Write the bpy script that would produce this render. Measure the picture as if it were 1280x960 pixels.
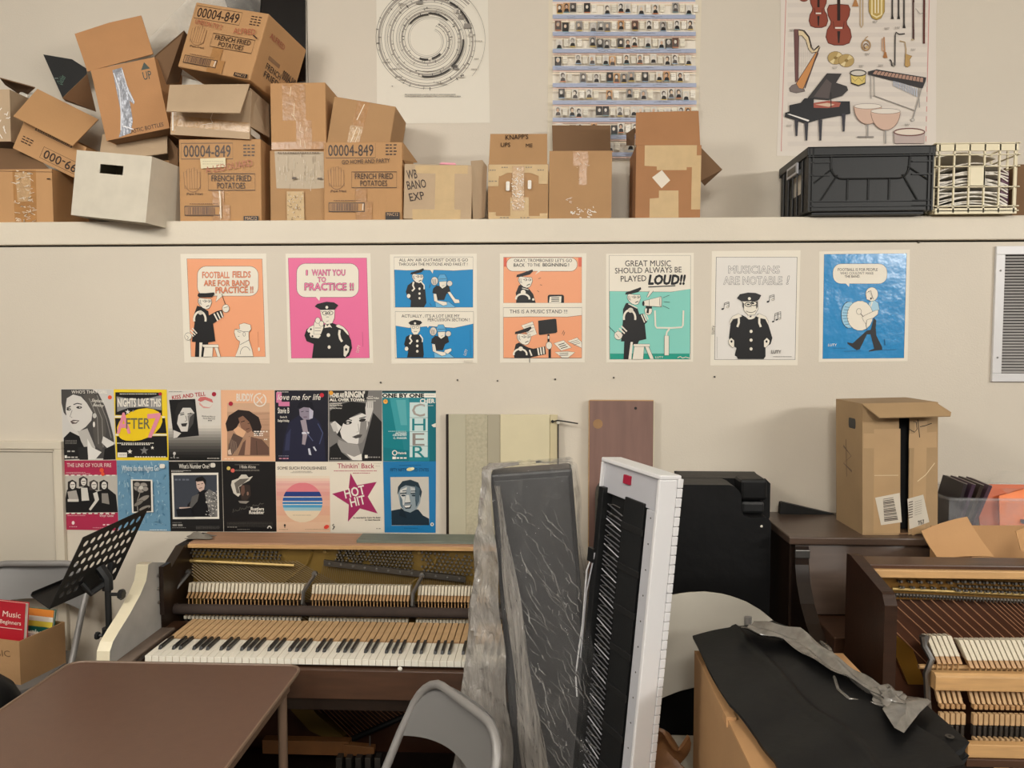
import bpy, math, random
import numpy as np
from mathutils import Matrix, Vector
R = math.radians
scene = bpy.context.scene
for o in list(bpy.data.objects):
    bpy.data.objects.remove(o)
# ------------------------------------------------------------------ camera
F, CX, CY = 961.0, 640.0, 480.0
YAW, PITCH = R(2.5), R(3.2)
CAM = Vector((0, 0, 1.76))
cd = bpy.data.cameras.new('camera'); cam = bpy.data.objects.new('camera', cd)
scene.collection.objects.link(cam)
cd.sensor_width = 36; cd.lens = F * 36 / 1280; cd.clip_start = .05
cam.location = CAM; cam.rotation_euler = (R(90) - PITCH, 0, YAW)
scene.camera = cam
# ------------------------------------------------------------------ light
w = bpy.data.worlds.new('world'); scene.world = w; w.use_nodes = True
bg = w.node_tree.nodes['Background']; bg.inputs[0].default_value = (1.0, .96, .9, 1); bg.inputs[1].default_value = .13
def lamp(x, y, z, sx, sy, power, col=(1, .93, .82)):
    l = bpy.data.lights.new('ceiling_troffer_light', 'AREA'); l.shape = 'RECTANGLE'; l.size = sx; l.size_y = sy
    l.energy = power; l.color = col
    o = bpy.data.objects.new('ceiling_troffer_light', l); o.location = (x, y, z); scene.collection.objects.link(o)
ZC = 3.55
def ambient_point(x, y, z, r, power, col=(1, .965, .905)):  # unseen point lights added for ambient fill and a brighter upper wall
    l = bpy.data.lights.new('ambient_point_light', 'POINT'); l.shadow_soft_size = r; l.energy = power; l.color = col
    o = bpy.data.objects.new('ambient_point_light', l); o.location = (x, y, z); scene.collection.objects.link(o)
def strip_lamp(x, y, z, tx, ty, tz, sx, sy, power, col=(1, .965, .905)):
    l = bpy.data.lights.new('strip_lamp_light', 'AREA'); l.shape = 'RECTANGLE'; l.size = sx; l.size_y = sy; l.energy = power; l.color = col
    o = bpy.data.objects.new('strip_lamp_light', l); o.location = (x, y, z)
    o.rotation_euler = (Vector((tx, ty, tz)) - Vector((x, y, z))).to_track_quat('-Z', 'Y').to_euler(); scene.collection.objects.link(o)
strip_lamp(4.3, -1.2, 2.85, .6, 3.3, 2.0, 2.2, .25, 85)
ambient_point(-2.3, .2, 3.2, .3, 118)
ambient_point(.3, -1.3, 3.2, .35, 150)
ambient_point(-1.0, -3.4, 3.2, .35, 90)
vs = scene.view_settings
vs.view_transform = 'Standard'; vs.look = 'None'; vs.gamma = 1; vs.use_curve_mapping = False; vs.exposure = 0.3
# ------------------------------------------------------------------ pixel -> room helpers
_r = Vector((math.cos(YAW), math.sin(YAW), 0))
_f = Vector((-math.sin(YAW) * math.cos(PITCH), math.cos(YAW) * math.cos(PITCH), -math.sin(PITCH)))
_u = Vector((-math.sin(YAW) * math.sin(PITCH), math.cos(YAW) * math.sin(PITCH), math.cos(PITCH)))
def ray(px, py): return _r * ((px - CX) / F) + _u * ((CY - py) / F) + _f
def at(px, py, Y):
    d = ray(px, py); return CAM + d * ((Y - CAM.y) / d.y)
def atz(px, py, z):
    d = ray(px, py); return CAM + d * ((z - CAM.z) / d.z)
# ------------------------------------------------------------------ materials
def lin(h):
    h = h.lstrip('#'); c = [int(h[i:i + 2], 16) / 255 for i in (0, 2, 4)]
    return tuple(x / 12.92 if x <= .04045 else ((x + .055) / 1.055) ** 2.4 for x in c) + (1,)
MATS = {}
def mat(name, hexc, rough=.6, metal=0, var=0, vscale=8, bump=0, bscale=60, stretch=None, coat=0, spec=.5):
    if name in MATS: return MATS[name]
    m = bpy.data.materials.new(name); m.use_nodes = True; nt = m.node_tree; b = nt.nodes['Principled BSDF']
    b.inputs['Base Color'].default_value = lin(hexc); b.inputs['Roughness'].default_value = rough
    b.inputs['Metallic'].default_value = metal; b.inputs['Specular IOR Level'].default_value = spec
    b.inputs['Coat Weight'].default_value = coat; b.inputs['Coat Roughness'].default_value = .15
    if var or bump:
        tc = nt.nodes.new('ShaderNodeTexCoord'); mp = nt.nodes.new('ShaderNodeMapping')
        mp.inputs['Scale'].default_value = stretch or (1, 1, 1)
        nt.links.new(tc.outputs['Object'], mp.inputs['Vector'])
    if var:
        n = nt.nodes.new('ShaderNodeTexNoise'); n.inputs['Scale'].default_value = vscale; n.inputs['Detail'].default_value = 5
        nt.links.new(mp.outputs[0], n.inputs['Vector'])
        rp = nt.nodes.new('ShaderNodeValToRGB'); c = lin(hexc)
        rp.color_ramp.elements[0].position = .3; rp.color_ramp.elements[1].position = .7
        rp.color_ramp.elements[0].color = tuple(x * (1 - var) for x in c[:3]) + (1,)
        rp.color_ramp.elements[1].color = tuple(min(1, x * (1 + var)) for x in c[:3]) + (1,)
        nt.links.new(n.outputs['Fac'], rp.inputs[0]); nt.links.new(rp.outputs[0], b.inputs['Base Color'])
    if bump:
        n2 = nt.nodes.new('ShaderNodeTexNoise'); n2.inputs['Scale'].default_value = bscale; n2.inputs['Detail'].default_value = 4
        nt.links.new(mp.outputs[0], n2.inputs['Vector'])
        bp = nt.nodes.new('ShaderNodeBump'); bp.inputs['Strength'].default_value = bump; bp.inputs['Distance'].default_value = .01
        nt.links.new(n2.outputs['Fac'], bp.inputs['Height']); nt.links.new(bp.outputs[0], b.inputs['Normal'])
    MATS[name] = m; return m
def film(name, hexc, fac, fac2, rough, bump, bscale, stretch=(1, 1, 1), crinkle=0):
    "clear plastic film: part see-through, part glossy white"
    m = bpy.data.materials.new(name); m.use_nodes = True; nt = m.node_tree; b = nt.nodes['Principled BSDF']
    b.inputs['Base Color'].default_value = lin(hexc); b.inputs['Roughness'].default_value = rough; b.inputs['Specular IOR Level'].default_value = .8
    out = nt.nodes['Material Output']; tr = nt.nodes.new('ShaderNodeBsdfTransparent'); mx = nt.nodes.new('ShaderNodeMixShader')
    tc = nt.nodes.new('ShaderNodeTexCoord'); mp = nt.nodes.new('ShaderNodeMapping'); mp.inputs['Scale'].default_value = stretch
    mp.inputs['Rotation'].default_value = (0, R(28), 0)
    nt.links.new(tc.outputs['Object'], mp.inputs['Vector'])
    n = nt.nodes.new('ShaderNodeTexNoise'); n.inputs['Scale'].default_value = bscale; n.inputs['Detail'].default_value = 3; n.inputs['Distortion'].default_value = 1.2
    nt.links.new(mp.outputs[0], n.inputs['Vector'])
    if crinkle:
        vo = nt.nodes.new('ShaderNodeTexVoronoi'); vo.inputs['Scale'].default_value = bscale * crinkle; ad = nt.nodes.new('ShaderNodeVectorMath'); sc = nt.nodes.new('ShaderNodeVectorMath'); sc.operation = 'SCALE'; sc.inputs['Scale'].default_value = .35
        nt.links.new(n.outputs['Color'], sc.inputs[0]); nt.links.new(mp.outputs[0], ad.inputs[0]); nt.links.new(sc.outputs[0], ad.inputs[1]); nt.links.new(ad.outputs[0], vo.inputs['Vector'])
    bp = nt.nodes.new('ShaderNodeBump'); bp.inputs['Strength'].default_value = bump; bp.inputs['Distance'].default_value = .02
    nt.links.new(vo.outputs['Distance'] if crinkle else n.outputs['Fac'], bp.inputs['Height']); nt.links.new(bp.outputs[0], b.inputs['Normal'])
    rp = nt.nodes.new('ShaderNodeMapRange'); rp.inputs[1].default_value = .4; rp.inputs[2].default_value = .66
    rp.inputs[3].default_value = fac; rp.inputs[4].default_value = fac2
    nt.links.new(n.outputs['Fac'], rp.inputs[0]); nt.links.new(rp.outputs[0], mx.inputs[0])
    nt.links.new(tr.outputs[0], mx.inputs[1]); nt.links.new(b.outputs[0], mx.inputs[2]); nt.links.new(mx.outputs[0], out.inputs[0])
    MATS[name] = m; return m
def ink(h):
    return mat('ink_' + h.lstrip('#'), h, .42, spec=.35)
def MM(x): return x if not isinstance(x, str) else (MATS[x] if x in MATS else ink(x))
mat('wall_paint', '#D4CABA', .55, var=.035, vscale=1.3, bump=.08, bscale=140)
mat('ledge_paint', '#DBD1BF', .5, var=.03, vscale=3, bump=.06, bscale=90)
mat('trim_paint', '#D5CBB8', .45, var=.02)
mat('floor_tile', '#77695A', .5, var=.1, vscale=4)
mat('gap_black', '#120E0B', .9)
mat('card', '#BD9163', .8, var=.05, vscale=5, bump=.05, bscale=120, stretch=(1, 1, .25))
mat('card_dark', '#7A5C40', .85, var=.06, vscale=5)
mat('card_grey', '#BDA486', .8, var=.06, vscale=6, bump=.06, bscale=100)
mat('card_mid', '#B0895F', .8, var=.05, vscale=6, bump=.05, bscale=100)
mat('card_white', '#D3CBBA', .8, var=.05, vscale=14)
mat('tape_brown', '#AC7E4E', .3, var=.1, vscale=20, bump=.3, bscale=30, coat=.08, spec=.35)
mat('tape_beige', '#C6A878', .45, var=.06, vscale=20, bump=.1, bscale=60)
mat('tape_clear', '#BE9C74', .25, var=.12, vscale=30, bump=.6, bscale=40, coat=.2, spec=.4)
mat('tape_silver', '#92949B', .38, .45, var=.15, vscale=25, bump=.6, bscale=30)
mat('paper', '#E9E2D3', .55, var=.02, vscale=6, bump=.05, bscale=8)
mat('poster_paper', '#E8E0D0', .5, bump=.12, bscale=9)
mat('black_plastic', '#151617', .48, var=.08, vscale=20, bump=.05, bscale=200)
mat('black_matte', '#131313', .6)
mat('black_vinyl', '#0D0D0E', .5, var=.15, vscale=4, bump=.25, bscale=14, spec=.3)
mat('cream_plastic', '#DFD3B0', .4)
mat('walnut', '#2F1C12', .35, var=.22, vscale=6, bump=.05, bscale=30, stretch=(1, 6, 6))
mat('walnut_dark', '#22160F', .35, var=.2, vscale=5, stretch=(6, 6, 1))
mat('brown_wood', '#4A3224', .35, var=.2, vscale=5, stretch=(1, 8, 8))
mat('light_wood', '#C39A68', .5, var=.12, vscale=9, stretch=(1, 10, 10))
mat('key_wood', '#C2A076', .55, var=.12, vscale=18)
mat('orange_wood', '#B08A60', .5, var=.15, vscale=14)
mat('pale_plank', '#A98266', .55, var=.14, vscale=6, stretch=(1, 14, 14))
mat('ivory', '#E9E4D6', .25)
mat('ivory_paint', '#E2D8BC', .3, var=.03)
mat('grey_paint', '#A9A7A2', .5, var=.16, vscale=7)
mat('ebony', '#141414', .3)
mat('bronze', '#80662E', .42, .25, var=.12, vscale=4, bump=.06, bscale=120)
mat('gold', '#B08A3E', .3, .9)
mat('brass', '#A58B55', .45, .5)
mat('steel', '#8A8885', .35, .9)
mat('dark_steel', '#55504A', .4, .6)
mat('copper_string', '#B98A68', .4, .4)
mat('dull_wire', '#8C7A5E', .45, .3)
mat('lid_wood', '#54443A', .3, var=.15, vscale=5, stretch=(1, 8, 8))
mat('card_worn', '#A78A65', .8, var=.08, vscale=5, bump=.06, bscale=90)
mat('spring_wire', '#86868A', .3, .5)
mat('soundboard', '#4A2814', .5, var=.15, vscale=5)
mat('felt', '#D5CBB6', .9)
mat('felt_brown', '#3A2E28', .85, var=.12, vscale=30)
mat('table_top', '#604638', .42, var=.04, vscale=30, bump=.04, bscale=220)
mat('table_frame', '#76604F', .4)
mat('chair_grey', '#8E8B88', .4, .15)
mat('chair_grey_dark', '#7B7977', .45, .15)
mat('chair_cream', '#BBB5A8', .45, var=.03)
mat('kb_grey', '#4A4A4B', .45)
mat('white_plastic', '#DEDDDE', .35)
mat('white_plastic_in', '#B9B9BE', .4)
mat('cream_panel', '#D6CBA9', .45, var=.03)
mat('green_panel', '#B7B199', .5, var=.03)
mat('speckle_panel', '#B3AB92', .6, var=.13, vscale=90)
mat('red_board', '#83645A', .5, var=.14, vscale=3, stretch=(9, 9, 1))
mat('vent_white', '#D8D6D6', .35)
mat('vent_slat', '#A9A5A2', .4)
mat('leather_brown', '#7A5433', .5, var=.25, vscale=10, bump=.4, bscale=18)
film('clear_wrap', '#8E8D8C', .05, .2, .09, .6, 9, (2.4, 1.4, .8), 1.6)
film('milky_wrap', '#A8A39C', .55, .8, .16, .5, 9, (3.0, 2, .5), 1.4)
film('clear_sheet', '#E4DFD6', .08, .3, .12, .3, 4)
film('clear_bin', '#C8CACD', .1, .2, .2, .1, 6)
# ------------------------------------------------------------------ mesh builder
class MB:
    def __init__(s): s.v = []; s.f = []; s.m = []; s.slots = []; s.T = None
    def _mi(s, m):
        m = MM(m)
        if m not in s.slots: s.slots.append(m)
        return s.slots.index(m)
    def add(s, vs_, fs, m):
        b = len(s.v); k = s._mi(m)
        for p in vs_:
            p = Vector(p); s.v.append(tuple(s.T @ p if s.T is not None else p))
        for f in fs: s.f.append(tuple(b + i for i in f)); s.m.append(k)
        return s
    def box(s, x0, y0, z0, x1, y1, z1, m):
        return s.add([(x0, y0, z0), (x1, y0, z0), (x1, y1, z0), (x0, y1, z0), (x0, y0, z1), (x1, y0, z1), (x1, y1, z1), (x0, y1, z1)],
                     [(0, 3, 2, 1), (4, 5, 6, 7), (0, 1, 5, 4), (1, 2, 6, 5), (2, 3, 7, 6), (3, 0, 4, 7)], m)
    def hexa(s, p, m):      # 8 corners, bottom ring then top ring
        return s.add(p, [(0, 3, 2, 1), (4, 5, 6, 7), (0, 1, 5, 4), (1, 2, 6, 5), (2, 3, 7, 6), (3, 0, 4, 7)], m)
    def prism(s, poly, ax, a, b, m, mcap=None):
        n = len(poly)
        def P(q, t): return {'x': (t, q[0], q[1]), 'y': (q[0], t, q[1]), 'z': (q[0], q[1], t)}[ax]
        V = [P(q, a) for q in poly] + [P(q, b) for q in poly]
        s.add(V, [(i, (i + 1) % n, n + (i + 1) % n, n + i) for i in range(n)], m)
        s.add(V, [tuple(range(n - 1, -1, -1)), tuple(range(n, 2 * n))], mcap or m)
        return s
    def tube(s, pts, r, m, n=8, closed=False):
        pts = [Vector(p) for p in pts]; N = len(pts); V = []; Fs = []
        up = None
        for i, p in enumerate(pts):
            if closed: t = pts[(i + 1) % N] - pts[i - 1]
            else: t = pts[min(i + 1, N - 1)] - pts[max(i - 1, 0)]
            t.normalize()
            if up is None: up = Vector((0, 0, 1)) if abs(t.z) < .9 else Vector((1, 0, 0))
            a = t.cross(up).normalized(); up = a.cross(t).normalized()
            rr = r[i] if isinstance(r, (list, tuple)) else r
            for k in range(n):
                g = 2 * math.pi * k / n; V.append(p + (a * math.cos(g) + up * math.sin(g)) * rr)
        for i in range(N if closed else N - 1):
            j = (i + 1) % N
            for k in range(n): Fs.append((i * n + k, i * n + (k + 1) % n, j * n + (k + 1) % n, j * n + k))
        if not closed: Fs += [tuple(range(n - 1, -1, -1)), tuple((N - 1) * n + k for k in range(n))]
        return s.add(V, Fs, m)
    def lathe(s, prof, c, m, n=20, ax='z'):
        V = []; Fs = []; c = Vector(c)
        for r_, h in prof:
            for k in range(n):
                g = 2 * math.pi * k / n; q = (r_ * math.cos(g), r_ * math.sin(g), h)
                if ax == 'x': q = (q[2], q[0], q[1])
                if ax == 'y': q = (q[0], q[2], q[1])
                V.append(c + Vector(q))
        for i in range(len(prof) - 1):
            for k in range(n): Fs.append((i * n + k, i * n + (k + 1) % n, (i + 1) * n + (k + 1) % n, (i + 1) * n + k))
        return s.add(V, Fs, m)
    def grid(s, fn, nu, nv, m, th=0):
        V = [Vector(fn(i / nu, j / nv)) for j in range(nv + 1) for i in range(nu + 1)]
        q = lambda i, j: j * (nu + 1) + i
        Fs = [(q(i, j), q(i + 1, j), q(i + 1, j + 1), q(i, j + 1)) for j in range(nv) for i in range(nu)]
        if th:
            N = len(V); nr = [Vector((0, 0, 0)) for _ in V]
            for f in Fs:
                g = (V[f[1]] - V[f[0]]).cross(V[f[3]] - V[f[0]])
                for k in f: nr[k] += g
            V2 = V + [V[k] - nr[k].normalized() * th for k in range(N)]
            F2 = list(Fs) + [tuple(N + k for k in reversed(f)) for f in Fs]
            for i in range(nu): F2 += [(q(i + 1, 0), q(i, 0), N + q(i, 0), N + q(i + 1, 0)), (q(i, nv), q(i + 1, nv), N + q(i + 1, nv), N + q(i, nv))]
            for j in range(nv): F2 += [(q(0, j), q(0, j + 1), N + q(0, j + 1), N + q(0, j)), (q(nu, j + 1), q(nu, j), N + q(nu, j), N + q(nu, j + 1))]
            return s.add(V2, F2, m)
        return s.add(V, Fs, m)
    def build(s, name, parent=None, bevel=0, smooth=False, label=None, kind=None):
        me = bpy.data.meshes.new(name); me.from_pydata(s.v, [], s.f)
        for m in s.slots: me.materials.append(m)
        me.polygons.foreach_set('material_index', s.m)
        if smooth:
            me.polygons.foreach_set('use_smooth', [True] * len(s.f)); me.set_sharp_from_angle(angle=R(42))
        me.update()
        o = bpy.data.objects.new(name, me); scene.collection.objects.link(o)
        if parent: o.parent = parent
        if bevel:
            b = o.modifiers.new('bevel', 'BEVEL'); b.width = bevel; b.segments = 2; b.limit_method = 'ANGLE'; b.angle_limit = R(40)
        if label: o['label'] = label
        if kind: o['kind'] = kind
        return o
def tag(o, label, cat, group=None):
    o['label'] = label; o['category'] = cat
    if group: o['group'] = group
    return o
def thing(name, label, cat, group=None, loc=(0, 0, 0), rz=0, Mx=None):
    o = bpy.data.objects.new(name, None); o.empty_display_size = .05; scene.collection.objects.link(o)
    if Mx is not None: o.matrix_world = Mx
    else: o.location = loc; o.rotation_euler = (0, 0, rz)
    return tag(o, label, cat, group)
def struct(name, mb, **k):
    o = mb.build(name, **k); o['kind'] = 'structure'; return o
def dup(o, loc, parent=None, rot=None):
    c = o.copy(); scene.collection.objects.link(c); c.parent = parent or o.parent; c.location = loc
    if rot: c.rotation_euler = rot
    return c
# ------------------------------------------------------------------ lettering and printed artwork
_fc = bpy.data.curves.new('lettering_source', 'FONT'); _fo = bpy.data.objects.new('lettering_source', _fc)
scene.collection.objects.link(_fo); _fc.resolution_u = 2
_gc = {}
def glyphs(t, bold=0.0):
    if (t, bold) in _gc: return _gc[(t, bold)]
    _fc.body = t; _fc.offset = bold; bpy.context.view_layer.update()
    e = _fo.evaluated_get(bpy.context.evaluated_depsgraph_get()); me = e.to_mesh()
    r = ([(v.co.x, v.co.y) for v in me.vertices], [tuple(p.vertices) for p in me.polygons]); e.to_mesh_clear()
    _gc[(t, bold)] = r; return r
CAP = max(y for _, y in glyphs('H')[0])
def homog(src, dst):
    A = []
    for (x, y), (a, b) in zip(src, dst):
        A.append([x, y, 1, 0, 0, 0, -a * x, -a * y, -a]); A.append([0, 0, 0, x, y, 1, -b * x, -b * y, -b])
    H = np.linalg.svd(np.array(A, float))[2][-1].reshape(3, 3)
    def f(x, y):
        q = H @ np.array((x, y, 1.0)); return (q[0] / q[2], q[1] / q[2])
    return f
class Art:
    "flat prints on a face whose normal is -y: crop coordinates go through f to face (x, z)"
    def __init__(s, f, y0=0.0, eps=.00005): s.f = f; s.parts = {}; s.y = y0; s.eps = eps; s.p = 'printed_picture'; s.out = None
    def _add(s, pts, fs, col):
        s.y -= s.eps; mb = s.parts.setdefault(s.p, MB())
        mb.add([(a, s.y, b) for a, b in (s.f(*q) for q in pts)], fs, col)
    def poly(s, pts, col, ol=None, lw=2.5):
        s._add(pts, [tuple(range(len(pts)))], col)
        if ol: s.line(list(pts) + [pts[0]], lw, ol)
        return s
    def rect(s, x0, y0, x1, y1, col, ol=None, lw=2.5): return s.poly([(x0, y0), (x1, y0), (x1, y1), (x0, y1)], col, ol, lw)
    def ell(s, cx, cy, rx, ry, col, ol=None, n=18, a=0, lw=2.5):
        c, d = math.cos(R(a)), math.sin(R(a)); P = []
        for k in range(n):
            g = 2 * math.pi * k / n; x, y = rx * math.cos(g), ry * math.sin(g); P.append((cx + x * c - y * d, cy + x * d + y * c))
        return s.poly(P, col, ol, lw)
    def rr(s, x0, y0, x1, y1, r, col, ol=None, lw=2.5):
        P = []
        for cx, cy, a in ((x1 - r, y0 + r, -90), (x1 - r, y1 - r, 0), (x0 + r, y1 - r, 90), (x0 + r, y0 + r, 180)):
            for k in range(6): g = R(a + 18 * k); P.append((cx + r * math.cos(g), cy + r * math.sin(g)))
        return s.poly(P, col, ol, lw)
    def line(s, pts, wd, col):
        V = []; Fs = []; P = [np.array(p, float) for p in pts]
        for i, p in enumerate(P):
            t = P[min(i + 1, len(P) - 1)] - P[max(i - 1, 0)]
            if i == 0 or i == len(P) - 1:
                if len(P) > 3 and np.allclose(P[0], P[-1]): t = P[1] - P[-2]
            L = np.hypot(*t) or 1; nrm = np.array((-t[1], t[0])) / L * wd / 2
            V += [tuple(p + nrm), tuple(p - nrm)]
        for i in range(len(P) - 1): Fs.append((2 * i, 2 * i + 1, 2 * i + 3, 2 * i + 2))
        s._add(V, Fs, col); return s
    def arc(s, cx, cy, rx, ry, a0, a1, wd, col, n=16):
        return s.line([(cx + rx * math.cos(R(a0 + (a1 - a0) * k / n)), cy + ry * math.sin(R(a0 + (a1 - a0) * k / n))) for k in range(n + 1)], wd, col)
    def text(s, t, x0, x1, yb, h, col, rot=0, shear=0, bold=0.006, edge=None, eb=.035, part='lettering'):
        V, Fs = glyphs(t, 0); xs = [x for x, _ in V]; lo, hi = min(xs), max(xs)
        kx = (x1 - x0) / (hi - lo); ky = h / CAP; c, d = math.cos(R(rot)), math.sin(R(rot)); old = s.p; s.p = part
        for b, cc in (((eb, edge),) if edge else ()) + ((bold, col),):
            V, Fs = glyphs(t)
            for q in (range(8) if b > .025 else (range(1, 8, 2) if b > 0 else (None,))):
                ox, oy = (0, 0) if q is None else (b * math.cos(q * math.pi / 4), b * math.sin(q * math.pi / 4)); P = []
                for x, y in V:
                    X = (x + ox - lo) * kx + y * shear * ky; Y = -(y + oy) * ky; P.append((x0 + X * c - Y * d, yb + X * d + Y * c))
                s._add(P, Fs, cc)
        s.p = old; return s
    def scrib(s, x0, x1, y, h, col, n=None):       # a line of print too small to read
        n = n or max(2, int((x1 - x0) / (h * 2.2))); q = (x1 - x0) / n; rnd = random.Random(int(x0 * 7 + y)); V = []; Fs = []
        for i in range(n):
            a = x0 + i * q; b = a + q * rnd.uniform(.55, .85); k = len(V)
            V += [(a, y), (b, y), (b, y + h), (a, y + h)]; Fs.append((k, k + 1, k + 2, k + 3))
        old = s.p; s.p = 'lettering'; s._add(V, Fs, col); s.p = old; return s
    def build(s, parent):
        for k, mb in s.parts.items(): mb.build(k, parent)
def poster(name, label, cat, group, Y, org, sc, cor, draw, paper='poster_paper', th=.0008):
    f0 = lambda x, y: at(org[0] + x / sc, org[1] + y / sc, Y)
    W4 = [f0(*c) for c in cor]; c = sum(W4, Vector()) / len(W4)
    f = lambda x, y: (lambda p: (p.x - c.x, p.z - c.z))(f0(x, y))
    mb = MB(); mb.prism([f(*q) for q in cor], 'y', -th, 0, paper)
    o = mb.build(name); o.location = (c.x, Y - .0004, c.z); tag(o, label, cat, group)
    a = Art(f, -th); draw(a); a.build(o); return o
# ------------------------------------------------------------------ the room
YW, YU, ZL = 3.20, 3.55, 2.262          # lower wall plane, upper wall plane, ledge top
XL, XR = -4.2, 4.6
m = MB(); m.box(XL, -4.2, -.1, XR, 3.9, 0, 'floor_tile'); struct('floor', m)
m = MB(); m.box(XL, -4.2, ZC, XR, 3.9, ZC + .1, mat('ceiling_tile', '#D9D5CB', .9)); struct('ceiling', m)
m = MB(); m.box(XL, YW, 0, XR, YW + .05, 2.158, 'wall_paint'); m.box(XL, YW + .02, 2.15, XR, YW + .06, 2.17, 'gap_black'); struct('wall_back', m)
m = MB(); SEAM = at(384, 60, YU).x
for a, b in ((XL, SEAM), (SEAM + .003, 2.6), (2.603, XR)): m.box(a, YU, ZL - .05, b, YU + .06, ZC, 'wall_paint')
m.box(XL, YU + .02, ZL, XR, YU + .05, ZC, 'gap_black'); struct('wall_upper', m)
m = MB(); m.box(XL, YW - .012, 2.166, XR, YU + .02, ZL, 'ledge_paint'); struct('trim_1', m, bevel=.004)
# framed panel at the far left
pL = at(80, 550, YW); pT = at(40, 551, YW)
m = MB(); x1, z1 = pL.x, pT.z
m.box(x1 - .034, YW - .022, 0, x1, YW, z1 - .034, 'trim_paint'); m.box(XL, YW - .022, z1 - .034, x1, YW, z1, 'trim_paint')
m.box(x1 - .046, YW - .012, 0, x1 - .034, YW, z1 - .034, 'ledge_paint'); m.box(XL, YW - .012, z1 - .046, x1 - .034, YW, z1 - .034, 'ledge_paint')
struct('trim_2', m, bevel=.003)
m = MB(); m.box(XL, YW - .005, .02, x1 - .05, YW - .0005, z1 - .05, mat('panel_paint', '#C9C0B0', .4)); struct('panel_left', m)
for x, y in ((572, 475), (694, 474), (767, 472), (622, 476), (476, 478), (893, 471), (1148, 303)):
    p = at(x, y, YW); m = MB(); m.lathe([(0, 0), (.004, 0), (.004, -.006), (0, -.007)], (p.x, p.y, p.z), 'dark_steel', 8, 'y')
    tag(m.build('wall_nail'), 'small dark nail left in the wall below the cartoon posters' if y > 400 else 'small dark screw head in the wall beside the vent', 'nail', 'nails in the wall' if y > 400 else None)
# air vent
a, b = at(1243, 308, YW), at(1238, 477, YW); vx, vz1, vz0 = (a.x + b.x) / 2, a.z, b.z; VW = .5
t = thing('air_vent', 'white metal louvered air vent mounted on the wall at right edge', 'vent', None, (vx, YW, vz0))
H = vz1 - vz0; m = MB()
for q in ((0, 0, VW, .034), (0, H - .034, VW, H), (0, .034, .036, H - .034), (VW - .036, .034, VW, H - .034)): m.box(q[0], -.014, q[1], q[2], 0, q[3], 'vent_white')
m.build('frame', t, bevel=.002)
m = MB(); m.box(.03, -.003, .03, VW - .03, -.001, H - .03, 'gap_black'); m.build('backing', t)
m = MB(); n = 40
for i in range(n):
    z = .036 + (H - .072) * i / n; d = (H - .072) / n
    m.hexa([(.034, -.012, z), (VW - .034, -.012, z), (VW - .034, -.0105, z), (.034, -.0105, z), (.034, -.004, z + d * .72), (VW - .034, -.004, z + d * .72), (VW - .034, -.0025, z + d * .72), (.034, -.0025, z + d * .72)], 'vent_slat')
m.build('louvers', t)
for z in (H * .18, H * .82):
    m = MB(); m.lathe([(0, -.0165), (.004, -.0155), (.004, -.013)], (.018, 0, z), 'steel', 8, 'y'); m.build('screw', t)
# ------------------------------------------------------------------ seven band cartoon posters
K, CR, DK = '#1C1B1C', '#EAE2D2', '#3A3230'
CG = 'band cartoon posters in the row under the ledge'
S = 6.4
def signature(A, x, y, col=K, sc=1):
    A.line([(x, y), (x + 8 * sc, y + 22 * sc), (x + 18 * sc, y + 8 * sc), (x + 26 * sc, y + 24 * sc), (x + 34 * sc, y + 6 * sc), (x + 44 * sc, y + 20 * sc), (x + 60 * sc, y + 2 * sc)], 4, col)
def profile(A, dx, dy, bodycol=K, k=1.0, hat=True):
    "a grumpy bandmaster's capped head in profile, facing right"
    T = lambda P: [(dx + x * k, dy + y * k) for x, y in P]
    A.poly(T([(0, 18), (12, 0), (60, 8), (112, 10), (120, 40), (108, 72), (96, 92), (70, 100), (40, 90), (14, 66), (0, 40)]), CR, K, 3)
    A.line(T([(8, 20), (10, 40), (20, 56)]), 4, '#8A8480'); A.line(T([(20, 18), (22, 44), (30, 60)]), 4, '#8A8480')
    for x in (62, 96): A.ell(dx + x * k, dy + 30 * k, 12 * k, 9 * k, CR, K, lw=3); A.ell(dx + (x + 4) * k, dy + 31 * k, 4 * k, 4 * k, K)
    A.line(T([(36, 26), (52, 30)]), 3, K); A.line(T([(70, 80), (84, 72), (98, 68)]), 6, K)
    if hat: A.poly(T([(-18, 8), (-14, -12), (20, -22), (118, -58), (124, -42), (96, -14), (20, 4)]), K)
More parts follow.
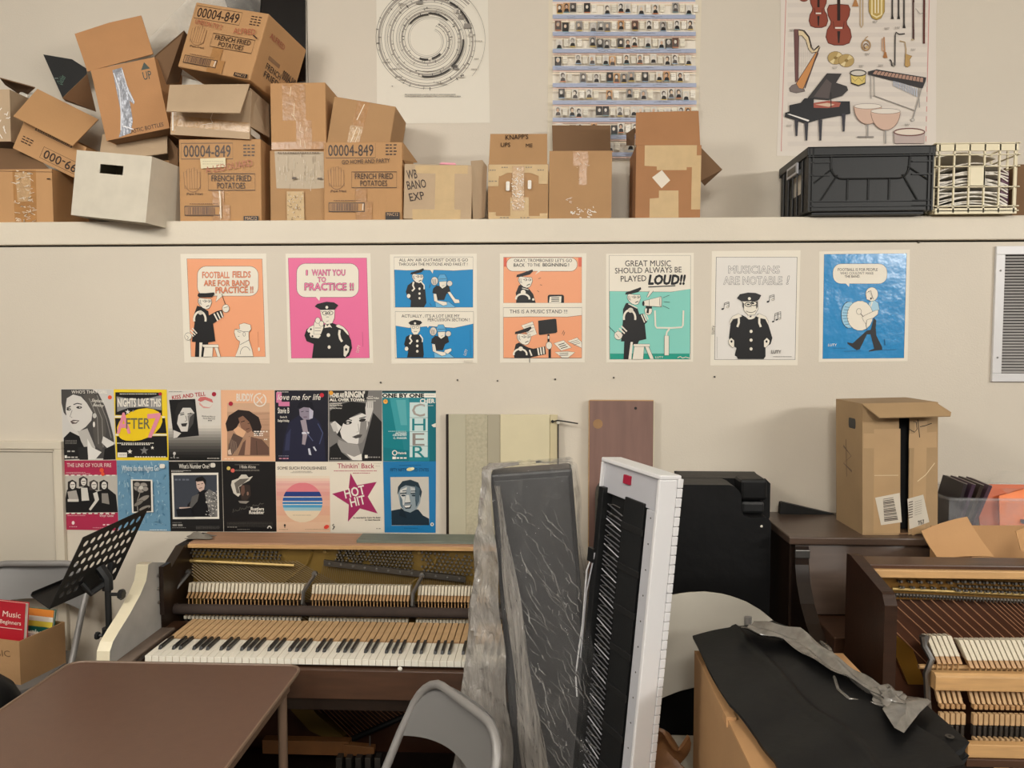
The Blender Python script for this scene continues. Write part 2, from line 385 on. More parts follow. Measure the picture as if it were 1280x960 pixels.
def p1(A):
    A.poly([(88, 86), (690, 88), (716, 870), (122, 870)], '#EFA57B', DK)
    A.rr(172, 146, 660, 384, 70, CR, DK); A.poly([(330, 380), (318, 432), (385, 376)], CR); A.line([(330, 382), (318, 432), (372, 386)], 2.5, DK)
    E = dict(edge='#5A2D22', eb=.03, bold=.012)
    A.text('FOOTBALL', 212, 428, 240, 48, '#EE8E63', **E); A.text('FIELDS', 455, 598, 236, 48, '#EE8E63', **E)
    A.text('ARE FOR BAND', 226, 590, 303, 44, '#EE8E63', **E); A.text('PRACTICE !!', 320, 620, 362, 48, '#EE8E63', rot=-1, **E)
    A.poly([(160, 750), (262, 750), (250, 870), (155, 870)], K)
    A.poly([(172, 462), (200, 470), (262, 505), (266, 540), (330, 505), (372, 495), (384, 548), (300, 606), (318, 745), (255, 756), (130, 750), (152, 600), (140, 555)], K)
    profile(A, 180, 398, k=.92, hat=False); A.poly([(176, 384), (182, 362), (245, 362), (308, 356), (312, 370), (292, 394), (235, 396), (186, 394)], K)
    for i in range(3): A.line([(308 + i * 25, 525 - i * 9), (338 + i * 20, 583 - i * 14)], 11, CR)
    A.ell(402, 484, 28, 32, CR, K); A.line([(385, 480), (420, 470)], 3, K); A.line([(370, 368), (398, 452)], 4, K)
    A.arc(195, 572, 46, 62, 165, 375, 16, CR); A.ell(200, 517, 18, 18, '#CFC8BA')
    for i in range(3): A.line([(106 + i * 14, 672 - i * 16), (146 + i * 13, 708 - i * 12)], 9, CR)
    A.ell(102, 708, 28, 30, CR, K); A.line([(88, 700), (104, 716), (96, 730)], 3, K)
    A.poly([(192, 756), (216, 756), (206, 870), (190, 870)], CR); A.poly([(232, 792), (300, 795), (296, 870), (222, 870)], CR, DK)
    A.poly([(312, 795), (340, 795), (362, 870), (336, 870)], CR, DK); A.poly([(215, 772), (342, 772), (346, 796), (222, 794)], CR, DK)
    A.poly([(470, 672), (476, 650), (515, 648), (510, 612), (550, 600), (600, 615), (606, 650), (586, 675), (588, 735), (612, 810), (622, 868), (478, 868), (506, 795), (516, 748), (490, 730), (478, 706)], CR, DK)
    A.line([(476, 650), (545, 670), (586, 668)], 3, DK); A.line([(515, 775), (590, 735)], 3, DK); A.arc(560, 850, 42, 60, 180, 330, 3, DK); A.ell(550, 690, 9, 16, CR, DK)
    A.line([(495, 668), (520, 676)], 3, DK); A.line([(500, 708), (512, 706)], 3, DK); A.line([(660, 670), (664, 790)], 2, '#B06A4C'); A.ell(668, 810, 8, 16, CR)
poster('cartoon_poster', 'orange cartoon poster of a conductor pointing his baton at a fan in a cap', 'poster', CG, YW, (220, 310), S, [(36, 48), (722, 44), (750, 925), (68, 916)], p1)
def p2(A):
    A.poly([(66, 80), (694, 80), (716, 880), (92, 882)], '#E8709E', '#7A2F4B')
    A.rr(134, 124, 630, 394, 70, CR, DK); A.poly([(286, 390), (316, 424), (322, 388)], CR)
    E = dict(edge='#3A1522', eb=.045, bold=.02)
    A.text('I', 211, 220, 218, 40, '#EE7FA9', **E); A.text('WANT YOU', 256, 522, 220, 46, '#EE7FA9', **E); A.text('TO', 304, 368, 272, 38, '#EE7FA9', **E); A.text('PRACTICE !!', 200, 590, 338, 56, '#EE7FA9', **E)
    A.poly([(350, 612), (420, 600), (480, 622), (530, 650), (570, 738), (578, 800), (556, 860), (522, 880), (258, 880), (272, 768), (215, 745), (198, 700), (215, 650), (272, 618)], K)
    A.poly([(322, 492), (440, 490), (438, 560), (420, 602), (376, 612), (345, 592), (332, 545)], CR, K)
    A.ell(362, 522, 20, 15, CR, K, lw=4); A.ell(404, 520, 22, 15, CR, K, lw=4); A.ell(370, 522, 7, 6, K); A.ell(398, 520, 7, 6, K); A.line([(330, 505), (344, 515)], 3, K); A.line([(372, 552), (394, 552)], 3, K); A.line([(372, 590), (392, 582)], 3, K)
    A.poly([(280, 468), (300, 448), (374, 430), (436, 436), (468, 458), (440, 494), (328, 496)], K); A.ell(377, 475, 11, 12, CR)
    A.poly([(358, 640), (366, 606), (382, 626), (398, 606), (420, 640), (404, 632)], CR)
    A.poly([(218, 660), (238, 632), (270, 618), (330, 700), (312, 724), (250, 716)], CR, K); A.ell(236, 684, 9, 9, K); A.ell(262, 706, 8, 8, K); A.ell(250, 650, 8, 8, K)
    A.poly([(272, 690), (274, 605), (290, 566), (312, 560), (326, 580), (352, 588), (350, 640), (330, 690)], CR, K); A.ell(305, 580, 20, 24, CR, K); A.ell(334, 606, 18, 22, CR, K); A.line([(282, 640), (330, 640)], 3, K); A.line([(280, 662), (328, 662)], 3, K)
    A.ell(390, 697, 14, 15, CR); A.ell(396, 793, 12, 14, CR)
    A.poly([(448, 622), (470, 610), (512, 632), (546, 670), (556, 702), (538, 690), (505, 652), (462, 636)], CR, K)
    A.line([(480, 656), (476, 690), (484, 725), (500, 750)], 18, CR)
    A.poly([(512, 790), (530, 772), (558, 790), (552, 830), (525, 872), (512, 860)], CR); A.ell(532, 812, 9, 12, K)
    A.text('LUTY', 630, 690, 838, 22, CR, rot=-72); A.line([(662, 672), (666, 790)], 2, '#A04068')
poster('cartoon_poster', 'pink cartoon poster of a bandmaster pointing straight at the viewer', 'poster', CG, YW, (350, 310), S, [(45, 46), (724, 42), (746, 922), (65, 916)], p2)
def rocker(A, dx, dy, down=False):
    T = lambda P: [(x + dx, y + dy) for x, y in P]
    A.poly(T([(412, 428), (520, 430), (570, 470), (572, 476), (416, 476)]), '#6FB4DC', K)
    A.poly(T([(394, 325), (420, 300), (455, 305), (520, 298), (532, 350), (500, 368), (482, 416), (420, 416), (416, 366), (388, 360)]), K)
    A.ell(405 + dx, 265 + dy, 28, 34, '#D8D0C4', K); A.ell(526 + dx, 284 + dy, 22, 22, '#D8D0C4', K)
    for i in range(3): A.line(T([(388 + i * 12, 250), (396 + i * 10, 290)]), 4, '#6A6460')
    A.poly(T([(442, 266), (502, 262), (498, 306), (468, 326), (446, 306)]), CR, K); A.line(T([(466, 304), (484, 300)]), 3, K)
    A.poly(T([(430, 242), (446, 212), (486, 210), (506, 246), (502, 266), (438, 270)]), '#5AA5D2', K); A.line(T([(440, 250), (500, 246)]), 3, K)
    A.poly(T([(396, 366), (420, 368), (430, 420), (502, 432), (506, 454), (474, 462), (402, 424)]), CR, K)
    if not down: A.poly(T([(508, 354), (530, 350), (572, 408), (602, 414), (606, 440), (566, 442)]), CR, K)
    else: A.poly(T([(492, 430), (500, 412), (548, 400), (552, 420), (520, 446)]), CR, K)
def p3(A):
    B = '#1787C3'
    A.rect(82, 72, 712, 474, CR, DK); A.poly([(84, 174), (180, 180), (330, 176), (370, 178), (390, 206), (396, 176), (560, 182), (712, 172), (712, 474), (90, 474)], B, DK)
    A.text("ALL AN 'AIR GUITARIST' DOES IS GO", 122, 672, 108, 24, DK); A.text('THROUGH THE MOTIONS AND FAKE IT !', 118, 668, 142, 24, DK)
    A.poly([(235, 265), (300, 270), (330, 330), (340, 440), (320, 474), (212, 474), (216, 420), (190, 395), (175, 350), (190, 300)], K)
    profile(A, 226, 206, k=.76); A.line([(238, 270), (232, 300), (244, 325), (225, 345)], 14, CR); A.line([(296, 268), (322, 300), (322, 330)], 10, CR); A.ell(198, 384, 16, 18, CR, K)
    for y in (326, 365, 402): A.ell(285, y, 9, 10, CR)
    rocker(A, 0, 0); A.line([(372, 290), (364, 320)], 3, DK); A.line([(366, 440), (380, 462)], 3, DK)
    A.rect(92, 508, 716, 880, CR, DK); A.poly([(96, 622), (200, 640), (345, 628), (352, 640), (362, 626), (560, 640), (714, 606), (714, 880), (104, 880)], B, DK)
    A.text("ACTUALLY , IT'S A LOT LIKE MY", 142, 606, 556, 24, DK); A.text('PERCUSSION SECTION !', 352, 686, 586, 24, DK)
    A.poly([(215, 690), (285, 694), (312, 750), (320, 850), (316, 876), (186, 876), (195, 830), (162, 770), (178, 710)], K)
    A.poly([(214, 622), (290, 620), (290, 660), (270, 692), (240, 694), (222, 670)], CR, K); A.ell(238, 636, 12, 9, CR, K); A.ell(270, 634, 12, 9, CR, K); A.line([(240, 668), (266, 668)], 3, K)
    A.poly([(196, 600), (215, 584), (250, 574), (295, 584), (308, 598), (286, 616), (214, 616)], K); A.ell(250, 603, 9, 9, CR)
    A.line([(218, 694), (208, 720), (224, 745), (206, 768)], 14, CR); A.line([(288, 694), (310, 724), (308, 752)], 10, CR); A.ell(182, 806, 16, 18, CR, K)
    for y in (744, 783, 826): A.ell(268, y, 10, 11, CR)
    rocker(A, -10, 402, True); A.text('LUTY', 655, 705, 862, 22, CR, rot=-68); A.line([(690, 660), (694, 860)], 2, '#0E5A88'); A.rect(640, 896, 712, 914, '#D8D0C0')
poster('cartoon_poster', 'blue two-panel cartoon poster about an air guitarist', 'poster', CG, YW, (480, 310), S, [(48, 52), (742, 44), (746, 922), (60, 926)], p3)
def p4(A):
    O = '#EFA379'
    A.rect(92, 74, 718, 440, O, DK); A.rr(116, 78, 682, 186, 52, CR, DK); A.poly([(370, 182), (344, 214), (392, 182)], CR)
    A.rect(96, 78, 118, 150, '#D9604A'); A.rect(690, 78, 716, 150, '#DF6B52')
    A.text("OKAY, TROMBONES! LET'S GO", 176, 640, 112, 24, DK); A.text('BACK', 174, 262, 150, 26, K, bold=.014); A.text('TO THE', 284, 384, 148, 24, DK); A.text('BEGINNING !', 406, 616, 148, 26, K, bold=.014)
    A.poly([(192, 440), (196, 400), (190, 360), (215, 300), (240, 290), (296, 326), (330, 370), (350, 440)], K); profile(A, 212, 226, k=.94)
    A.arc(246, 408, 54, 40, 175, 365, 15, CR); A.ell(250, 354, 20, 20, CR); A.ell(330, 412, 9, 10, CR); A.line([(240, 320), (292, 334)], 6, CR)
    A.rr(446, 374, 576, 460, 16, K); A.poly([(462, 390), (556, 386), (552, 438), (456, 438)], CR)
    for i in range(3): A.line([(474, 400 + i * 13), (538, 398 + i * 13)], 6, K)
    for a in ((372, 246, 392, 240), (384, 294, 400, 298), (362, 342, 376, 352)): A.line([a[:2], a[2:]], 3, DK)
    A.rect(92, 440, 718, 478, CR)
    A.rect(92, 478, 718, 880, O, DK); A.poly([(92, 478), (718, 476), (718, 538), (600, 552), (300, 550), (92, 554)], CR, DK)
    A.text('THIS IS A MUSIC STAND !!!', 142, 602, 522, 28, DK)
    A.poly([(235, 620), (326, 588), (360, 690), (300, 712)], CR, DK)
    for i in range(3): A.line([(262, 632 + i * 26), (334, 610 + i * 26)], 3, '#6A6460')
    A.poly([(180, 880), (172, 840), (190, 770), (215, 756), (290, 796), (330, 806), (425, 786), (432, 850), (330, 872), (300, 880)], K)
    profile(A, 200, 682, k=.94); A.arc(226, 850, 52, 42, 170, 370, 14, CR); A.ell(230, 806, 18, 18, CR)
    for i in range(3): A.line([(366 + i * 22, 800 - i * 5), (376 + i * 20, 858 - i * 5)], 12, CR)
    A.line([(300, 815), (318, 862)], 12, CR); A.rect(444, 690, 460, 770, K); A.rect(452, 770, 472, 880, K); A.ell(456, 780, 24, 30, CR, K)
    A.poly([(370, 582), (500, 566), (514, 568), (522, 670), (510, 680), (380, 696), (374, 688)], K); A.rect(446, 704, 458, 726, CR)
    for P in ([(494, 762), (572, 738), (636, 796), (552, 822)], [(604, 746), (680, 716), (716, 752), (716, 800)], [(502, 832), (600, 826), (664, 834), (610, 878), (560, 878)]): A.poly(P, CR, DK)
    for i in range(3): A.line([(530 + i * 10, 776 + i * 14), (580 + i * 12, 760 + i * 14)], 6, K)
    for i in range(3): A.line([(630 + i * 12, 752 + i * 12), (690 + i * 8, 734 + i * 12)], 3, K); A.line([(540, 842 + i * 10), (610, 838 + i * 10)], 3, K)
    A.line([(560, 690), (574, 660)], 3, DK); A.line([(572, 700), (582, 672)], 3, DK); A.rect(298, 884, 303, 916, K)
poster('cartoon_poster', 'orange two-panel cartoon poster of a bandmaster holding up a music stand', 'poster', CG, YW, (615, 310), S, [(62, 44), (756, 42), (742, 915), (64, 918)], p4)
def p5(A):
    A.rect(106, 60, 756, 890, CR, DK); A.poly([(108, 346), (400, 350), (600, 352), (756, 328), (752, 846), (110, 846)], '#86CFC1', DK); A.rect(110, 846, 750, 890, '#1E9C87')
    A.text('GREAT MUSIC', 232, 598, 146, 46, DK); A.text('SHOULD ALWAYS BE', 152, 684, 204, 44, DK, rot=-1); A.text('PLAYED', 198, 402, 270, 46, DK, rot=-1.5)
    A.text('LOUD!!', 420, 704, 290, 72, K, shear=.16, bold=.05); A.line([(418, 312), (634, 302)], 8, K)
    A.poly([(405, 392), (424, 345), (460, 342), (416, 396)], CR); A.line([(405, 392), (426, 344)], 3, DK); A.line([(416, 396), (460, 342)], 3, DK)
    A.poly([(226, 745), (345, 740), (330, 775), (290, 775), (262, 890), (220, 890)], K)
    A.poly([(216, 490), (240, 440), (262, 440), (330, 480), (346, 530), (380, 525), (410, 590), (390, 610), (402, 728), (345, 742), (200, 748), (214, 590)], K)
    profile(A, 250, 366, k=.9); A.arc(268, 560, 46, 62, 165, 375, 16, CR); A.ell(276, 498, 22, 20, '#D8D0C0'); A.line([(258, 446), (330, 482)], 8, CR)
    for i in range(3): A.line([(362 + i * 16, 534 - i * 6), (388 + i * 14, 596 - i * 12)], 9, CR)
    for i in range(3): A.line([(170 + i * 16, 660 - i * 18), (212 + i * 17, 700 - i * 16)], 11, CR)
    A.ell(178, 700, 32, 34, CR, K); A.line([(160, 690), (184, 716)], 3, K); A.line([(102, 628), (150, 676)], 4, K)
    A.ell(418, 500, 30, 36, CR, K); A.poly([(398, 462), (448, 464), (446, 486), (424, 486), (420, 524), (402, 520), (408, 486), (398, 484)], K)
    A.poly([(378, 424), (520, 388), (524, 472), (380, 462)], CR, DK); A.ell(378, 444, 9, 20, K); A.line([(424, 414), (426, 464)], 3, DK); A.ell(516, 430, 9, 44, '#DAD2C2', DK)
    for a in ((534, 398, 586, 378), (540, 430, 590, 434), (534, 462, 586, 486)): A.line([a[:2], a[2:]], 3, DK)
    A.line([(470, 500), (474, 620), (484, 638), (600, 640), (684, 634), (694, 618), (698, 500)], 13, CR); A.line([(586, 646), (566, 672), (560, 702)], 13, CR); A.rect(546, 702, 582, 858, CR, DK)
    A.poly([(276, 752), (294, 752), (282, 890), (258, 890)], CR); A.poly([(306, 786), (384, 788), (376, 890), (290, 890)], CR, DK); A.poly([(390, 788), (420, 786), (462, 888), (432, 888)], CR, DK); A.poly([(300, 768), (428, 768), (430, 788), (302, 788)], CR, DK)
    A.text('LUTY', 474, 536, 882, 16, CR); A.line([(650, 878), (672, 868), (690, 880), (716, 872), (748, 882)], 6, CR)
poster('cartoon_poster', 'teal cartoon poster of a bandmaster on a stool shouting through a megaphone', 'poster', CG, YW, (745, 310), S, [(80, 46), (782, 38), (776, 910), (82, 918)], p5)
def p6(A):
    W_ = '#E4DFD8'
    A.poly([(98, 74), (744, 74), (728, 892), (84, 892)], W_, DK, 4)
    E = dict(edge='#4A4444', eb=.03, bold=0.0)
    A.text('MUSICIANS', 196, 604, 202, 58, '#EAE5DE', **E); A.text('ARE NOTABLE', 156, 624, 292, 62, '#EAE5DE', **E); A.text('!', 658, 670, 290, 66, '#EAE5DE', shear=.2, **E)
    for x, y in ((138, 430), (500, 372)): A.ell(x + 10, y + 58, 11, 7, K, a=-20); A.ell(x + 50, y + 42, 10, 7, CR, K, a=-20); A.line([(x + 20, y + 56), (x + 24, y + 12), (x + 60, y), (x + 60, y + 40)], 4, K); A.line([(x + 22, y + 24), (x + 60, y + 12)], 3, K)
    A.line([(562, 580), (566, 526), (612, 508), (612, 566)], 4, K); A.line([(588, 574), (590, 516)], 4, K); A.ell(552, 588, 10, 6, K, a=-20); A.ell(580, 574, 9, 6, K, a=-20); A.ell(604, 566, 9, 6, CR, K, a=-20); A.line([(566, 540), (612, 524)], 3, K)
    A.poly([(302, 535), (345, 560), (375, 540), (402, 560), (432, 524), (490, 560), (515, 620), (545, 720), (530, 770), (490, 790), (490, 868), (475, 888), (268, 888), (262, 870), (244, 860), (258, 800), (215, 770), (198, 720), (212, 600), (240, 560)], K)
    A.poly([(302, 420), (430, 416), (430, 490), (404, 536), (350, 538), (318, 500)], CR, K); A.poly([(304, 430), (320, 445), (318, 490), (306, 470)], '#55504E'); A.poly([(412, 430), (428, 425), (428, 470), (416, 490)], '#55504E')
    A.ell(352, 452, 26, 17, CR, K, lw=6); A.ell(396, 444, 24, 17, CR, K, lw=6); A.ell(352, 452, 14, 6, K); A.ell(388, 442, 12, 8, K); A.arc(372, 490, 42, 26, 20, 150, 4, K); A.line([(364, 470), (382, 470)], 3, K)
    A.poly([(262, 402), (285, 370), (350, 357), (410, 360), (456, 378), (440, 410), (420, 426), (300, 428)], '#2A292A'); A.ell(361, 405, 12, 12, CR)
    A.poly([(340, 560), (350, 540), (368, 556), (380, 544), (396, 540), (402, 562), (380, 570), (356, 572)], CR)
    for sx in (1, -1):
        M_ = lambda P: [(358 + sx * (x - 358), y) for x, y in P]
        A.poly(M_([(412, 545), (440, 524), (492, 548), (514, 590), (510, 612), (488, 570), (440, 560)]), CR, '#8A8480')
        A.line(M_([(440, 560), (440, 600), (452, 632)]), 17, CR); A.poly(M_([(476, 740), (500, 718), (524, 740), (518, 770), (490, 798), (476, 790)]), CR, K); A.ell(358 + sx * 140, 748, 8, 10, K)
    for y in (667, 737, 807): A.ell(374, y, 12, 13, CR)
    A.text('LUTY', 536, 614, 842, 24, '#8B857F', edge=K, eb=.03, bold=0.0); A.scrib(550, 700, 866, 5, '#8A8480'); A.text('LUTY', 76, 146, 690, 18, '#6A6460', rot=-82); A.line([(102, 710), (102, 880)], 2, '#8A8480')
poster('cartoon_poster', 'white cartoon poster of a smiling bandmaster with floating music notes', 'poster', CG, YW, (880, 310), S, [(62, 25), (772, 18), (748, 938), (50, 940)], p6)
def p7(A):
    B = '#2E8CC8'
    A.poly([(128, 50), (788, 44), (766, 880), (116, 886)], B, '#123A58')
    A.rr(198, 126, 632, 286, 66, CR, '#20506E'); A.poly([(300, 284), (326, 310), (330, 284)], CR)
    A.text('FOOTBALL IS FOR PEOPLE', 238, 556, 184, 22, DK); A.text("WHO COULDN'T MAKE", 256, 522, 212, 20, '#6A6662'); A.text('THE BAND.', 292, 416, 238, 20, DK)
    A.ell(330, 535, 66, 106, '#9CCBE4', '#20404E')
    A.poly([(470, 660), (500, 655), (525, 560), (545, 580), (540, 640), (545, 700), (590, 790), (592, 816), (540, 820), (484, 830), (488, 820), (528, 806), (498, 690), (470, 690), (412, 810), (388, 818), (316, 768), (312, 754), (356, 762)], '#262628')
    A.poly([(482, 440), (520, 412), (560, 440), (570, 495), (530, 502), (524, 560), (500, 560)], '#A7CDE0', DK); A.line([(512, 430), (500, 470)], 10, CR)
    A.ell(508, 370, 50, 56, CR, DK); A.poly([(462, 360), (490, 350), (512, 400), (490, 420), (468, 410), (464, 386)], CR, DK); A.line([(478, 350), (500, 342), (510, 378), (520, 410)], 4, DK); A.ell(502, 404, 7, 8, K)
    A.ell(414, 542, 104, 120, CR, '#3A4A50'); A.arc(330, 535, 66, 108, 100, 260, 4, '#20404E')
    for i in range(7): A.line([(268 + abs(i - 3) * 8, 470 + i * 24), (318 + abs(i - 3) * 4, 476 + i * 22)], 3, '#20506E')
    A.poly([(534, 500), (560, 498), (556, 530), (520, 560), (470, 574), (460, 608), (440, 580), (430, 552), (450, 540)], CR, DK); A.ell(405, 508, 20, 24, CR, DK); A.line([(418, 526), (440, 550)], 5, DK); A.line([(466, 580), (462, 620), (470, 655)], 4, DK)
    A.line([(285, 826), (420, 822)], 3, '#1A5C88'); A.line([(590, 814), (705, 812)], 3, '#1A5C88'); A.text('LUTY', 156, 224, 786, 20, '#F0EDE6', shear=.2); A.line([(610, 730), (612, 780)], 5, '#1A4C6C'); A.line([(190, 800), (300, 802)], 2, '#1A5C88')
mat('ink_2E8CC8', '#2E8CC8', .22, bump=.9, bscale=6, coat=.5)
mat('ink_1787C3', '#1787C3', .3, bump=.25, bscale=10, coat=.2)
poster('cartoon_poster', 'glossy blue cartoon poster of a walking bass drum player', 'poster', CG, YW, (1010, 310), S, [(90, 28), (814, 12), (796, 905), (85, 912)], p7)
# ------------------------------------------------------------------ three charts on the upper wall
def spiral(A):
    rnd = random.Random(4)
    cx, cy = 455, 300
    def sp(r0, r1, a0, a1, wd, col, n=40):
        A.line([(cx + (r0 + (r1 - r0) * k / n) * math.cos(R(a0 + (a1 - a0) * k / n)), cy + (r0 + (r1 - r0) * k / n) * 1.0 * math.sin(R(a0 + (a1 - a0) * k / n))) for k in range(n + 1)], wd, col)
    G, L = '#55504B', '#8C867E'
    rr = lambda a: 95 + a * .243        # spiral radius against angle (degrees), winding outward
    for off, wd, col in ((0, 4, L), (26, 3, G), (46, 14, '#A49D93'), (66, 3, G), (-12, 2, L)):
        P = []
        for k in range(181):
            a = k * 6.1; q = rr(a) + off; P.append((cx + q * math.cos(R(-60 + a)), cy + q * .98 * math.sin(R(-60 + a))))
        A.line(P, wd, col)
    for k in range(150):
        a = k * 7.3 + rnd.uniform(-2, 2); q = rr(a) + rnd.uniform(10, 58); t = R(-60 + a); l = rnd.uniform(8, 26)
        A.line([(cx + q * math.cos(t), cy + q * math.sin(t)), (cx + (q + l) * math.cos(t), cy + (q + l) * math.sin(t))], rnd.uniform(2, 6), rnd.choice([G, K, L]))
    for a0, a1, q in ((330, 375, 195), (110, 140, 140), (150, 175, 150), (280, 330, 180), (420, 470, 262), (475, 520, 275), (720, 760, 320), (690, 715, 318)):
        sp(q, q + 6, a0 - 60, a1 - 60, 13, '#3A3633', 12)
    for r0, a0, a1 in ((200, -160, -60), (236, 30, 110), (360, 150, 250), (420, -60, 40), (232, -100, 100)): sp(r0, r0 + 8, a0, a1, 2.5, L, 24)
    for x, y in ((690, 130), (740, 200), (760, 260), (660, 90), (385, 20), (650, 510), (690, 570)):
        for i in range(5): A.rect(x + rnd.uniform(-24, 14), y + rnd.uniform(-20, 10), x + rnd.uniform(16, 34), y + rnd.uniform(12, 20), rnd.choice([L, '#C9C2B6', G]))
    for i in range(22):
        a = rnd.uniform(0, 360); q = rnd.uniform(330, 400); x = cx + q * math.cos(R(a)); y = cy + q * math.sin(R(a))
        if 80 < x < 860 and y < 650: A.scrib(x, x + rnd.uniform(30, 70), y, 5, L)
    A.scrib(280, 660, 712, 5, G); A.scrib(280, 700, 726, 5, G); A.ell(186, 653, 5, 4, L)
poster('spiral_chart', 'white chart of a black line drawing spiralling inward on the upper wall', 'chart', None, YU, (460, 0), 6, [(62, -110), (898, -110), (914, 922), (68, 926)], spiral, paper=mat('chart_paper', '#E3DCCD', .5))
def composers(A):
    rnd = random.Random(9)
    A.rect(52, -90, 908, 960, '#ECE3D3')
    SK = ['#D8BFA6', '#C9A68C', '#D9D2C8', '#BDB6AE', '#E2D6C6']; BGc = ['#33302E', '#5A5653', '#8E8A86', '#6A4A3E', '#B9B4AE', '#9A9690', '#C29468']
    for r in range(-1, 9):
        y = 55 + r * 104.5
        A.rect(52, y + 36, 908, y + 60, '#A9B0C6'); A.rect(52, y + 64, 908, y + 70, '#E6C3B6'); A.rect(52, y - 26, 908, y - 20, '#EBD9BE')
        for i in range(6): x = rnd.uniform(60, 800); A.line([(x, y + 48), (x + 30, y + rnd.uniform(42, 54)), (x + rnd.uniform(50, 90), y + 48)], 3, '#7E828F')
        x = 60 + rnd.uniform(0, 40)
        while x < 880:
            up = rnd.uniform(-8, 8); wd = 37; c = rnd.choice(BGc); s_ = rnd.choice(SK)
            A.rect(x, y - 27 + up, x + wd, y + 27 + up, c if rnd.random() < .5 else '#D9D2C6')
            A.poly([(x + 4, y + 27 + up), (x + 8, y + 10 + up), (x + 19, y + 4 + up), (x + 31, y + 10 + up), (x + 34, y + 27 + up)], rnd.choice(['#2A2624', '#57504C', '#1C1A1A']))
            A.ell(x + 18, y - 8 + up, 12, 15, rnd.choice(['#3A322E', '#8A857F', '#55483E', '#CFC9BF']), n=10); A.ell(x + 18 + rnd.uniform(-3, 3), y - 4 + up, 8, 11, s_, n=10)
            A.rect(x + 2, y + 27 + up, x + wd, y + 31 + up, rnd.choice(['#7FA0A6', '#D98A62', '#E3C36E', '#C9C2B6', '#9FB4C9']))
            g = rnd.choice([40, 44, 80, 82, 84, 120])
            if g > 60: A.rect(x + 46, y - 22, x + 74, y + 22, rnd.choice(['#E6DECb', '#DDD6C6', '#EFE8DA']));
            if g > 60: A.scrib(x + 44, x + 74, y - 10 + up, 3, '#A8A196', 3); A.scrib(x + 44, x + 70, y + up, 3, '#A8A196', 3)
            x += g
poster('portrait_chart', 'tall chart of many tiny portraits in rows divided by blue bands', 'chart', None, YU, (680, 0), 4.8, [(28, -100), (948, -100), (918, 975), (20, 975)], composers, paper=mat('chart_paper_warm', '#DDD2BC', .5))
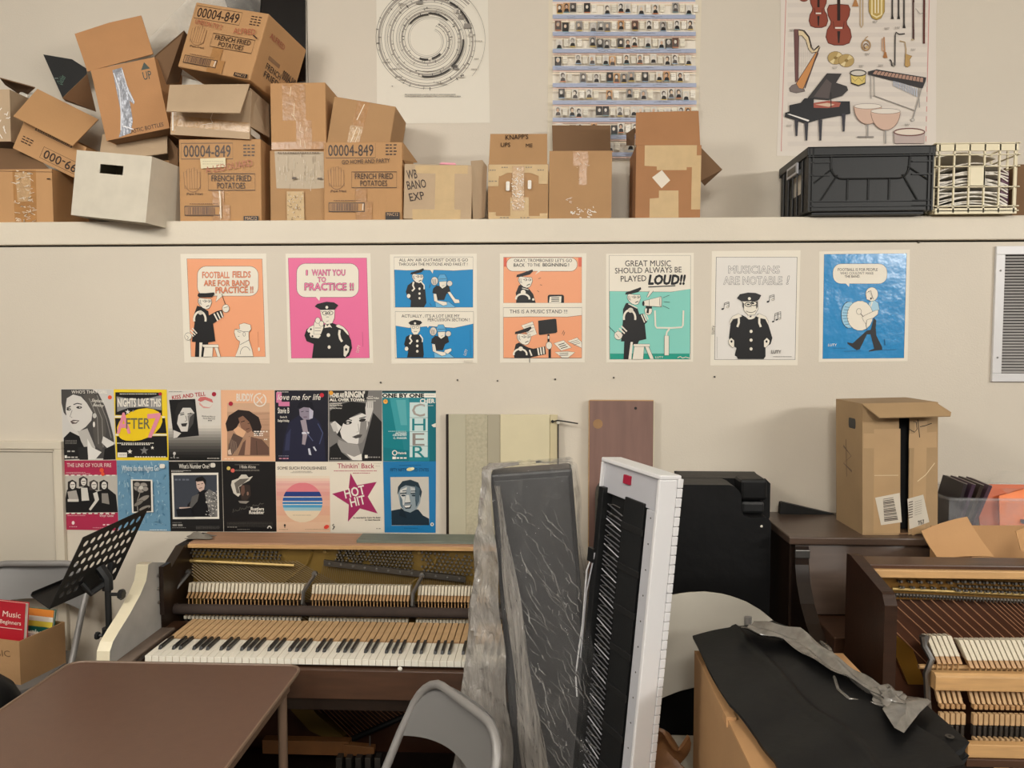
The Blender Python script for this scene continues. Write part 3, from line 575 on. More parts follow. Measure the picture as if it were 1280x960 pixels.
def instruments(A):
    RB, DR = '#8E4433', '#5E2A20'
    A.rect(84, -100, 1120, 1010, '#DDD3C8'); A.line([(122, -100), (88, 960), (88, 1010)], 5, '#C98B86'); A.line([(1076, -100), (1050, 1010)], 6, '#C98B86')
    for i in range(15): A.rect(130, 20 + i * 66, 1060, 50 + i * 66, '#D6CCC2')
    def viol(cx, top, w, h):
        P = [(0, .0), (.42, .02), (.5, .12), (.46, .28), (.34, .42), (.36, .5), (.5, .62), (.56, .8), (.46, .95), (.2, 1.0)]
        A.poly([(cx + x * w, top + y * h) for x, y in P] + [(cx - x * w, top + y * h) for x, y in reversed(P)], RB, DR, 5)
        A.rect(cx - w * .07, top - h * .5, cx + w * .07, top + h * .4, '#2B1A16'); A.rect(cx - w * .16, top + h * .56, cx + w * .16, top + h * .6, '#E2D8CC'); A.poly([(cx - w * .07, top + h * .66), (cx + w * .07, top + h * .66), (cx + w * .03, top + h * .95), (cx - w * .03, top + h * .95)], '#2B1A16')
        for s_ in (-1, 1): A.line([(cx + s_ * w * .24, top + h * .42), (cx + s_ * w * .2, top + h * .6)], 3, '#3A1A14')
    A.ell(238, -6, 28, 18, RB, DR); viol(335, -40, 112, 225); viol(470, 30, 152, 272)
    A.poly([(172, 196), (206, 196), (200, 540), (180, 550)], '#6E4A48', '#3A2222'); A.poly([(200, 204), (232, 208), (268, 250), (285, 320), (300, 340), (336, 304), (346, 316), (330, 346), (290, 356), (268, 330), (250, 270), (225, 240), (202, 240)], '#DDC9A2', '#3A2622', 4)
    A.line([(206, 200), (240, 206), (272, 248), (290, 318), (306, 336), (340, 308)], 7, '#2E1E1C'); A.poly([(186, 558), (318, 350), (334, 356), (232, 596), (208, 600)], '#C98B52', '#5A3A2A', 4)
    A.poly([(140, 590), (158, 570), (186, 560), (205, 590), (240, 596), (245, 610), (186, 622), (146, 612)], '#7A6E6A', '#4A3E3C'); A.line([(340, 320), (244, 590)], 8, '#54403C')
    for i in range(8): A.line([(214 + i * 13, 230 + i * 12), (206 + i * 13, 520 - i * 24)], 1.5, '#B8ACA0')
    for cx, cy in ((448, 388), (520, 406)): A.ell(cx, cy, 52, 43, '#B59A62', '#7A6238'); A.poly([(cx, cy), (cx - 40, cy + 26), (cx - 15, cy + 41)], '#E0CE9E'); A.poly([(cx, cy), (cx + 44, cy - 18), (cx + 20, cy - 38)], '#D8C490'); A.ell(cx, cy, 13, 10, '#8E7440')
    A.line([(612, -60), (612, 170), (620, 186), (630, 170), (630, -60)], 7, '#B9A07C'); A.poly([(574, 0), (586, 0), (602, 46), (558, 46)], '#B07C4C')
    A.poly([(668, -60), (776, -60), (774, 80), (750, 124), (722, 136), (692, 124), (670, 80)], '#B89A50', '#7A6428'); A.line([(690, -40), (690, 100), (722, 118), (754, 100), (754, -40)], 12, '#E2D2A0'); A.line([(712, -40), (712, 90), (732, 90), (732, -40)], 8, '#EFE4C6')
    for x, y in ((826, 130), (868, 130), (904, 190)): A.line([(x, -60), (x, y)], 11, '#34302E'); A.poly([(x - 6, y - 20), (x + 6, y - 20), (x + 10, y), (x - 10, y)], '#2A2624'); A.line([(x + 5, -40), (x + 5, y - 30)], 3, '#A8A096')
    A.line([(966, -60), (966, 270)], 13, '#4A2A26'); A.ell(960, 268, 10, 6, '#B9A88A'); A.line([(1038, -60), (1036, 294)], 14, '#5A2A24'); A.line([(980, 60), (1010, 96), (1030, 90)], 4, '#9A9288'); A.line([(970, 20), (972, 200)], 3, '#B9ACA0')
    A.arc(650, 305, 28, 34, 0, 360, 9, '#A88458'); A.arc(650, 310, 14, 16, 0, 360, 6, '#7A5A38'); A.line([(626, 290), (655, 250), (664, 246)], 5, '#B08C5C'); A.ell(656, 318, 12, 10, '#C9AA7C')
    A.line([(770, 250), (776, 372)], 9, '#B5845C'); A.line([(758, 260), (758, 340), (770, 345)], 6, '#C99870'); A.poly([(772, 350), (784, 350), (794, 390), (762, 388)], '#A8703F')
    A.line([(908, 228), (870, 232), (850, 218), (844, 240), (842, 440), (822, 440), (818, 410), (808, 400)], 8, '#2E2A2A'); A.line([(838, 448), (826, 420)], 12, '#8E867C')
    A.line([(874, 276), (908, 284), (916, 330), (912, 420)], 6, '#A88A58'); A.poly([(912, 360), (938, 372), (956, 376), (940, 400), (944, 440), (924, 452), (908, 440)], '#B8945A', '#7A5C30')
    A.poly([(546, 480), (648, 480), (644, 560), (600, 576), (552, 560)], '#D8C070', '#3A3428', 4); A.ell(597, 490, 52, 20, '#CFC8BC', '#2A2622', lw=7); A.line([(556, 520), (576, 545), (600, 520), (624, 545), (640, 520)], 3, '#6A5A30'); A.line([(550, 556), (600, 574), (646, 556)], 8, '#2A2622')
    A.line([(680, 500), (684, 660)], 5, '#9A948E'); A.line([(702, 510), (706, 640)], 5, '#9A948E'); A.line([(700, 640), (980, 742)], 6, '#8E8882'); A.line([(1020, 590), (960, 800)], 7, '#9A948E'); A.line([(1000, 590), (1006, 720)], 5, '#9A948E'); A.ell(960, 802, 12, 9, '#C9C2BA', '#7A746E')
    for i in range(11): A.poly([(830 + i * 15, 538 + i * 5), (840 + i * 15, 541 + i * 5), (842 + i * 15, 580 + i * 7), (832 + i * 15, 576 + i * 7)], '#B9BCC6')
    A.poly([(662, 480), (720, 466), (1050, 520), (1046, 544), (1026, 592), (664, 500)], '#2E2A2C')
    for i in range(14): A.poly([(712 + i * 23, 474 + i * 3.6), (730 + i * 23, 476 + i * 3.6), (714 + i * 24, 500 + i * 4), (694 + i * 24, 496 + i * 4)], '#B08A78')
    A.poly([(260, 660), (390, 494), (486, 496), (448, 556), (520, 580), (528, 604), (490, 640), (400, 668)], '#3A3636', K, 3); A.poly([(300, 648), (386, 530), (420, 560), (400, 660)], '#5A504E')
    A.poly([(215, 690), (240, 660), (300, 660), (300, 720), (420, 680), (540, 680), (544, 760), (330, 800), (250, 826), (108, 780), (112, 756), (140, 748), (140, 706)], '#242427', K, 3)
    A.poly([(300, 690), (400, 674), (480, 688), (470, 716), (390, 724), (300, 722)], '#A8584A'); A.poly([(310, 700), (390, 690), (440, 700), (400, 716)], '#D8B9A0'); A.poly([(124, 764), (140, 762), (272, 804), (264, 814)], '#EDE8E2'); A.line([(414, 620), (416, 720)], 6, '#1C1A1A')
    for x, y0, y1 in ((186, 800, 910), (252, 820, 940), (500, 760, 880), (345, 800, 940)): A.poly([(x - 13, y0), (x + 13, y0), (x + 6, y1), (x - 6, y1)], '#34323A')
    for cx, cy, w_, h_ in ((660, 712, 92, 120), (778, 745, 98, 126)): A.poly([(cx - w_, cy)] + [(cx - w_ * math.cos(R(a)), cy + h_ * math.sin(R(a))) for a in range(10, 180, 10)] + [(cx + w_, cy)], '#D3B29E', '#8A6E60', 4); A.ell(cx, cy, w_, 18, '#E3DACE', '#7A6A62'); A.line([(cx, cy + h_), (cx, cy + h_ + 90)], 9, '#9A948E')
    A.line([(590, 916), (700, 916)], 8, '#8A847E')
    A.poly([(834, 884), (1038, 884), (1034, 960), (838, 960)], '#B8A6A0', '#5A4A46'); A.ell(936, 884, 102, 24, '#E0D2C2', '#6A3A34', lw=8)
    for x, y in ((140, 200), (690, 145), (770, 190), (840, 185), (640, 360), (945, 330), (600, 440), (730, 436), (120, 836), (905, 830), (425, 450)): A.scrib(x, x + 36, y, 4, '#9A938C', 3); A.scrib(x, x + 30, y + 8, 4, '#9A938C', 3)
poster('instrument_chart', 'orchestral instruments chart with violins, harp and grand piano above the crates', 'chart', None, YU, (960, 0), 5.3333, [(102, -120), (1128, -120), (1092, 1040), (58, 1040)], instruments, paper=mat('chart_paper_gloss', '#DDD4C9', .3, bump=.1, bscale=5))
# ------------------------------------------------------------------ fourteen song sheets in two rows
SG = 'song sheets pinned up in two rows'; SS = 5.055
def cover(label, ox, cor, draw, col):
    poster('song_sheet', label, 'sheet music', SG, YW, (ox, 480), SS, cor, draw, paper=mat('sheet_' + col[1:], col, .4))
W1 = '#E6E0D4'
def dot(A, x, y, c, r=13): A.p = 'sticker'; A.ell(x, y, r, r, c, n=12); A.p = 'printed_picture'
def c1(A):
    A.poly([(34, 32), (364, 34), (378, 478), (48, 480)], '#CFCBC5')
    A.poly([(34, 34), (230, 34), (270, 60), (310, 140), (340, 230), (364, 330), (372, 400), (300, 470), (240, 470), (190, 380), (140, 300), (50, 180), (36, 120)], '#4A4745')
    A.poly([(70, 180), (50, 250), (46, 330), (90, 290)], '#CFCBC5'); A.poly([(50, 340), (90, 300), (150, 330), (230, 470), (50, 478)], '#1E1D1D')
    A.poly([(64, 130), (70, 90), (110, 66), (160, 80), (205, 130), (232, 180), (225, 230), (190, 270), (150, 298), (125, 296), (100, 270), (74, 220), (62, 170)], '#D6D1CA')
    A.poly([(190, 110), (170, 70), (240, 60), (300, 150), (320, 300), (290, 420), (250, 390), (235, 300), (238, 190)], '#58544F')
    for P in ([(210, 90), (262, 210), (270, 380)], [(240, 90), (292, 220), (300, 400)], [(260, 70), (320, 220), (350, 340)]): A.line(P, 5, '#8C8781')
    A.line([(70, 152), (95, 140)], 6, '#33302F'); A.line([(112, 130), (135, 122), (165, 128)], 6, '#33302F'); A.ell(82, 160, 14, 8, '#33302F'); A.ell(148, 148, 18, 8, '#33302F'); A.ell(86, 160, 4, 3, W1); A.ell(152, 147, 4, 3, W1)
    A.line([(104, 165), (90, 205), (104, 212)], 4, '#8C8781'); A.poly([(92, 236), (110, 226), (150, 230), (130, 250), (104, 252)], '#5A4A48'); A.poly([(104, 236), (142, 233), (126, 244)], W1)
    A.poly([(140, 300), (200, 280), (250, 400), (245, 470), (215, 470), (160, 360)], '#BDB8B1'); A.poly([(200, 345), (230, 400), (290, 430), (250, 476), (205, 476)], '#E3DFD8'); A.poly([(300, 330), (370, 370), (352, 430), (290, 370)], '#D9D5CE')
    A.poly([(140, 400), (200, 395), (205, 478), (150, 478)], '#2A2928'); A.poly([(310, 410), (374, 380), (378, 476), (300, 478)], '#1E1D1D'); A.ell(246, 200, 12, 16, '#C9C5BE'); A.ell(242, 255, 7, 18, '#E6E2DA')
    A.text("WHO'S THAT GIRL", 100, 326, 60, 20, '#EDE7DB'); A.text('Stephanie', 226, 300, 112, 20, '#EDE7DB', shear=.25, rot=4); A.text('Bentley', 236, 302, 140, 18, '#EDE7DB', shear=.25, rot=4)
    for y in (355, 364, 373): A.scrib(62, 136, y, 4, '#8C8781')
    A.scrib(74, 130, 420, 9, '#B9B5AE'); A.scrib(74, 150, 458, 9, '#B9B5AE'); A.rect(58, 450, 72, 468, '#E6E2DA'); dot(A, 343, 84, '#E5583A')
cover('black and white song sheet of a long-haired woman looking over her shoulder', 70, [(32, 30), (364, 33), (378, 478), (48, 480)], c1, '#D9D4CB')
def c2(A):
    A.poly([(376, 52), (668, 54), (672, 200), (376, 196)], K); A.poly([(374, 216), (690, 216), (700, 312), (380, 312)], K); A.poly([(384, 330), (702, 328), (706, 462), (388, 464)], K)
    A.poly([(372, 200), (690, 204), (690, 214), (372, 212)], W1); A.poly([(378, 316), (700, 316), (700, 326), (378, 326)], W1)
    A.poly([(384, 78), (460, 92), (560, 96), (666, 70), (668, 166), (560, 146), (460, 150), (388, 176)], '#8E8C8A')
    A.ell(530, 256, 150, 96, '#EFCB22', a=-20); A.ell(480, 312, 84, 46, '#EFCB22', a=-8)
    A.text('NIGHTS', 392, 506, 142, 50, W1, bold=.035); A.text('LIKE', 522, 586, 138, 46, W1, bold=.035); A.text('THIS', 598, 664, 142, 48, W1, bold=.035)
    A.text('A', 390, 470, 308, 122, '#E48FA2', bold=.03); A.text('FTER', 446, 596, 282, 66, '#6E6A52', bold=.01); A.poly([(580, 190), (664, 182), (664, 204), (606, 338), (582, 338), (632, 214), (580, 220)], '#E48FA2')
    def star(cx, cy, r, c):
        A.poly([(cx + (r if k % 2 == 0 else r * .42) * math.sin(R(36 * k)), cy - (r if k % 2 == 0 else r * .42) * math.cos(R(36 * k))) for k in range(10)], c)
    star(456, 176, 17, W1); star(490, 170, 8, '#8E8C8A'); star(470, 426, 17, W1); star(560, 420, 28, '#7E7C7A'); star(612, 402, 12, W1)
    A.scrib(390, 625, 370, 6, W1); A.scrib(416, 600, 379, 6, W1); A.scrib(406, 640, 60, 5, W1); A.rect(392, 432, 452, 462, W1); A.scrib(404, 448, 445, 5, '#8E8C8A'); A.scrib(500, 700, 456, 7, W1); dot(A, 662, 62, '#B0283A', 11)
cover('yellow and black song sheet with a big pink numeral and stars', 70, [(366, 33), (700, 35), (714, 482), (380, 480)], c2, '#EFCF2E')
def c3(A):
    A.poly([(50, 578), (388, 574), (392, 812), (60, 816)], '#BDB7AC')
    A.poly([(60, 812), (62, 720), (70, 670), (100, 650), (150, 660), (200, 640), (260, 680), (330, 660), (380, 700), (392, 810)], '#1B1A1A')
    for cx, cy, hc in ((104, 640, '#2A2625'), (174, 618, '#3A3432'), (240, 640, '#4A4340'), (304, 640, '#2A2625')):
        A.poly([(cx - 28, cy + 30), (cx - 28, cy - 22), (cx, cy - 36), (cx + 27, cy - 20), (cx + 26, cy + 30)], hc); A.ell(cx + 2, cy, 17, 24, '#D8D2C8'); A.line([(cx - 10, cy - 4), (cx + 14, cy - 5)], 4, '#3A3432'); A.line([(cx - 5, cy + 12), (cx + 9, cy + 12)], 3, '#5A524E')
    A.poly([(74, 680), (130, 670), (145, 730), (84, 735)], '#A8A29A'); A.line([(76, 735), (145, 735)], 16, '#CFC9BF'); A.poly([(160, 655), (200, 655), (212, 735), (164, 738)], '#D3CEC4'); A.poly([(236, 690), (262, 680), (274, 730), (220, 800), (210, 790), (248, 735)], '#D3CEC4'); A.poly([(290, 690), (330, 690), (340, 760), (292, 750)], '#8E8880')
    for i in range(9): A.rect(60 + i * 37, 573, 82 + i * 37, 580, W1); A.rect(64 + i * 36, 813, 86 + i * 36, 821, W1)
    A.text('THE LINE OF YOUR FIRE', 72, 352, 524, 24, '#E9D3CC'); A.scrib(66, 190, 556, 4, '#E0A9AE'); A.scrib(66, 220, 564, 4, '#E0A9AE'); A.text('Vinyl Gate', 276, 366, 838, 15, '#F0DAD6', shear=.2)
    A.scrib(76, 190, 828, 4, '#E0A9AE'); A.ell(112, 876, 9, 12, '#F0DAD6'); A.scrib(88, 140, 898, 5, '#E0A9AE'); A.scrib(300, 370, 884, 8, '#F0DAD6'); A.scrib(236, 380, 905, 4, '#E0A9AE'); dot(A, 292, 544, '#E5583A', 14); dot(A, 299, 568, '#E5583A', 12)
cover('crimson song sheet with a photo of a four-member band', 70, [(48, 484), (382, 482), (395, 925), (64, 920)], c3, '#AE2C4E')
def c4(A):
    rnd = random.Random(2)
    for i in range(170):
        x, y, g, l = rnd.uniform(400, 704), rnd.uniform(505, 910), rnd.uniform(0, 360), rnd.uniform(10, 34)
        A.line([(x, y), (x + l * math.cos(R(g)) * .5, y + l * math.sin(R(g)))], rnd.uniform(3, 8), rnd.choice(['#7FA3B9', '#8FB0C2', '#4F7C9A', '#9DBBC9', '#5C89A6']))
    A.poly([(480, 600), (616, 602), (622, 806), (488, 812)], W1); A.poly([(492, 608), (606, 610), (610, 800), (498, 804)], '#23211F')
    A.text('Where do the Nights Go', 424, 656, 546, 34, '#DCE4E6', bold=.01)
    for dx, dy, r in ((530, 650, 32), (560, 640, 26), (545, 665, 26), (520, 632, 20), (572, 660, 20)): A.ell(dx, dy, r, r * .8, '#9A938A', '#3A3634', lw=4)
    A.ell(545, 652, 14, 12, '#C9C3B8'); A.line([(540, 680), (520, 740), (525, 800)], 5, '#8E877E'); A.ell(560, 722, 42, 15, '#8E877E', '#3A3634', a=-28); A.ell(530, 750, 34, 12, '#7E786F', '#3A3634', a=-30); A.ell(570, 780, 38, 12, '#8E877E', a=-20)
    A.p = 'sticker'; A.rr(662, 502, 696, 530, 10, W1); A.p = 'printed_picture'; A.scrib(600, 710, 916, 5, '#DCE4E6')
cover('mottled blue song sheet with a framed black and white rose', 70, [(384, 484), (714, 484), (727, 930), (397, 925)], c4, '#6A95B0')
def c5(A):
    for i in range(12):
        k = i / 11; g = int(214 * (1 - k) ** 1.2 + 22 * (1 - (1 - k) ** 1.2)); A.rect(30, 262 + i * 18.4, 361, 264 + (i + 1) * 18.4 if i < 11 else 483, '#%02X%02X%02X' % (g, int(g * .97), int(g * .92)))
    A.text('KISS AND TELL', 54, 266, 98, 24, '#B5383F', rot=-7, bold=.02)
    A.poly([(34, 100), (198, 94), (222, 326), (62, 342)], '#1C1B1B')
    A.poly([(90, 170), (130, 130), (170, 140), (196, 170), (186, 240), (150, 300), (110, 300), (84, 250)], '#D5D0C8'); A.poly([(70, 180), (90, 120), (150, 98), (196, 120), (198, 190), (170, 150), (120, 150), (92, 200), (84, 250)], '#2A2827')
    A.poly([(150, 200), (186, 180), (184, 240), (160, 280)], '#8E8A85'); A.line([(100, 186), (128, 180)], 4, '#2A2827'); A.line([(104, 196), (130, 190)], 6, '#2A2827'); A.line([(150, 190), (176, 184)], 6, '#2A2827'); A.poly([(108, 250), (150, 246), (140, 268), (116, 268)], '#3A3735'); A.line([(138, 200), (146, 230), (134, 236)], 4, '#6A6662'); A.poly([(60, 290), (110, 310), (84, 338), (62, 342)], '#D5D0C8'); A.poly([(165, 210), (196, 180), (186, 250), (150, 300)], '#4A4745')
    A.poly([(214, 102), (230, 82), (262, 80), (304, 96), (312, 118), (262, 100), (232, 112)], '#CF6F6C'); A.poly([(222, 112), (250, 140), (290, 148), (314, 124), (290, 152), (252, 152), (226, 132)], '#DDA29A')
    A.text('Words and Music by', 238, 326, 206, 9, '#5A5652', rot=3, shear=.2); A.text('Annie Moss and', 248, 322, 220, 9, '#5A5652', rot=3, shear=.2)
    A.scrib(280, 308, 228, 6, '#5A5652'); A.scrib(34, 118, 47, 3, '#6A6662'); A.scrib(42, 100, 462, 7, '#8E8A86'); A.ell(68, 438, 9, 10, '#CFCBC5'); A.line([(68, 446), (64, 462)], 5, '#CFCBC5'); A.scrib(276, 354, 467, 4, W1); dot(A, 318, 64, '#A8243A', 14)
cover('grey song sheet with red lips and a tilted photo of a smiling man', 205, [(28, 40), (358, 38), (362, 484), (30, 484)], c5, '#D9D3C9')
def c6(A):
    for i in range(6): A.rect(400, 120 + i * 56, 668, 176 + i * 56, ['#D2AA8C', '#C39A7E', '#BD9478', '#B18A70', '#A98468', '#A98468'][i])
    for i in range(8): A.line([(560, 190 + i * 34), (668, 186 + i * 36)], 3, '#A07C62')
    A.poly([(390, 250), (410, 200), (470, 162), (540, 170), (600, 210), (618, 270), (600, 330), (560, 300), (540, 260), (480, 240), (450, 290), (400, 300)], '#2A201E')
    A.poly([(470, 215), (500, 200), (540, 240), (560, 290), (530, 310), (490, 280)], '#8A6450'); A.line([(488, 240), (512, 232)], 5, '#2A201E'); A.line([(530, 250), (545, 246)], 4, '#2A201E'); A.line([(520, 286), (540, 280)], 5, '#5A3A30')
    A.poly([(440, 290), (470, 266), (520, 300), (505, 330), (480, 350)], '#E0B08A'); A.poly([(405, 450), (410, 380), (440, 310), (500, 340), (470, 400), (430, 450)], '#5A463E')
    for i in range(5): A.line([(415 + i * 10, 340 + i * 6), (425 + i * 10, 440)], 3, '#9A8270')
    A.poly([(470, 450), (500, 370), (540, 330), (620, 350), (664, 400), (666, 448)], '#6A4E42'); A.poly([(510, 448), (520, 340), (550, 330), (545, 448)], '#B58A70'); A.line([(585, 360), (590, 448)], 4, '#4A362E'); A.poly([(405, 420), (420, 410), (430, 446), (408, 446)], '#D8C0AC')
    A.text('BUDDY', 460, 564, 106, 44, '#EADFD2', bold=.035); A.arc(608, 100, 38, 40, -60, 280, 8, '#EADFD2'); A.line([(588, 80), (622, 122)], 7, '#EADFD2'); A.line([(626, 78), (586, 122)], 7, '#EADFD2')
    A.scrib(570, 664, 296, 8, '#F0E6DA'); A.scrib(570, 630, 310, 6, '#F0E6DA'); A.scrib(570, 634, 322, 6, '#F0E6DA'); A.scrib(634, 656, 346, 7, '#F0E6DA'); A.scrib(384, 450, 468, 8, '#F0D2B4'); dot(A, 424, 124, '#A8243A', 14)
cover('peach song sheet of a curly-haired person holding a hand to the cheek', 205, [(360, 38), (697, 38), (705, 488), (366, 484)], c6, '#E9B58F')
def c7(A):
    A.poly([(48, 562), (344, 560), (350, 852), (56, 854)], W1); A.poly([(60, 576), (334, 574), (338, 838), (68, 840)], '#3F434C')
    A.poly([(140, 838), (150, 760), (190, 720), (230, 670), (290, 670), (334, 700), (338, 838)], '#17171A'); A.poly([(258, 690), (285, 665), (334, 690), (338, 836), (290, 830)], '#7A7875')
    rnd = random.Random(5)
    for i in range(60): x, y = rnd.uniform(262, 334), rnd.uniform(675, 830); A.line([(x, y), (x + 7, y + 4)], 4, rnd.choice([W1, '#17171A', '#CFCBC5']))
    A.poly([(180, 710), (225, 690), (215, 740), (175, 785), (165, 770)], '#5E5C5A'); A.poly([(205, 610), (240, 600), (262, 630), (256, 665), (230, 680), (210, 655)], '#D0B4A6'); A.poly([(198, 610), (210, 590), (245, 582), (268, 606), (264, 640), (250, 612), (214, 616)], '#1A1818')
    A.line([(214, 634), (228, 632)], 4, '#3A2E2A'); A.line([(238, 630), (250, 628)], 4, '#3A2E2A'); A.line([(224, 658), (244, 654)], 4, '#6A3A38'); A.line([(100, 782), (170, 780)], 9, '#C9B0A4'); A.poly([(80, 790), (170, 780), (190, 838), (90, 838)], '#1C1D22')
    A.text("What's Number One?", 98, 290, 532, 28, W1, bold=.012); A.scrib(160, 222, 498, 3, '#9A9690'); A.scrib(50, 176, 544, 4, '#BDB9B2'); A.scrib(50, 126, 551, 4, '#BDB9B2'); A.scrib(72, 166, 598, 10, '#6E737E'); A.scrib(58, 118, 872, 4, '#8E8A86'); A.scrib(58, 126, 884, 12, '#9A9690'); A.scrib(56, 144, 904, 4, '#8E8A86')
    for y in (896, 903, 910): A.scrib(206, 356, y, 4, '#5E5A56')
    A.p = 'sticker'; A.rr(296, 498, 328, 526, 10, '#DAD4C8'); A.p = 'printed_picture'
cover('black song sheet with a white-framed photo of a seated man in a checked jacket', 205, [(30, 490), (366, 488), (376, 932), (42, 930)], c7, '#1A1919')
def c8(A):
    A.poly([(424, 640), (430, 610), (470, 596), (490, 572), (520, 572), (535, 590), (562, 582), (540, 610), (500, 630), (480, 650), (490, 690), (470, 712), (440, 690)], '#CFC8BA'); A.poly([(445, 625), (480, 600), (540, 596), (500, 630), (470, 650), (480, 690), (460, 690)], '#6A645C')
    A.poly([(474, 650), (510, 634), (544, 640), (550, 700), (520, 740), (490, 730)], '#3A2F2A'); A.poly([(490, 640), (508, 640), (512, 680), (500, 710), (486, 690)], '#6A4E42'); A.ell(530, 692, 6, 12, '#8A6A5A'); A.poly([(470, 738), (540, 740), (520, 756), (480, 752)], '#8E877E')
    P = [(436, 812)]
    for i in range(14): P += [(440 + i * 14, 788 - i * 3 + (i % 3) * 8), (448 + i * 14, 806 - i * 4)]
    A.line(P, 4, '#5E5A54')
    A.text('I Ride Alone', 480, 580, 532, 18, '#D3CCBF', bold=.01); A.text('Rustlers', 550, 632, 798, 20, W1, bold=.03); A.text('Roadster', 540, 634, 820, 20, W1, bold=.03)
    for y in (508, 540, 546): A.scrib(450, 606, y, 3, '#8E877E')
    for y in (872, 880, 888, 898): A.scrib(400, 690, y, 4, '#4E4A45')
    A.scrib(402, 466, 900, 6, '#8E877E'); A.scrib(465, 545, 916, 4, '#8E877E'); A.arc(668, 912, 11, 14, 180, 360, 7, W1); dot(A, 410, 532, '#D9C26A', 12); dot(A, 436, 546, '#D9665A', 13)
cover('near-black song sheet with a cowboy in a white hat', 205, [(368, 488), (705, 490), (712, 932), (380, 932)], c8, '#161414')
def c9(A):
    A.poly([(60, 490), (80, 330), (110, 240), (180, 190), (250, 190), (310, 250), (330, 340), (340, 490)], '#23243A'); A.poly([(80, 420), (92, 320), (120, 280), (110, 420)], '#343754'); A.line([(290, 250), (322, 310), (300, 380)], 6, '#4A5276')
    A.poly([(160, 150), (170, 120), (210, 100), (255, 116), (268, 170), (250, 220), (240, 150)], '#15141F'); A.poly([(172, 160), (200, 146), (240, 150), (262, 190), (240, 225), (200, 225), (176, 200)], '#8F8594'); A.poly([(236, 150), (262, 170), (258, 216), (236, 222)], '#B9B6C6')
    A.line([(184, 176), (200, 172)], 4, '#3A3548'); A.line([(214, 172), (232, 174)], 4, '#3A3548'); A.line([(200, 208), (222, 208)], 4, '#5A3A4A'); A.poly([(180, 230), (215, 222), (228, 300), (210, 385), (190, 380), (196, 300)], '#A0949C'); A.line([(190, 310), (235, 308)], 12, '#D9D9E2')
    A.poly([(228, 408), (240, 406), (250, 450), (234, 446)], '#C9CCD6'); A.poly([(258, 398), (268, 394), (284, 420), (276, 424)], '#C9CCD6'); A.line([(214, 300), (260, 360)], 5, '#5A5F80')
    A.rect(28, 52, 62, 118, '#D27BA0'); A.rect(42, 112, 112, 140, '#D27BA0'); A.text('love me for life', 36, 306, 100, 36, W1, shear=.22, bold=.01)
    A.text('Stevie B', 38, 110, 184, 34, W1, bold=.02); A.text('Stevie B.', 52, 96, 214, 12, W1, bold=.02); A.text('Dadgel Holiday', 38, 110, 238, 14, W1, bold=.02)
    A.scrib(34, 108, 48, 4, W1); A.scrib(44, 108, 452, 4, '#9A98A8'); A.scrib(46, 116, 466, 8, '#C98A9A'); dot(A, 316, 70, '#C8303E', 14)
cover('dark blue song sheet of a person with hand on chin and slanted white title', 340, [(18, 40), (355, 40), (355, 490), (22, 490)], c9, '#131221')
def c10(A):
    A.poly([(360, 42), (694, 42), (694, 486), (360, 488)], '#7A7774'); A.poly([(360, 120), (600, 100), (610, 42), (360, 42)], '#262423'); A.poly([(640, 180), (694, 240), (694, 486), (560, 486), (600, 330)], '#1F1E1E')
    A.poly([(376, 250), (400, 230), (450, 250), (480, 220), (560, 190), (600, 170), (606, 260), (590, 330), (540, 380), (480, 372), (440, 340), (410, 310)], '#DEDAD4')
    A.poly([(366, 240), (366, 170), (420, 130), (500, 110), (590, 120), (604, 200), (560, 180), (500, 210), (450, 250), (430, 300), (445, 350), (410, 320), (440, 270), (400, 235)], '#1B1A1A'); A.poly([(370, 250), (404, 240), (420, 300), (390, 300)], '#C9C5BF')
    A.poly([(560, 240), (600, 230), (598, 320), (570, 370), (545, 380)], '#8C8884'); A.ell(480, 245, 26, 11, '#2A2827', a=-6); A.ell(480, 246, 9, 7, '#BDB9B3'); A.ell(572, 228, 22, 10, '#2A2827', a=-12); A.line([(450, 232), (478, 222), (506, 230)], 6, '#1B1A1A'); A.line([(552, 218), (596, 206)], 6, '#1B1A1A'); A.poly([(506, 334), (545, 318), (572, 320), (560, 338), (530, 344)], '#4A4745'); A.line([(545, 250), (550, 300), (535, 304)], 4, '#A8A49E')
    A.poly([(420, 350), (480, 374), (545, 384), (560, 440), (520, 460), (440, 430), (415, 400)], '#9A9692'); A.poly([(470, 440), (520, 460), (566, 440), (570, 482), (510, 480)], '#E6E2DA'); A.poly([(362, 480), (366, 400), (410, 370), (440, 430), (500, 480)], '#1F1E1E')
    A.poly([(590, 150), (600, 110), (640, 110), (640, 160), (615, 240), (596, 228)], '#CFCBC5')
    for x in (606, 620, 632): A.line([(x, 112), (x - 2, 150)], 3, '#8C8884')
    A.text('PHONES ARE', 366, 456, 84, 26, W1, bold=.05); A.text("RINGIN'", 462, 586, 84, 36, W1, bold=.05); A.text('ALL OVER TOWN', 366, 582, 108, 17, W1, bold=.05); A.scrib(366, 444, 120, 4, W1); A.text('May Murray, Bob Kay', 366, 446, 138, 9, W1, bold=.02); A.text('and Fred Buoncour', 366, 444, 156, 9, W1, bold=.02)
    A.text('Martina McBain', 600, 678, 94, 11, W1, bold=.02); A.scrib(610, 640, 76, 4, W1); A.scrib(604, 660, 104, 4, W1); A.scrib(372, 440, 466, 6, '#9A9692'); A.rect(588, 448, 606, 468, W1); A.scrib(608, 690, 458, 7, '#9A9692'); dot(A, 375, 56, '#E5A23C', 14)
cover('black and white song sheet of a short-haired woman with an orange dot sticker', 340, [(357, 40), (695, 40), (695, 486), (358, 490)], c10, '#8A8784')
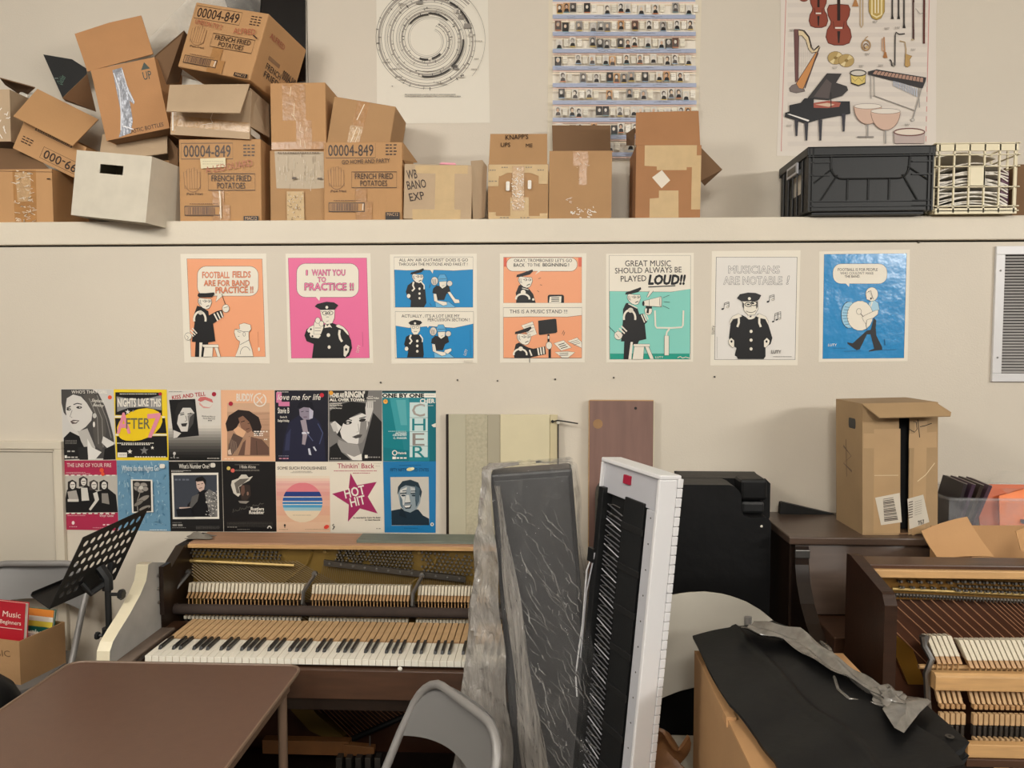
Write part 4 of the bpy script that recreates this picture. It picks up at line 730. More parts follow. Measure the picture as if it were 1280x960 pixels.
def c11(A):
    cs = ['#E6D6C0', '#E9C8B4', '#E6B9AC', '#E0A8A0', '#E3B0A2', '#E0A69C', '#DB9C92', '#DDA392', '#E2AF9A', '#E0AC92', '#E3B798', '#E6BFA0', '#E3BC9E']
    ys = [580, 596, 612, 626, 642, 660, 680, 706, 734, 770, 830, 872, 936]
    A.rect(24, 494, 364, 580, '#E6DCCA')
    for i in range(12): A.rect(26 + i * .4, ys[i], 365 + i * .3, ys[i + 1], cs[i])
    def band(y0, y1, c):
        cx, cy, r = 194, 748, 126; P = []
        for k in range(9): y = y0 + (y1 - y0) * k / 8; P.append((cx + math.sqrt(max(0, r * r - (y - cy) ** 2)), y))
        for k in range(8, -1, -1): y = y0 + (y1 - y0) * k / 8; P.append((cx - math.sqrt(max(0, r * r - (y - cy) ** 2)), y))
        A.poly(P, c)
    band(624, 682, '#DE7F86'); band(680, 710, '#2A3F7E'); band(712, 716, W1); band(716, 738, '#2C5C9E'); band(740, 744, W1); band(744, 758, '#2E7CB8'); band(759, 763, W1); band(763, 780, '#4E9CC6'); band(780, 800, '#9CC2CC'); band(800, 873, '#E9D6B8')
    A.text('SOME SUCH FOOLISHNESS', 36, 344, 540, 18, '#4A423E'); A.scrib(134, 250, 550, 3, '#8E857A'); A.scrib(120, 260, 558, 3, '#8E857A'); A.scrib(134, 250, 826, 4, '#B9A88E'); A.ell(82, 892, 6, 8, '#3A3430'); A.line([(82, 890), (82, 908)], 4, '#3A3430'); A.scrib(46, 104, 916, 4, '#A88E78'); A.scrib(210, 360, 916, 3, '#A88E78'); A.p = 'sticker'; A.ell(345, 902, 17, 12, '#E5483A', a=-25); A.p = 'printed_picture'
cover('cream and pink song sheet with a blue striped setting sun', 340, [(22, 494), (362, 492), (368, 936), (30, 936)], c11, '#E6D8C2')
def c12(A):
    A.poly([(496, 562), (538, 640), (662, 618), (606, 712), (668, 818), (556, 786), (480, 870), (486, 762), (380, 694), (484, 666)], '#A12A5E')
    A.text("Thinkin' Back", 414, 646, 532, 30, '#A8324E', bold=.012); A.text('HOT', 466, 594, 722, 56, W1, rot=-13, bold=.025); A.text('HIT', 502, 596, 776, 54, W1, rot=-13, bold=.025)
    A.scrib(392, 666, 546, 5, '#B5546A'); A.scrib(512, 624, 560, 5, '#B5546A'); A.text('As recorded by Color Me Badd', 512, 684, 848, 9, '#4A4440', bold=.03); A.text('on Giant Records', 588, 684, 862, 9, '#4A4440', bold=.03); A.line([(392, 884), (382, 892), (396, 900), (384, 918)], 6, '#4A4440'); A.scrib(660, 690, 910, 5, '#8E857A'); A.scrib(644, 690, 500, 3, '#B9AFA2'); A.scrib(656, 686, 516, 4, '#B9AFA2')
cover('cream song sheet with a large crimson star', 340, [(362, 492), (700, 490), (707, 936), (370, 936)], c12, '#E4DBCA')
def c13(A):
    for P, c in (([(296, 100), (380, 90), (440, 488), (300, 488)], '#0F7E88'), ([(340, 90), (460, 90), (470, 300), (380, 300)], '#3A9AA2'), ([(380, 100), (440, 100), (450, 260), (410, 260)], '#5AAAB0'), ([(580, 120), (632, 120), (632, 488), (590, 488)], '#0C6A76'), ([(300, 400), (460, 420), (460, 488), (300, 488)], '#0E7480')): A.poly(P, c)
    A.rect(292, 42, 632, 54, '#1A3A40'); A.rect(292, 58, 632, 86, '#EDE8DC'); A.text('ONE BY ONE', 294, 556, 84, 23, '#14201F', bold=.05); A.scrib(566, 622, 70, 3, '#8E8A82')
    A.rect(466, 116, 580, 462, '#C9DCDA'); A.text('C', 482, 562, 204, 78, '#A39B93', bold=.01); A.text('H', 482, 566, 294, 76, '#137F84', bold=-.005); A.text('E', 484, 560, 388, 78, '#8E857F', bold=-.005); A.text('R', 484, 566, 468, 78, '#137F84', bold=.0)
    for y in (212, 300, 392): A.line([(466, y), (580, y)], 3, '#7E9A98')
    A.text('CHER', 532, 624, 120, 26, '#EFEAE0', bold=.03); A.scrib(536, 620, 134, 5, '#B9C6C4'); A.scrib(332, 448, 296, 5, '#A9CCCC'); A.text('ANTHONY', 376, 448, 316, 11, '#D6E6E4', bold=.04); A.text('CRONSTRY', 360, 448, 328, 11, '#D6E6E4', bold=.04); A.text('C. PARKER', 364, 448, 346, 10, '#D6E6E4', bold=.04)
    A.arc(372, 434, 14, 14, 0, 360, 6, '#EFEAE0'); A.text('Warlords', 390, 446, 442, 14, '#EFEAE0', bold=.03); A.rect(358, 458, 380, 474, '#EFEAE0'); A.scrib(384, 452, 462, 9, '#EFEAE0'); dot(A, 314, 110, '#E9A94C', 15); A.ell(314, 108, 6, 5, '#C9822C'); A.poly([(604, 258), (632, 246), (632, 272), (616, 272)], W1)
cover('teal song sheet with one pale upright column of giant letters', 420, [(292, 42), (630, 42), (632, 488), (298, 488)], c13, '#14808C')
def c14(A):
    A.poly([(344, 588), (586, 586), (590, 892), (352, 894)], '#C9C3B8'); A.poly([(352, 892), (350, 800), (400, 790), (430, 790), (520, 792), (550, 830), (588, 850), (590, 892)], '#162A38')
    A.poly([(392, 690), (396, 650), (420, 618), (470, 610), (520, 630), (540, 690), (532, 750), (510, 790), (470, 812), (430, 800), (404, 760)], '#8E9AA0'); A.poly([(388, 700), (392, 650), (420, 614), (470, 604), (520, 622), (544, 680), (536, 720), (520, 680), (500, 650), (440, 640), (410, 656)], '#22343F')
    A.poly([(405, 670), (450, 650), (440, 690), (430, 770), (410, 750)], '#CFCEC8'); A.poly([(470, 650), (505, 660), (500, 690), (475, 690)], '#B9BDBD'); A.line([(406, 692), (446, 688)], 8, '#22343F'); A.line([(472, 692), (512, 690)], 8, '#22343F'); A.ell(426, 704, 14, 6, '#22343F'); A.ell(492, 704, 14, 6, '#22343F'); A.poly([(444, 700), (462, 700), (470, 746), (434, 750)], '#CFCEC8'); A.line([(436, 752), (472, 750)], 6, '#22343F')
    A.poly([(500, 640), (530, 660), (526, 740), (505, 780), (500, 720)], '#4A5E6A'); A.poly([(404, 700), (420, 730), (424, 790), (408, 770)], '#5E717C'); A.line([(420, 676), (446, 672)], 5, '#22343F'); A.line([(474, 676), (508, 676)], 5, '#22343F'); A.poly([(426, 766), (480, 762), (470, 786), (440, 788)], '#1A2A34'); A.poly([(430, 768), (474, 765), (464, 778), (440, 780)], '#E6E2DA'); A.line([(505, 730), (512, 770)], 6, '#3A4E5A'); A.poly([(410, 780), (430, 800), (450, 850), (400, 830)], '#0F202C')
    A.text('FIFTY NIFTY UNITED STATES', 344, 586, 552, 20, '#123A58'); A.scrib(400, 540, 512, 3, '#0E4A72'); A.p = 'sticker'; A.ell(468, 538, 22, 11, '#E6D79A', a=-8); A.ell(484, 534, 12, 9, '#EFE6C0'); A.p = 'printed_picture'; A.ell(608, 886, 11, 12, W1); A.ell(608, 886, 4, 7, '#123A58'); A.scrib(430, 520, 908, 3, '#0E4A72')
cover('bright blue song sheet with a photo of a grinning man', 420, [(298, 490), (632, 488), (630, 940), (308, 938)], c14, '#1676AE')
# ------------------------------------------------------------------ cartons
def frame_of(bl, br, tl, Y, yaw=0, pitch=0, z=None):
    a, b, c = at(*bl, Y), at(*br, Y), at(*tl, Y)
    roll = math.atan2(b.z - a.z, b.x - a.x); ux = Vector((math.cos(roll), 0, math.sin(roll)))
    W = (b - a).length / math.cos(R(yaw)) ; H = (c - a).dot(Vector((-math.sin(roll), 0, math.cos(roll))))
    p = (a + b) / 2
    if z is not None: p.z = z
    Mx = Matrix.Translation(p) @ Matrix.Rotation(-roll, 4, 'Y') @ Matrix.Rotation(R(pitch), 4, 'X') @ Matrix.Rotation(R(yaw), 4, 'Z')
    return Mx, W, H
BOXES = 'cardboard boxes piled on the ledge'
def carton(label, Mx, W, H, D, m='card', mi='card_dark', top='closed', name='cardboard_box', cat='box', group=BOXES, slot=None):
    t = thing(name, label, cat, group, Mx=Mx); w2 = W / 2; e = .004; mb = MB()
    if top == 'closed':
        mb.box(-w2, 0, 0, w2, D, H, m); mb.build('body', t, bevel=.004)
        s_ = MB(); s_.box(-w2 + .006, D / 2 - .001, H, w2 - .006, D / 2 + .001, H + .0012, mi); s_.build('top_seam', t)
    else:
        if slot:
            x0, x1, z0, z1 = slot
            mb.box(-w2, 0, 0, w2, e, z0, m); mb.box(-w2, 0, z1, w2, e, H, m); mb.box(-w2, 0, z0, x0, e, z1, m); mb.box(x1, 0, z0, w2, e, z1, m)
        else: mb.box(-w2, 0, 0, w2, e, H, m)
        mb.box(-w2, D - e, 0, w2, D, H, m); mb.box(-w2, e, 0, -w2 + e, D - e, H, m); mb.box(w2 - e, e, 0, w2, D - e, H, m); mb.box(-w2 + e, e, 0, w2 - e, D - e, e, mi)
        mb.build('body', t)
    t['_d'] = 0; del t['_d']
    return t
def flap(t, pts, m='card', name='flap', th=.004, Mx=None, bend=0):
    "a cardboard flap given by corner points (px, py, depth)"
    inv = (Mx or t.matrix_world).inverted(); P = [inv @ at(*p) for p in pts]
    n = (P[1] - P[0]).cross(P[-1] - P[0]).normalized() * th
    mb = MB(); k = len(P); mb.add(P + [p + n for p in P], [tuple(range(k - 1, -1, -1)), tuple(range(k, 2 * k))] + [(i, (i + 1) % k, k + (i + 1) % k, k + i) for i in range(k)], m)
    return mb.build(name, t)
def art_on(t, W, H, y=-.0002):
    f = homog([(0, 0), (100, 0), (100, 100), (0, 100)], [(-W / 2, H), (W / 2, H), (W / 2, 0), (-W / 2, 0)])
    A = Art(f, y, .00012); A.p = 'printed_marking'; return A
def art_side(t, W, D, H, Mside):
    pass
INK = '#3A2A22'
def tape(A, P, m): A.p = 'tape'; A.poly(P, m); A.p = 'printed_marking'
def fries(A, oy=0):
    if oy: f0 = A.f; A.f = lambda x, y: f0(x, max(1.5, y + oy) if y < 99 else y)
    A.line([(3, 5), (66, 5), (66, 24), (3, 24), (3, 5)], .8, INK); A.text('00004-849', 6, 63.5, 21.5, 14, INK, bold=.012)
    for y in (7, 11, 15, 19): A.scrib(79, 94, y, 1.6, INK, 3)
    for x, y0, a in ((9, 40, -1), (12, 37, 0), (15, 40, .6), (18, 36, 0), (21, 38, .4), (24, 41, 1)): A.poly([(x - 2, 60), (x - 2.4 + a, y0), (x + .8 + a, y0 - 1.5), (x + 2, 60)], MATS['card'], '#7A5A40', .5)
    A.arc(17, 52, 10, 12, 20, 160, .6, '#7A5A40'); A.text('(Papas Fritas)', 9, 29, 67.5, 2.6, INK)
    A.line([(36, 42), (93, 42), (93, 62), (36, 62), (36, 42)], .8, INK); A.text('FRENCH FRIED', 40, 88.5, 51, 7, INK); A.text('POTATOES', 47, 81, 60, 7, INK)
    tape(A, [(41, 63), (55, 63), (55, 100), (41, 100)], 'tape_brown'); tape(A, [(44, 80), (62, 80), (62, 99), (44, 99)], 'tape_brown')
    A.scrib(13, 48, 78, 1, '#7A5A40'); A.rect(6.5, 81, 52.5, 93, '#4A3A30'); A.rect(7.5, 82.2, 51.5, 91.8, MATS['card'])
    rnd = random.Random(3); x = 9
    while x < 44: q = rnd.uniform(.5, 1.8); A.rect(x, 82.6, x + q, 91.4, '#6E5444'); x += q + rnd.uniform(.4, 1.1)
    A.poly([(50, 83), (51.2, 82.6), (50.4, 91.2), (49.4, 91)], '#EFE6D8')
    A.rect(79, 93.5, 97, 99, '#2A211C'); A.text('MAC12', 81, 95, 98.2, 3.8, '#C9A27A')
# --- bottom row, left to right
Mx, W, H = frame_of((-42, 281), (67, 280), (-42, 214), 3.215, z=ZL)
t = carton('low box at the far left of the ledge with crackled tape down its front', Mx, W, H, .26, top='open')
flap(t, [(-42, 214, 3.2165), (66, 216, 3.2165), (50, 200, 3.29), (38, 188, 3.33), (-42, 184, 3.33)], 'card_dark')
A = art_on(t, W, H); tape(A, [(55, 2), (82, 2), (81, 99), (56, 99)], 'tape_brown'); tape(A, [(58, 6), (76, 6), (75, 60), (60, 60)], 'tape_clear')
rnd = random.Random(8)
for i in range(46):
    x, y = rnd.uniform(56, 78), rnd.uniform(3, 98); A.line([(x, y), (x + rnd.uniform(-5, 5), y + rnd.uniform(-4, 4)), (x + rnd.uniform(-2, 6), y + rnd.uniform(-3, 3))], rnd.uniform(.5, 1.3), '#E9DCC8')
A.rect(95, 18, 103 - 4, 20, INK); A.build(t)
Mx, W, H = frame_of((83, 271), (187, 284), (89, 189), 3.095, yaw=-10)
Mx = Matrix.Translation((0, 0, .013)) @ Mx
WB = carton('pale grey-white file box with a hand hole hanging over the ledge edge', Mx, W, H, .23, 'card_white', mat('file_box_inside', '#A39A8A', .85), 'open', name='file_box', cat='box', slot=(-.06, .05, H * .68, H * .82))
mb = MB(); mb.box(-W / 2 + .004, .004, H - .004, W / 2 - .004, .226, H, 'card_white'); mb.box(-W / 2 + .006, .006, .006, W / 2 - .006, .22, .08, 'file_box_inside'); mb.build('added_top_panel', WB)  # unseen top added to shut light out so the hand hole looks dark
Mx, W, H = frame_of((126, 280), (221, 278), (126, 197), 3.36, z=ZL)
t = carton('open box wedged between the white file box and the wall under the leaning box', Mx, W, H, .16, 'card_mid', top='open')
flap(t, [(125, 190, 3.30), (128, 168, 3.358), (209, 157, 3.358), (209, 191, 3.30), (172, 196, 3.29)], 'card_grey'); flap(t, [(209, 170, 3.36), (222, 186, 3.33), (222, 212, 3.34), (211, 208, 3.362)], 'card_dark')
Mx, W, H = frame_of((225, 279), (327, 279), (222, 176), 3.215, z=ZL)
B8 = carton('potato carton with a pale sticker standing on the ledge beside the white file box', Mx, W, H, .27, 'card')
A = art_on(B8, W, H); fries(A); A.p = 'sticker'; A.poly([(27, 24), (58, 23), (58, 34), (28, 36)], '#D9CDA9'); A.scrib(30, 56, 27, 1, '#B9AC8A'); A.scrib(30, 56, 30, 1, '#B9AC8A'); A.p = 'printed_marking'
A.text('A LEDOUARD', 34, 92, 42, 8, '#B0694A', rot=-9, bold=0.0); tape(A, [(49, 64), (52, 63), (52.5, 96), (50.5, 99)], 'tape_clear'); A.line([(50, 63), (51, 76), (51.5, 96)], 1, '#F0E4D2'); A.build(B8)
Mx, W, H = frame_of((338, 279), (406, 279), (338, 190), 3.23, z=ZL)
t = carton('box with a large faded paper label and torn white tape on its front', Mx, W, H, .26, 'card_mid')
A = art_on(t, W, H); A.p = 'sticker'; A.poly([(9, 1), (99, 2), (99, 53), (72, 54), (12, 53)], '#B8A68C'); A.p = 'printed_marking'
rnd = random.Random(6)
for i in range(70): x = rnd.uniform(14, 96); y = rnd.uniform(4, 50); A.line([(x, y), (x + rnd.uniform(-1, 1), y + rnd.uniform(2, 10))], rnd.uniform(.4, 1), rnd.choice(['#D3C7B2', '#94836C', '#C9BBA2']))
A.scrib(16, 92, 3, 2, '#7E6C58'); A.rect(42, 38, 50, 41, '#5A4A3C'); A.rect(88, 39, 97, 41, '#5A4A3C')
tape(A, [(32, 58), (63, 58), (64, 99), (32, 99)], 'tape_beige')
for i in range(90): x = rnd.uniform(33, 62); y = rnd.uniform(59, 98); A.line([(x, y), (x + rnd.uniform(-3, 3), y + rnd.uniform(-2, 2))], .8, rnd.choice(['#CFC2AE', '#7A6248', '#B9A88E']))
A.build(t)
Mx, W, H = frame_of((405, 278), (503, 278), (405, 180), 3.215, z=ZL)
t = carton('potato carton with black handwriting under its printed number beside the band box', Mx, W, H, .27, 'card'); B11 = t
A = art_on(t, W, H); fries(A, -4); A.text('GO HOME AND PARTY', 24, 85, 32.5, 5.2, INK, rot=-2); A.build(t)
flap(t, [(504, 178, 3.22), (522, 203, 3.3), (507, 204, 3.24), (504, 200, 3.218)], 'card_mid')
Mx, W, H = frame_of((504, 273), (589, 275), (504, 204), 3.2, z=ZL)
t = carton('crumpled tan box marked by hand with masking tape in an I shape', Mx, W, H, .24, 'card_grey')
A = art_on(t, W, H); tape(A, [(16, 3), (93, 1), (93, 16), (16, 17)], 'tape_beige'); tape(A, [(46, 16), (74, 15), (75, 82), (46, 82)], 'tape_beige'); tape(A, [(13, 82), (84, 81), (84, 100), (14, 101)], 'tape_beige')
A.text('WB', 5, 20, 28, 16, INK, rot=-8, bold=.01); A.text('BANO', 6, 34, 47, 15, INK, rot=-10, bold=.01); A.text('EXP', 10, 32, 68, 14, INK, rot=-12, bold=.01); A.build(t)
flap(t, [(589, 201, 3.199), (603, 200, 3.235), (609, 208, 3.25), (606, 272, 3.25), (592, 275, 3.201)], 'card_grey', name='crushed_side')
p = at(561, 200, 3.25); m = MB(); m.box(-.034, 0, 0, .034, .06, .004, '#DE8FA0'); m.box(-.03, .004, .004, .03, .055, .009, '#E7A4B0')
o = m.build('paper_slip'); o.location = (p.x, 3.215, ZL + H + .0018); o.rotation_euler = (0, R(2), R(4)); tag(o, 'pink folded paper lying on top of the masking-taped box', 'paper')
Mx, W, H = frame_of((610, 276), (685, 276), (611, 207), 3.21, z=ZL)
t = carton('small open box with upright lettered flap and printed tape around its edges', Mx, W, H, .24, 'card_mid', top='open')
fl = flap(t, [(611, 207, 3.2135), (684, 207, 3.2135), (684, 168, 3.25), (613, 168, 3.25)], 'card_mid')
A = art_on(t, W, H)
A.text("KNAPP'S", 28, 66, -47, 9, INK, rot=-2); A.text('UPS', 20, 36, -33, 8, INK); A.text('ME', 62, 73, -32, 7, INK)
for mbp in A.parts.values():       # the flap leans back, so its writing leans with it
    for k, v in enumerate(mbp.v):
        if v[2] > H: mbp.v[k] = (v[0], v[1] + .002 + (v[2] - H) * .0365 / (at(648, 168, 3.25).z - at(648, 207, 3.2135).z) - .0045, v[2])
for P in ([(1, 1), (99, 1), (99, 16), (90, 24), (70, 16), (32, 16), (20, 22), (1, 14)], [(0, 14), (18, 20), (17, 40), (0, 40)], [(84, 16), (99, 14), (99, 36), (84, 36)], [(37, 60), (68, 60), (68, 99), (37, 99)], [(1, 94), (99, 94), (99, 100), (1, 100)], [(1, 87), (13, 87), (13, 97), (1, 97)], [(86, 89), (99, 89), (99, 98), (86, 98)]): tape(A, P, 'tape_beige')
for i in range(5): A.scrib(2 + i * 20, 14 + i * 20, 5 if i % 2 else 10, 2, '#8E8068', 3)
A.scrib(1, 16, 30, 2, '#8E8068', 3); A.scrib(20, 36, 96, 2, '#8E8068'); A.scrib(54, 70, 96, 2, '#8E8068'); tape(A, [(40, 4), (60, 4), (60, 84), (40, 84)], 'tape_clear')
rnd = random.Random(12)
for i in range(60): x, y = rnd.uniform(40, 60), rnd.uniform(6, 82); A.line([(x, y), (x + rnd.uniform(-4, 4), y + rnd.uniform(-3, 3))], 1.1, '#EFE8DC')
A.rr(30, 32, 36, 49, 2, '#E6E0D6'); A.rr(66, 30, 72, 46, 2, '#E6E0D6'); A.build(t)
Mx, W, H = frame_of((686, 274), (764, 274), (687, 189), 3.21, z=ZL)
t = carton('plain taped box with its dark back flap standing up behind it', Mx, W, H, .24, 'card_mid', top='open')
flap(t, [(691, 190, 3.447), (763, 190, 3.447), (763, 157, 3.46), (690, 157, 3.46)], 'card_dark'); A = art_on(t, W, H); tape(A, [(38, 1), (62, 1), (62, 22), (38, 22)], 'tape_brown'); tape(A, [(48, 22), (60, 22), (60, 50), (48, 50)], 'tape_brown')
for i in range(40): x, y = rnd.uniform(34, 74), rnd.gauss(90, 3); A.line([(x, y), (x + rnd.uniform(-5, 5), y + rnd.uniform(-2, 2))], 1.3, '#EDE6DC')
for i in range(10): x, y = rnd.uniform(38, 62), rnd.uniform(4, 44); A.line([(x, y), (x + rnd.uniform(-4, 4), y + rnd.uniform(-4, 4))], .8, '#E3D2BC')
for i in range(6): x, y = rnd.uniform(22, 34), rnd.uniform(68, 76); A.line([(x, y), (x + 4, y + rnd.uniform(-1, 2))], 1, '#D9C4B0')
A.build(t)
Mx, W, H = frame_of((794, 273), (875, 273), (794, 182), 3.205, z=ZL)
t = carton('tall box with beige tape patches and a white diamond label on its front', Mx, W, H, .24, mat('card_red', '#A87850', .8, var=.05, bump=.05, bscale=120), top='open')
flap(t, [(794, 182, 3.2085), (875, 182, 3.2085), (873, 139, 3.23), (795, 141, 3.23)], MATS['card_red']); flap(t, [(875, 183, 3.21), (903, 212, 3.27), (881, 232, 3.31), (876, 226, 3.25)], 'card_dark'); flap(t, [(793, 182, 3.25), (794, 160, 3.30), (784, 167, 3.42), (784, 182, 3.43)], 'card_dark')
A = art_on(t, W, H)
for P in ([(13, 0), (93, 0), (93, 14), (100, 14), (100, 88), (86, 88), (86, 30), (78, 30), (78, 34), (32, 34), (32, 29), (13, 28)], [(36, 62), (66, 62), (67, 99), (22, 99), (22, 73), (36, 72)]): tape(A, P, 'tape_beige')
A.p = 'sticker'; A.poly([(25, 44), (40, 34), (53, 48), (40, 59)], '#E0D5C3'); A.build(t)
# --- second layer
Mx, W, H = frame_of((339, 187), (408, 186), (336, 103), 3.24)
t = carton('box with shiny criss-crossed brown tape sitting on the faded-label box', Mx, W, H, .26, 'card'); t.location.z = ZL + .294 + .006
A = art_on(t, W, H); tape(A, [(22, 2), (64, 2), (64, 56), (22, 56)], 'tape_brown'); tape(A, [(46, 56), (74, 56), (74, 99), (46, 99)], 'tape_brown'); tape(A, [(1, 88), (99, 88), (99, 99), (1, 99)], 'tape_brown')
for P in ([(38, 6), (36, 20)], [(44, 30), (42, 50), (46, 56)], [(38, 46), (42, 50)], [(54, 62), (52, 72), (58, 74)], [(66, 66), (64, 72)], [(54, 96), (53, 84)], [(60, 86), (62, 98)]): A.line(P, .9, '#EBD6B4')
A.build(t)
Mx, W, H = frame_of((408, 181), (485, 194), (422, 121), 3.24)
Mx = Matrix.Translation((0, 0, .0)) @ Mx
t = carton('tilted box with one shiny tape strip resting on the carton with black handwriting', Mx, W, H, .24, 'card_mid')
A = art_on(t, W, H); tape(A, [(38, 1), (58, 1), (52, 100), (36, 100)], 'tape_brown'); tape(A, [(33, 52), (54, 52), (50, 99), (32, 99)], 'tape_clear'); A.line([(50, 6), (42, 40)], 1.3, '#F0E0C8'); A.line([(44, 54), (36, 96)], 1.2, '#EAD8BC'); A.line([(50, 58), (44, 90)], .9, '#EAD8BC'); A.build(t)
Mx, W, H = frame_of((213, 172), (312, 178), (212, 108), 3.2)
Mx = Matrix.Translation((0, 0, .013)) @ Mx
t = carton('greyish open box with a drooping front flap stacked on the stickered potato carton', Mx, W, H - .01, .26, 'card_grey', top='open')
flap(t, [(212, 106, 3.19), (312, 105, 3.19), (300, 141, 3.10), (208, 139, 3.10)], 'card_grey'); flap(t, [(313, 110, 3.205), (336, 130, 3.36), (337, 172, 3.32), (313, 158, 3.2)], 'card_grey'); flap(t, [(228, 96, 3.40), (256, 104, 3.40), (254, 112, 3.40), (227, 110, 3.40)], 'paper', 'paper_edge', .001)
A = art_on(t, W, H - .01); tape(A, [(1, 60), (99, 66), (99, 86), (1, 82)], 'tape_clear'); tape(A, [(0, 50), (6, 50), (6, 96), (0, 96)], 'tape_clear'); A.line([(54, 42), (50, 62), (53, 72)], .9, '#F0E6D6'); A.line([(40, 76), (52, 72)], .9, '#F0E6D6'); A.line([(2, 54), (3, 92)], 1.6, '#F4EEE2'); A.build(t)
m = MB(); inv = t.matrix_world.inverted(); P = [inv @ at(*q) for q in ((313.5, 160, 3.194), (325, 169, 3.262), (325, 177, 3.262), (313.5, 168, 3.194))]; m.add(P, [(0, 1, 2, 3)], '#DAD3C6'); m.build('sticker', t)
Mx, W, H = frame_of((216, 80), (317, 108), (250, -1), 3.2, yaw=-14, pitch=-4)
Mx = Matrix.Translation((0, 0, .008)) @ Mx
t = carton('potato carton tilted sideways on top of the pile with orange handwriting', Mx, W, H, .3, 'card')
A = art_on(t, W, H); fries(A); A.text('UNISON TO 2', 8, 46, 33, 7, '#B0644A', rot=4); A.text('ALFRED', 63, 92, 38, 8, '#B0644A', rot=-6); A.line([(90, 36), (96, 40)], 1.6, INK); A.build(t)
# right-hand face print of the tilted carton
f = homog([(0, 0), (100, 0), (100, 100), (0, 100)], [(0, H), (.3, H), (.3, 0), (0, 0)])
A = Art(f, 0, .0002); A.p = 'printed_marking'; A.rect(24, 50, 52, 56, '#8E6A4A'); A.text('FRENCH', 24, 60, 70, 9, INK); A.text('FRIED', 24, 60, 82, 9, INK); A.text('00004-849', 62, 96, 66, 14, INK); A.text('ALFRED', 14, 50, 28, 8, '#B0644A')
for k, mb in A.parts.items():
    mb.v = [(W / 2 - v[1] + .0004, v[0], v[2]) for v in mb.v]; mb.build(k, t)
Mx, W, H = frame_of((133, 176), (212, 160), (110, 90), 3.25, pitch=2)
t = carton('leaning box with its lid flap up, silver tape and an arrow sign', Mx, W, H, .25, mat('card_tan', '#B8875A', .8, var=.04, bump=.05, bscale=120), top='open')
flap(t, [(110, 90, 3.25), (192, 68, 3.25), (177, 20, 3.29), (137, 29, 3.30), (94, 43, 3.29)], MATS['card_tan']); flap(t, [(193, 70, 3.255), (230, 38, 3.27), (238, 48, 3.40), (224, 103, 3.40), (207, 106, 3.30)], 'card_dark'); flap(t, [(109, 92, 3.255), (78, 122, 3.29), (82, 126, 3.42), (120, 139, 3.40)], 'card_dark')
A = art_on(t, W, H); A.poly([(76, 14), (83, 4), (90, 14)], '#3E4840'); A.text('UP', 77, 90, 28, 11, '#3E4840', bold=.01); A.text('PLASTIC BOTTLES', 34, 92, 97, 5.5, INK, rot=-1)
tape(A, [(33, 6), (48, 5), (50, 30), (56, 55), (54, 58), (49, 52), (47, 80), (40, 96), (20, 99), (28, 86), (32, 60)], 'tape_silver'); A.line([(34, 10), (37, 34), (33, 62), (26, 90)], 1.6, '#DADCE2'); A.line([(48, 8), (50, 40), (55, 56)], 1.2, '#DADCE2'); A.line([(30, 84), (45, 92)], 1.5, '#ECECF0'); A.build(t)
Mx, W, H = frame_of((16, 185), (92, 222), (34, 148), 3.26)
t = carton('box tipped over with its number printed upside down and its lid flap slanting forward', Mx, W, H, .2, 'card', top='open')
flap(t, [(17, 146, 3.20), (91, 183, 3.20), (123, 150, 3.34), (47, 112, 3.34)], 'card')
A = art_on(t, W, H); A.line([(42, 55), (112, 55), (112, 90), (42, 90), (42, 55)], 1.2, INK); V0 = len(A.parts.get('lettering', MB()).v)
A.text('599-000', 108, 46, 60, -26, INK, bold=.012) ; A.rect(20, 6, 80, 22, '#4A3A30'); A.rect(22, 8, 78, 20, MATS['card']); x = 24
while x < 76: q = rnd.uniform(.6, 2.4); A.rect(x, 9, x + q, 19, '#4A3A30'); x += q + rnd.uniform(.5, 1.4)
for y in (52, 60, 68): A.scrib(8, 26, y, 3, INK, 3)
A.build(t)
Mx, W, H = frame_of((-60, 187), (14, 187), (-60, 112), 3.30)
Mx = Matrix.Translation((0, 0, .035)) @ Mx
t = carton('box with white scribbles at the left edge of the ledge above the taped box', Mx, W, H - .035, .22, 'card_grey', top='open')
flap(t, [(0, 98, 3.30), (44, 110, 3.40), (30, 122, 3.50), (6, 106, 3.42)], 'card_dark'); A = art_on(t, W, H)
for i in range(12): x, y = rnd.uniform(78, 98), rnd.uniform(48, 96); A.line([(x, y), (x + rnd.uniform(-6, 6), y + rnd.uniform(-8, 8))], 1.4, '#EDE6DC')
A.build(t)
m = MB(); P = [at(*q, 3.45) for q in ((20, 122), (26, 114), (34, 118), (33, 132), (28, 134))]; c = P[0].copy()
m.prism([(p.x - c.x, p.z - c.z) for p in P], 'y', 0, .01, 'paper'); m.prism([(p.x - c.x + .03, p.z - c.z + .005) for p in P], 'y', .015, .025, '#D8D3CA'); o = m.build('papers'); o.location = c; tag(o, 'white papers sticking up behind the tipped-over box', 'papers')
# black folder board
Q = [(54, 68), (90, 74), (107, 85), (109, 96), (78, 122)]; P = [at(*q, 3.46) for q in Q]; c = P[-1].copy()
m = MB(); m.prism([(p.x - c.x, p.z - c.z) for p in P], 'y', 0, .004, 'black_matte'); o = m.build('record_sleeve'); o.location = c; tag(o, 'black sleeve with green script poking up behind the leaning box', 'sleeve')
A = Art(lambda x, y: (lambda p: (p.x - c.x, p.z - c.z))(at(x / 5.333, y / 5.333, 3.46)), -.0003, .0002); A.text('Quickies', 410, 470, 570, 40, '#5E7A6C', rot=-62, shear=.2); A.scrib(356, 392, 520, 5, '#8E9A94'); A.build(o)
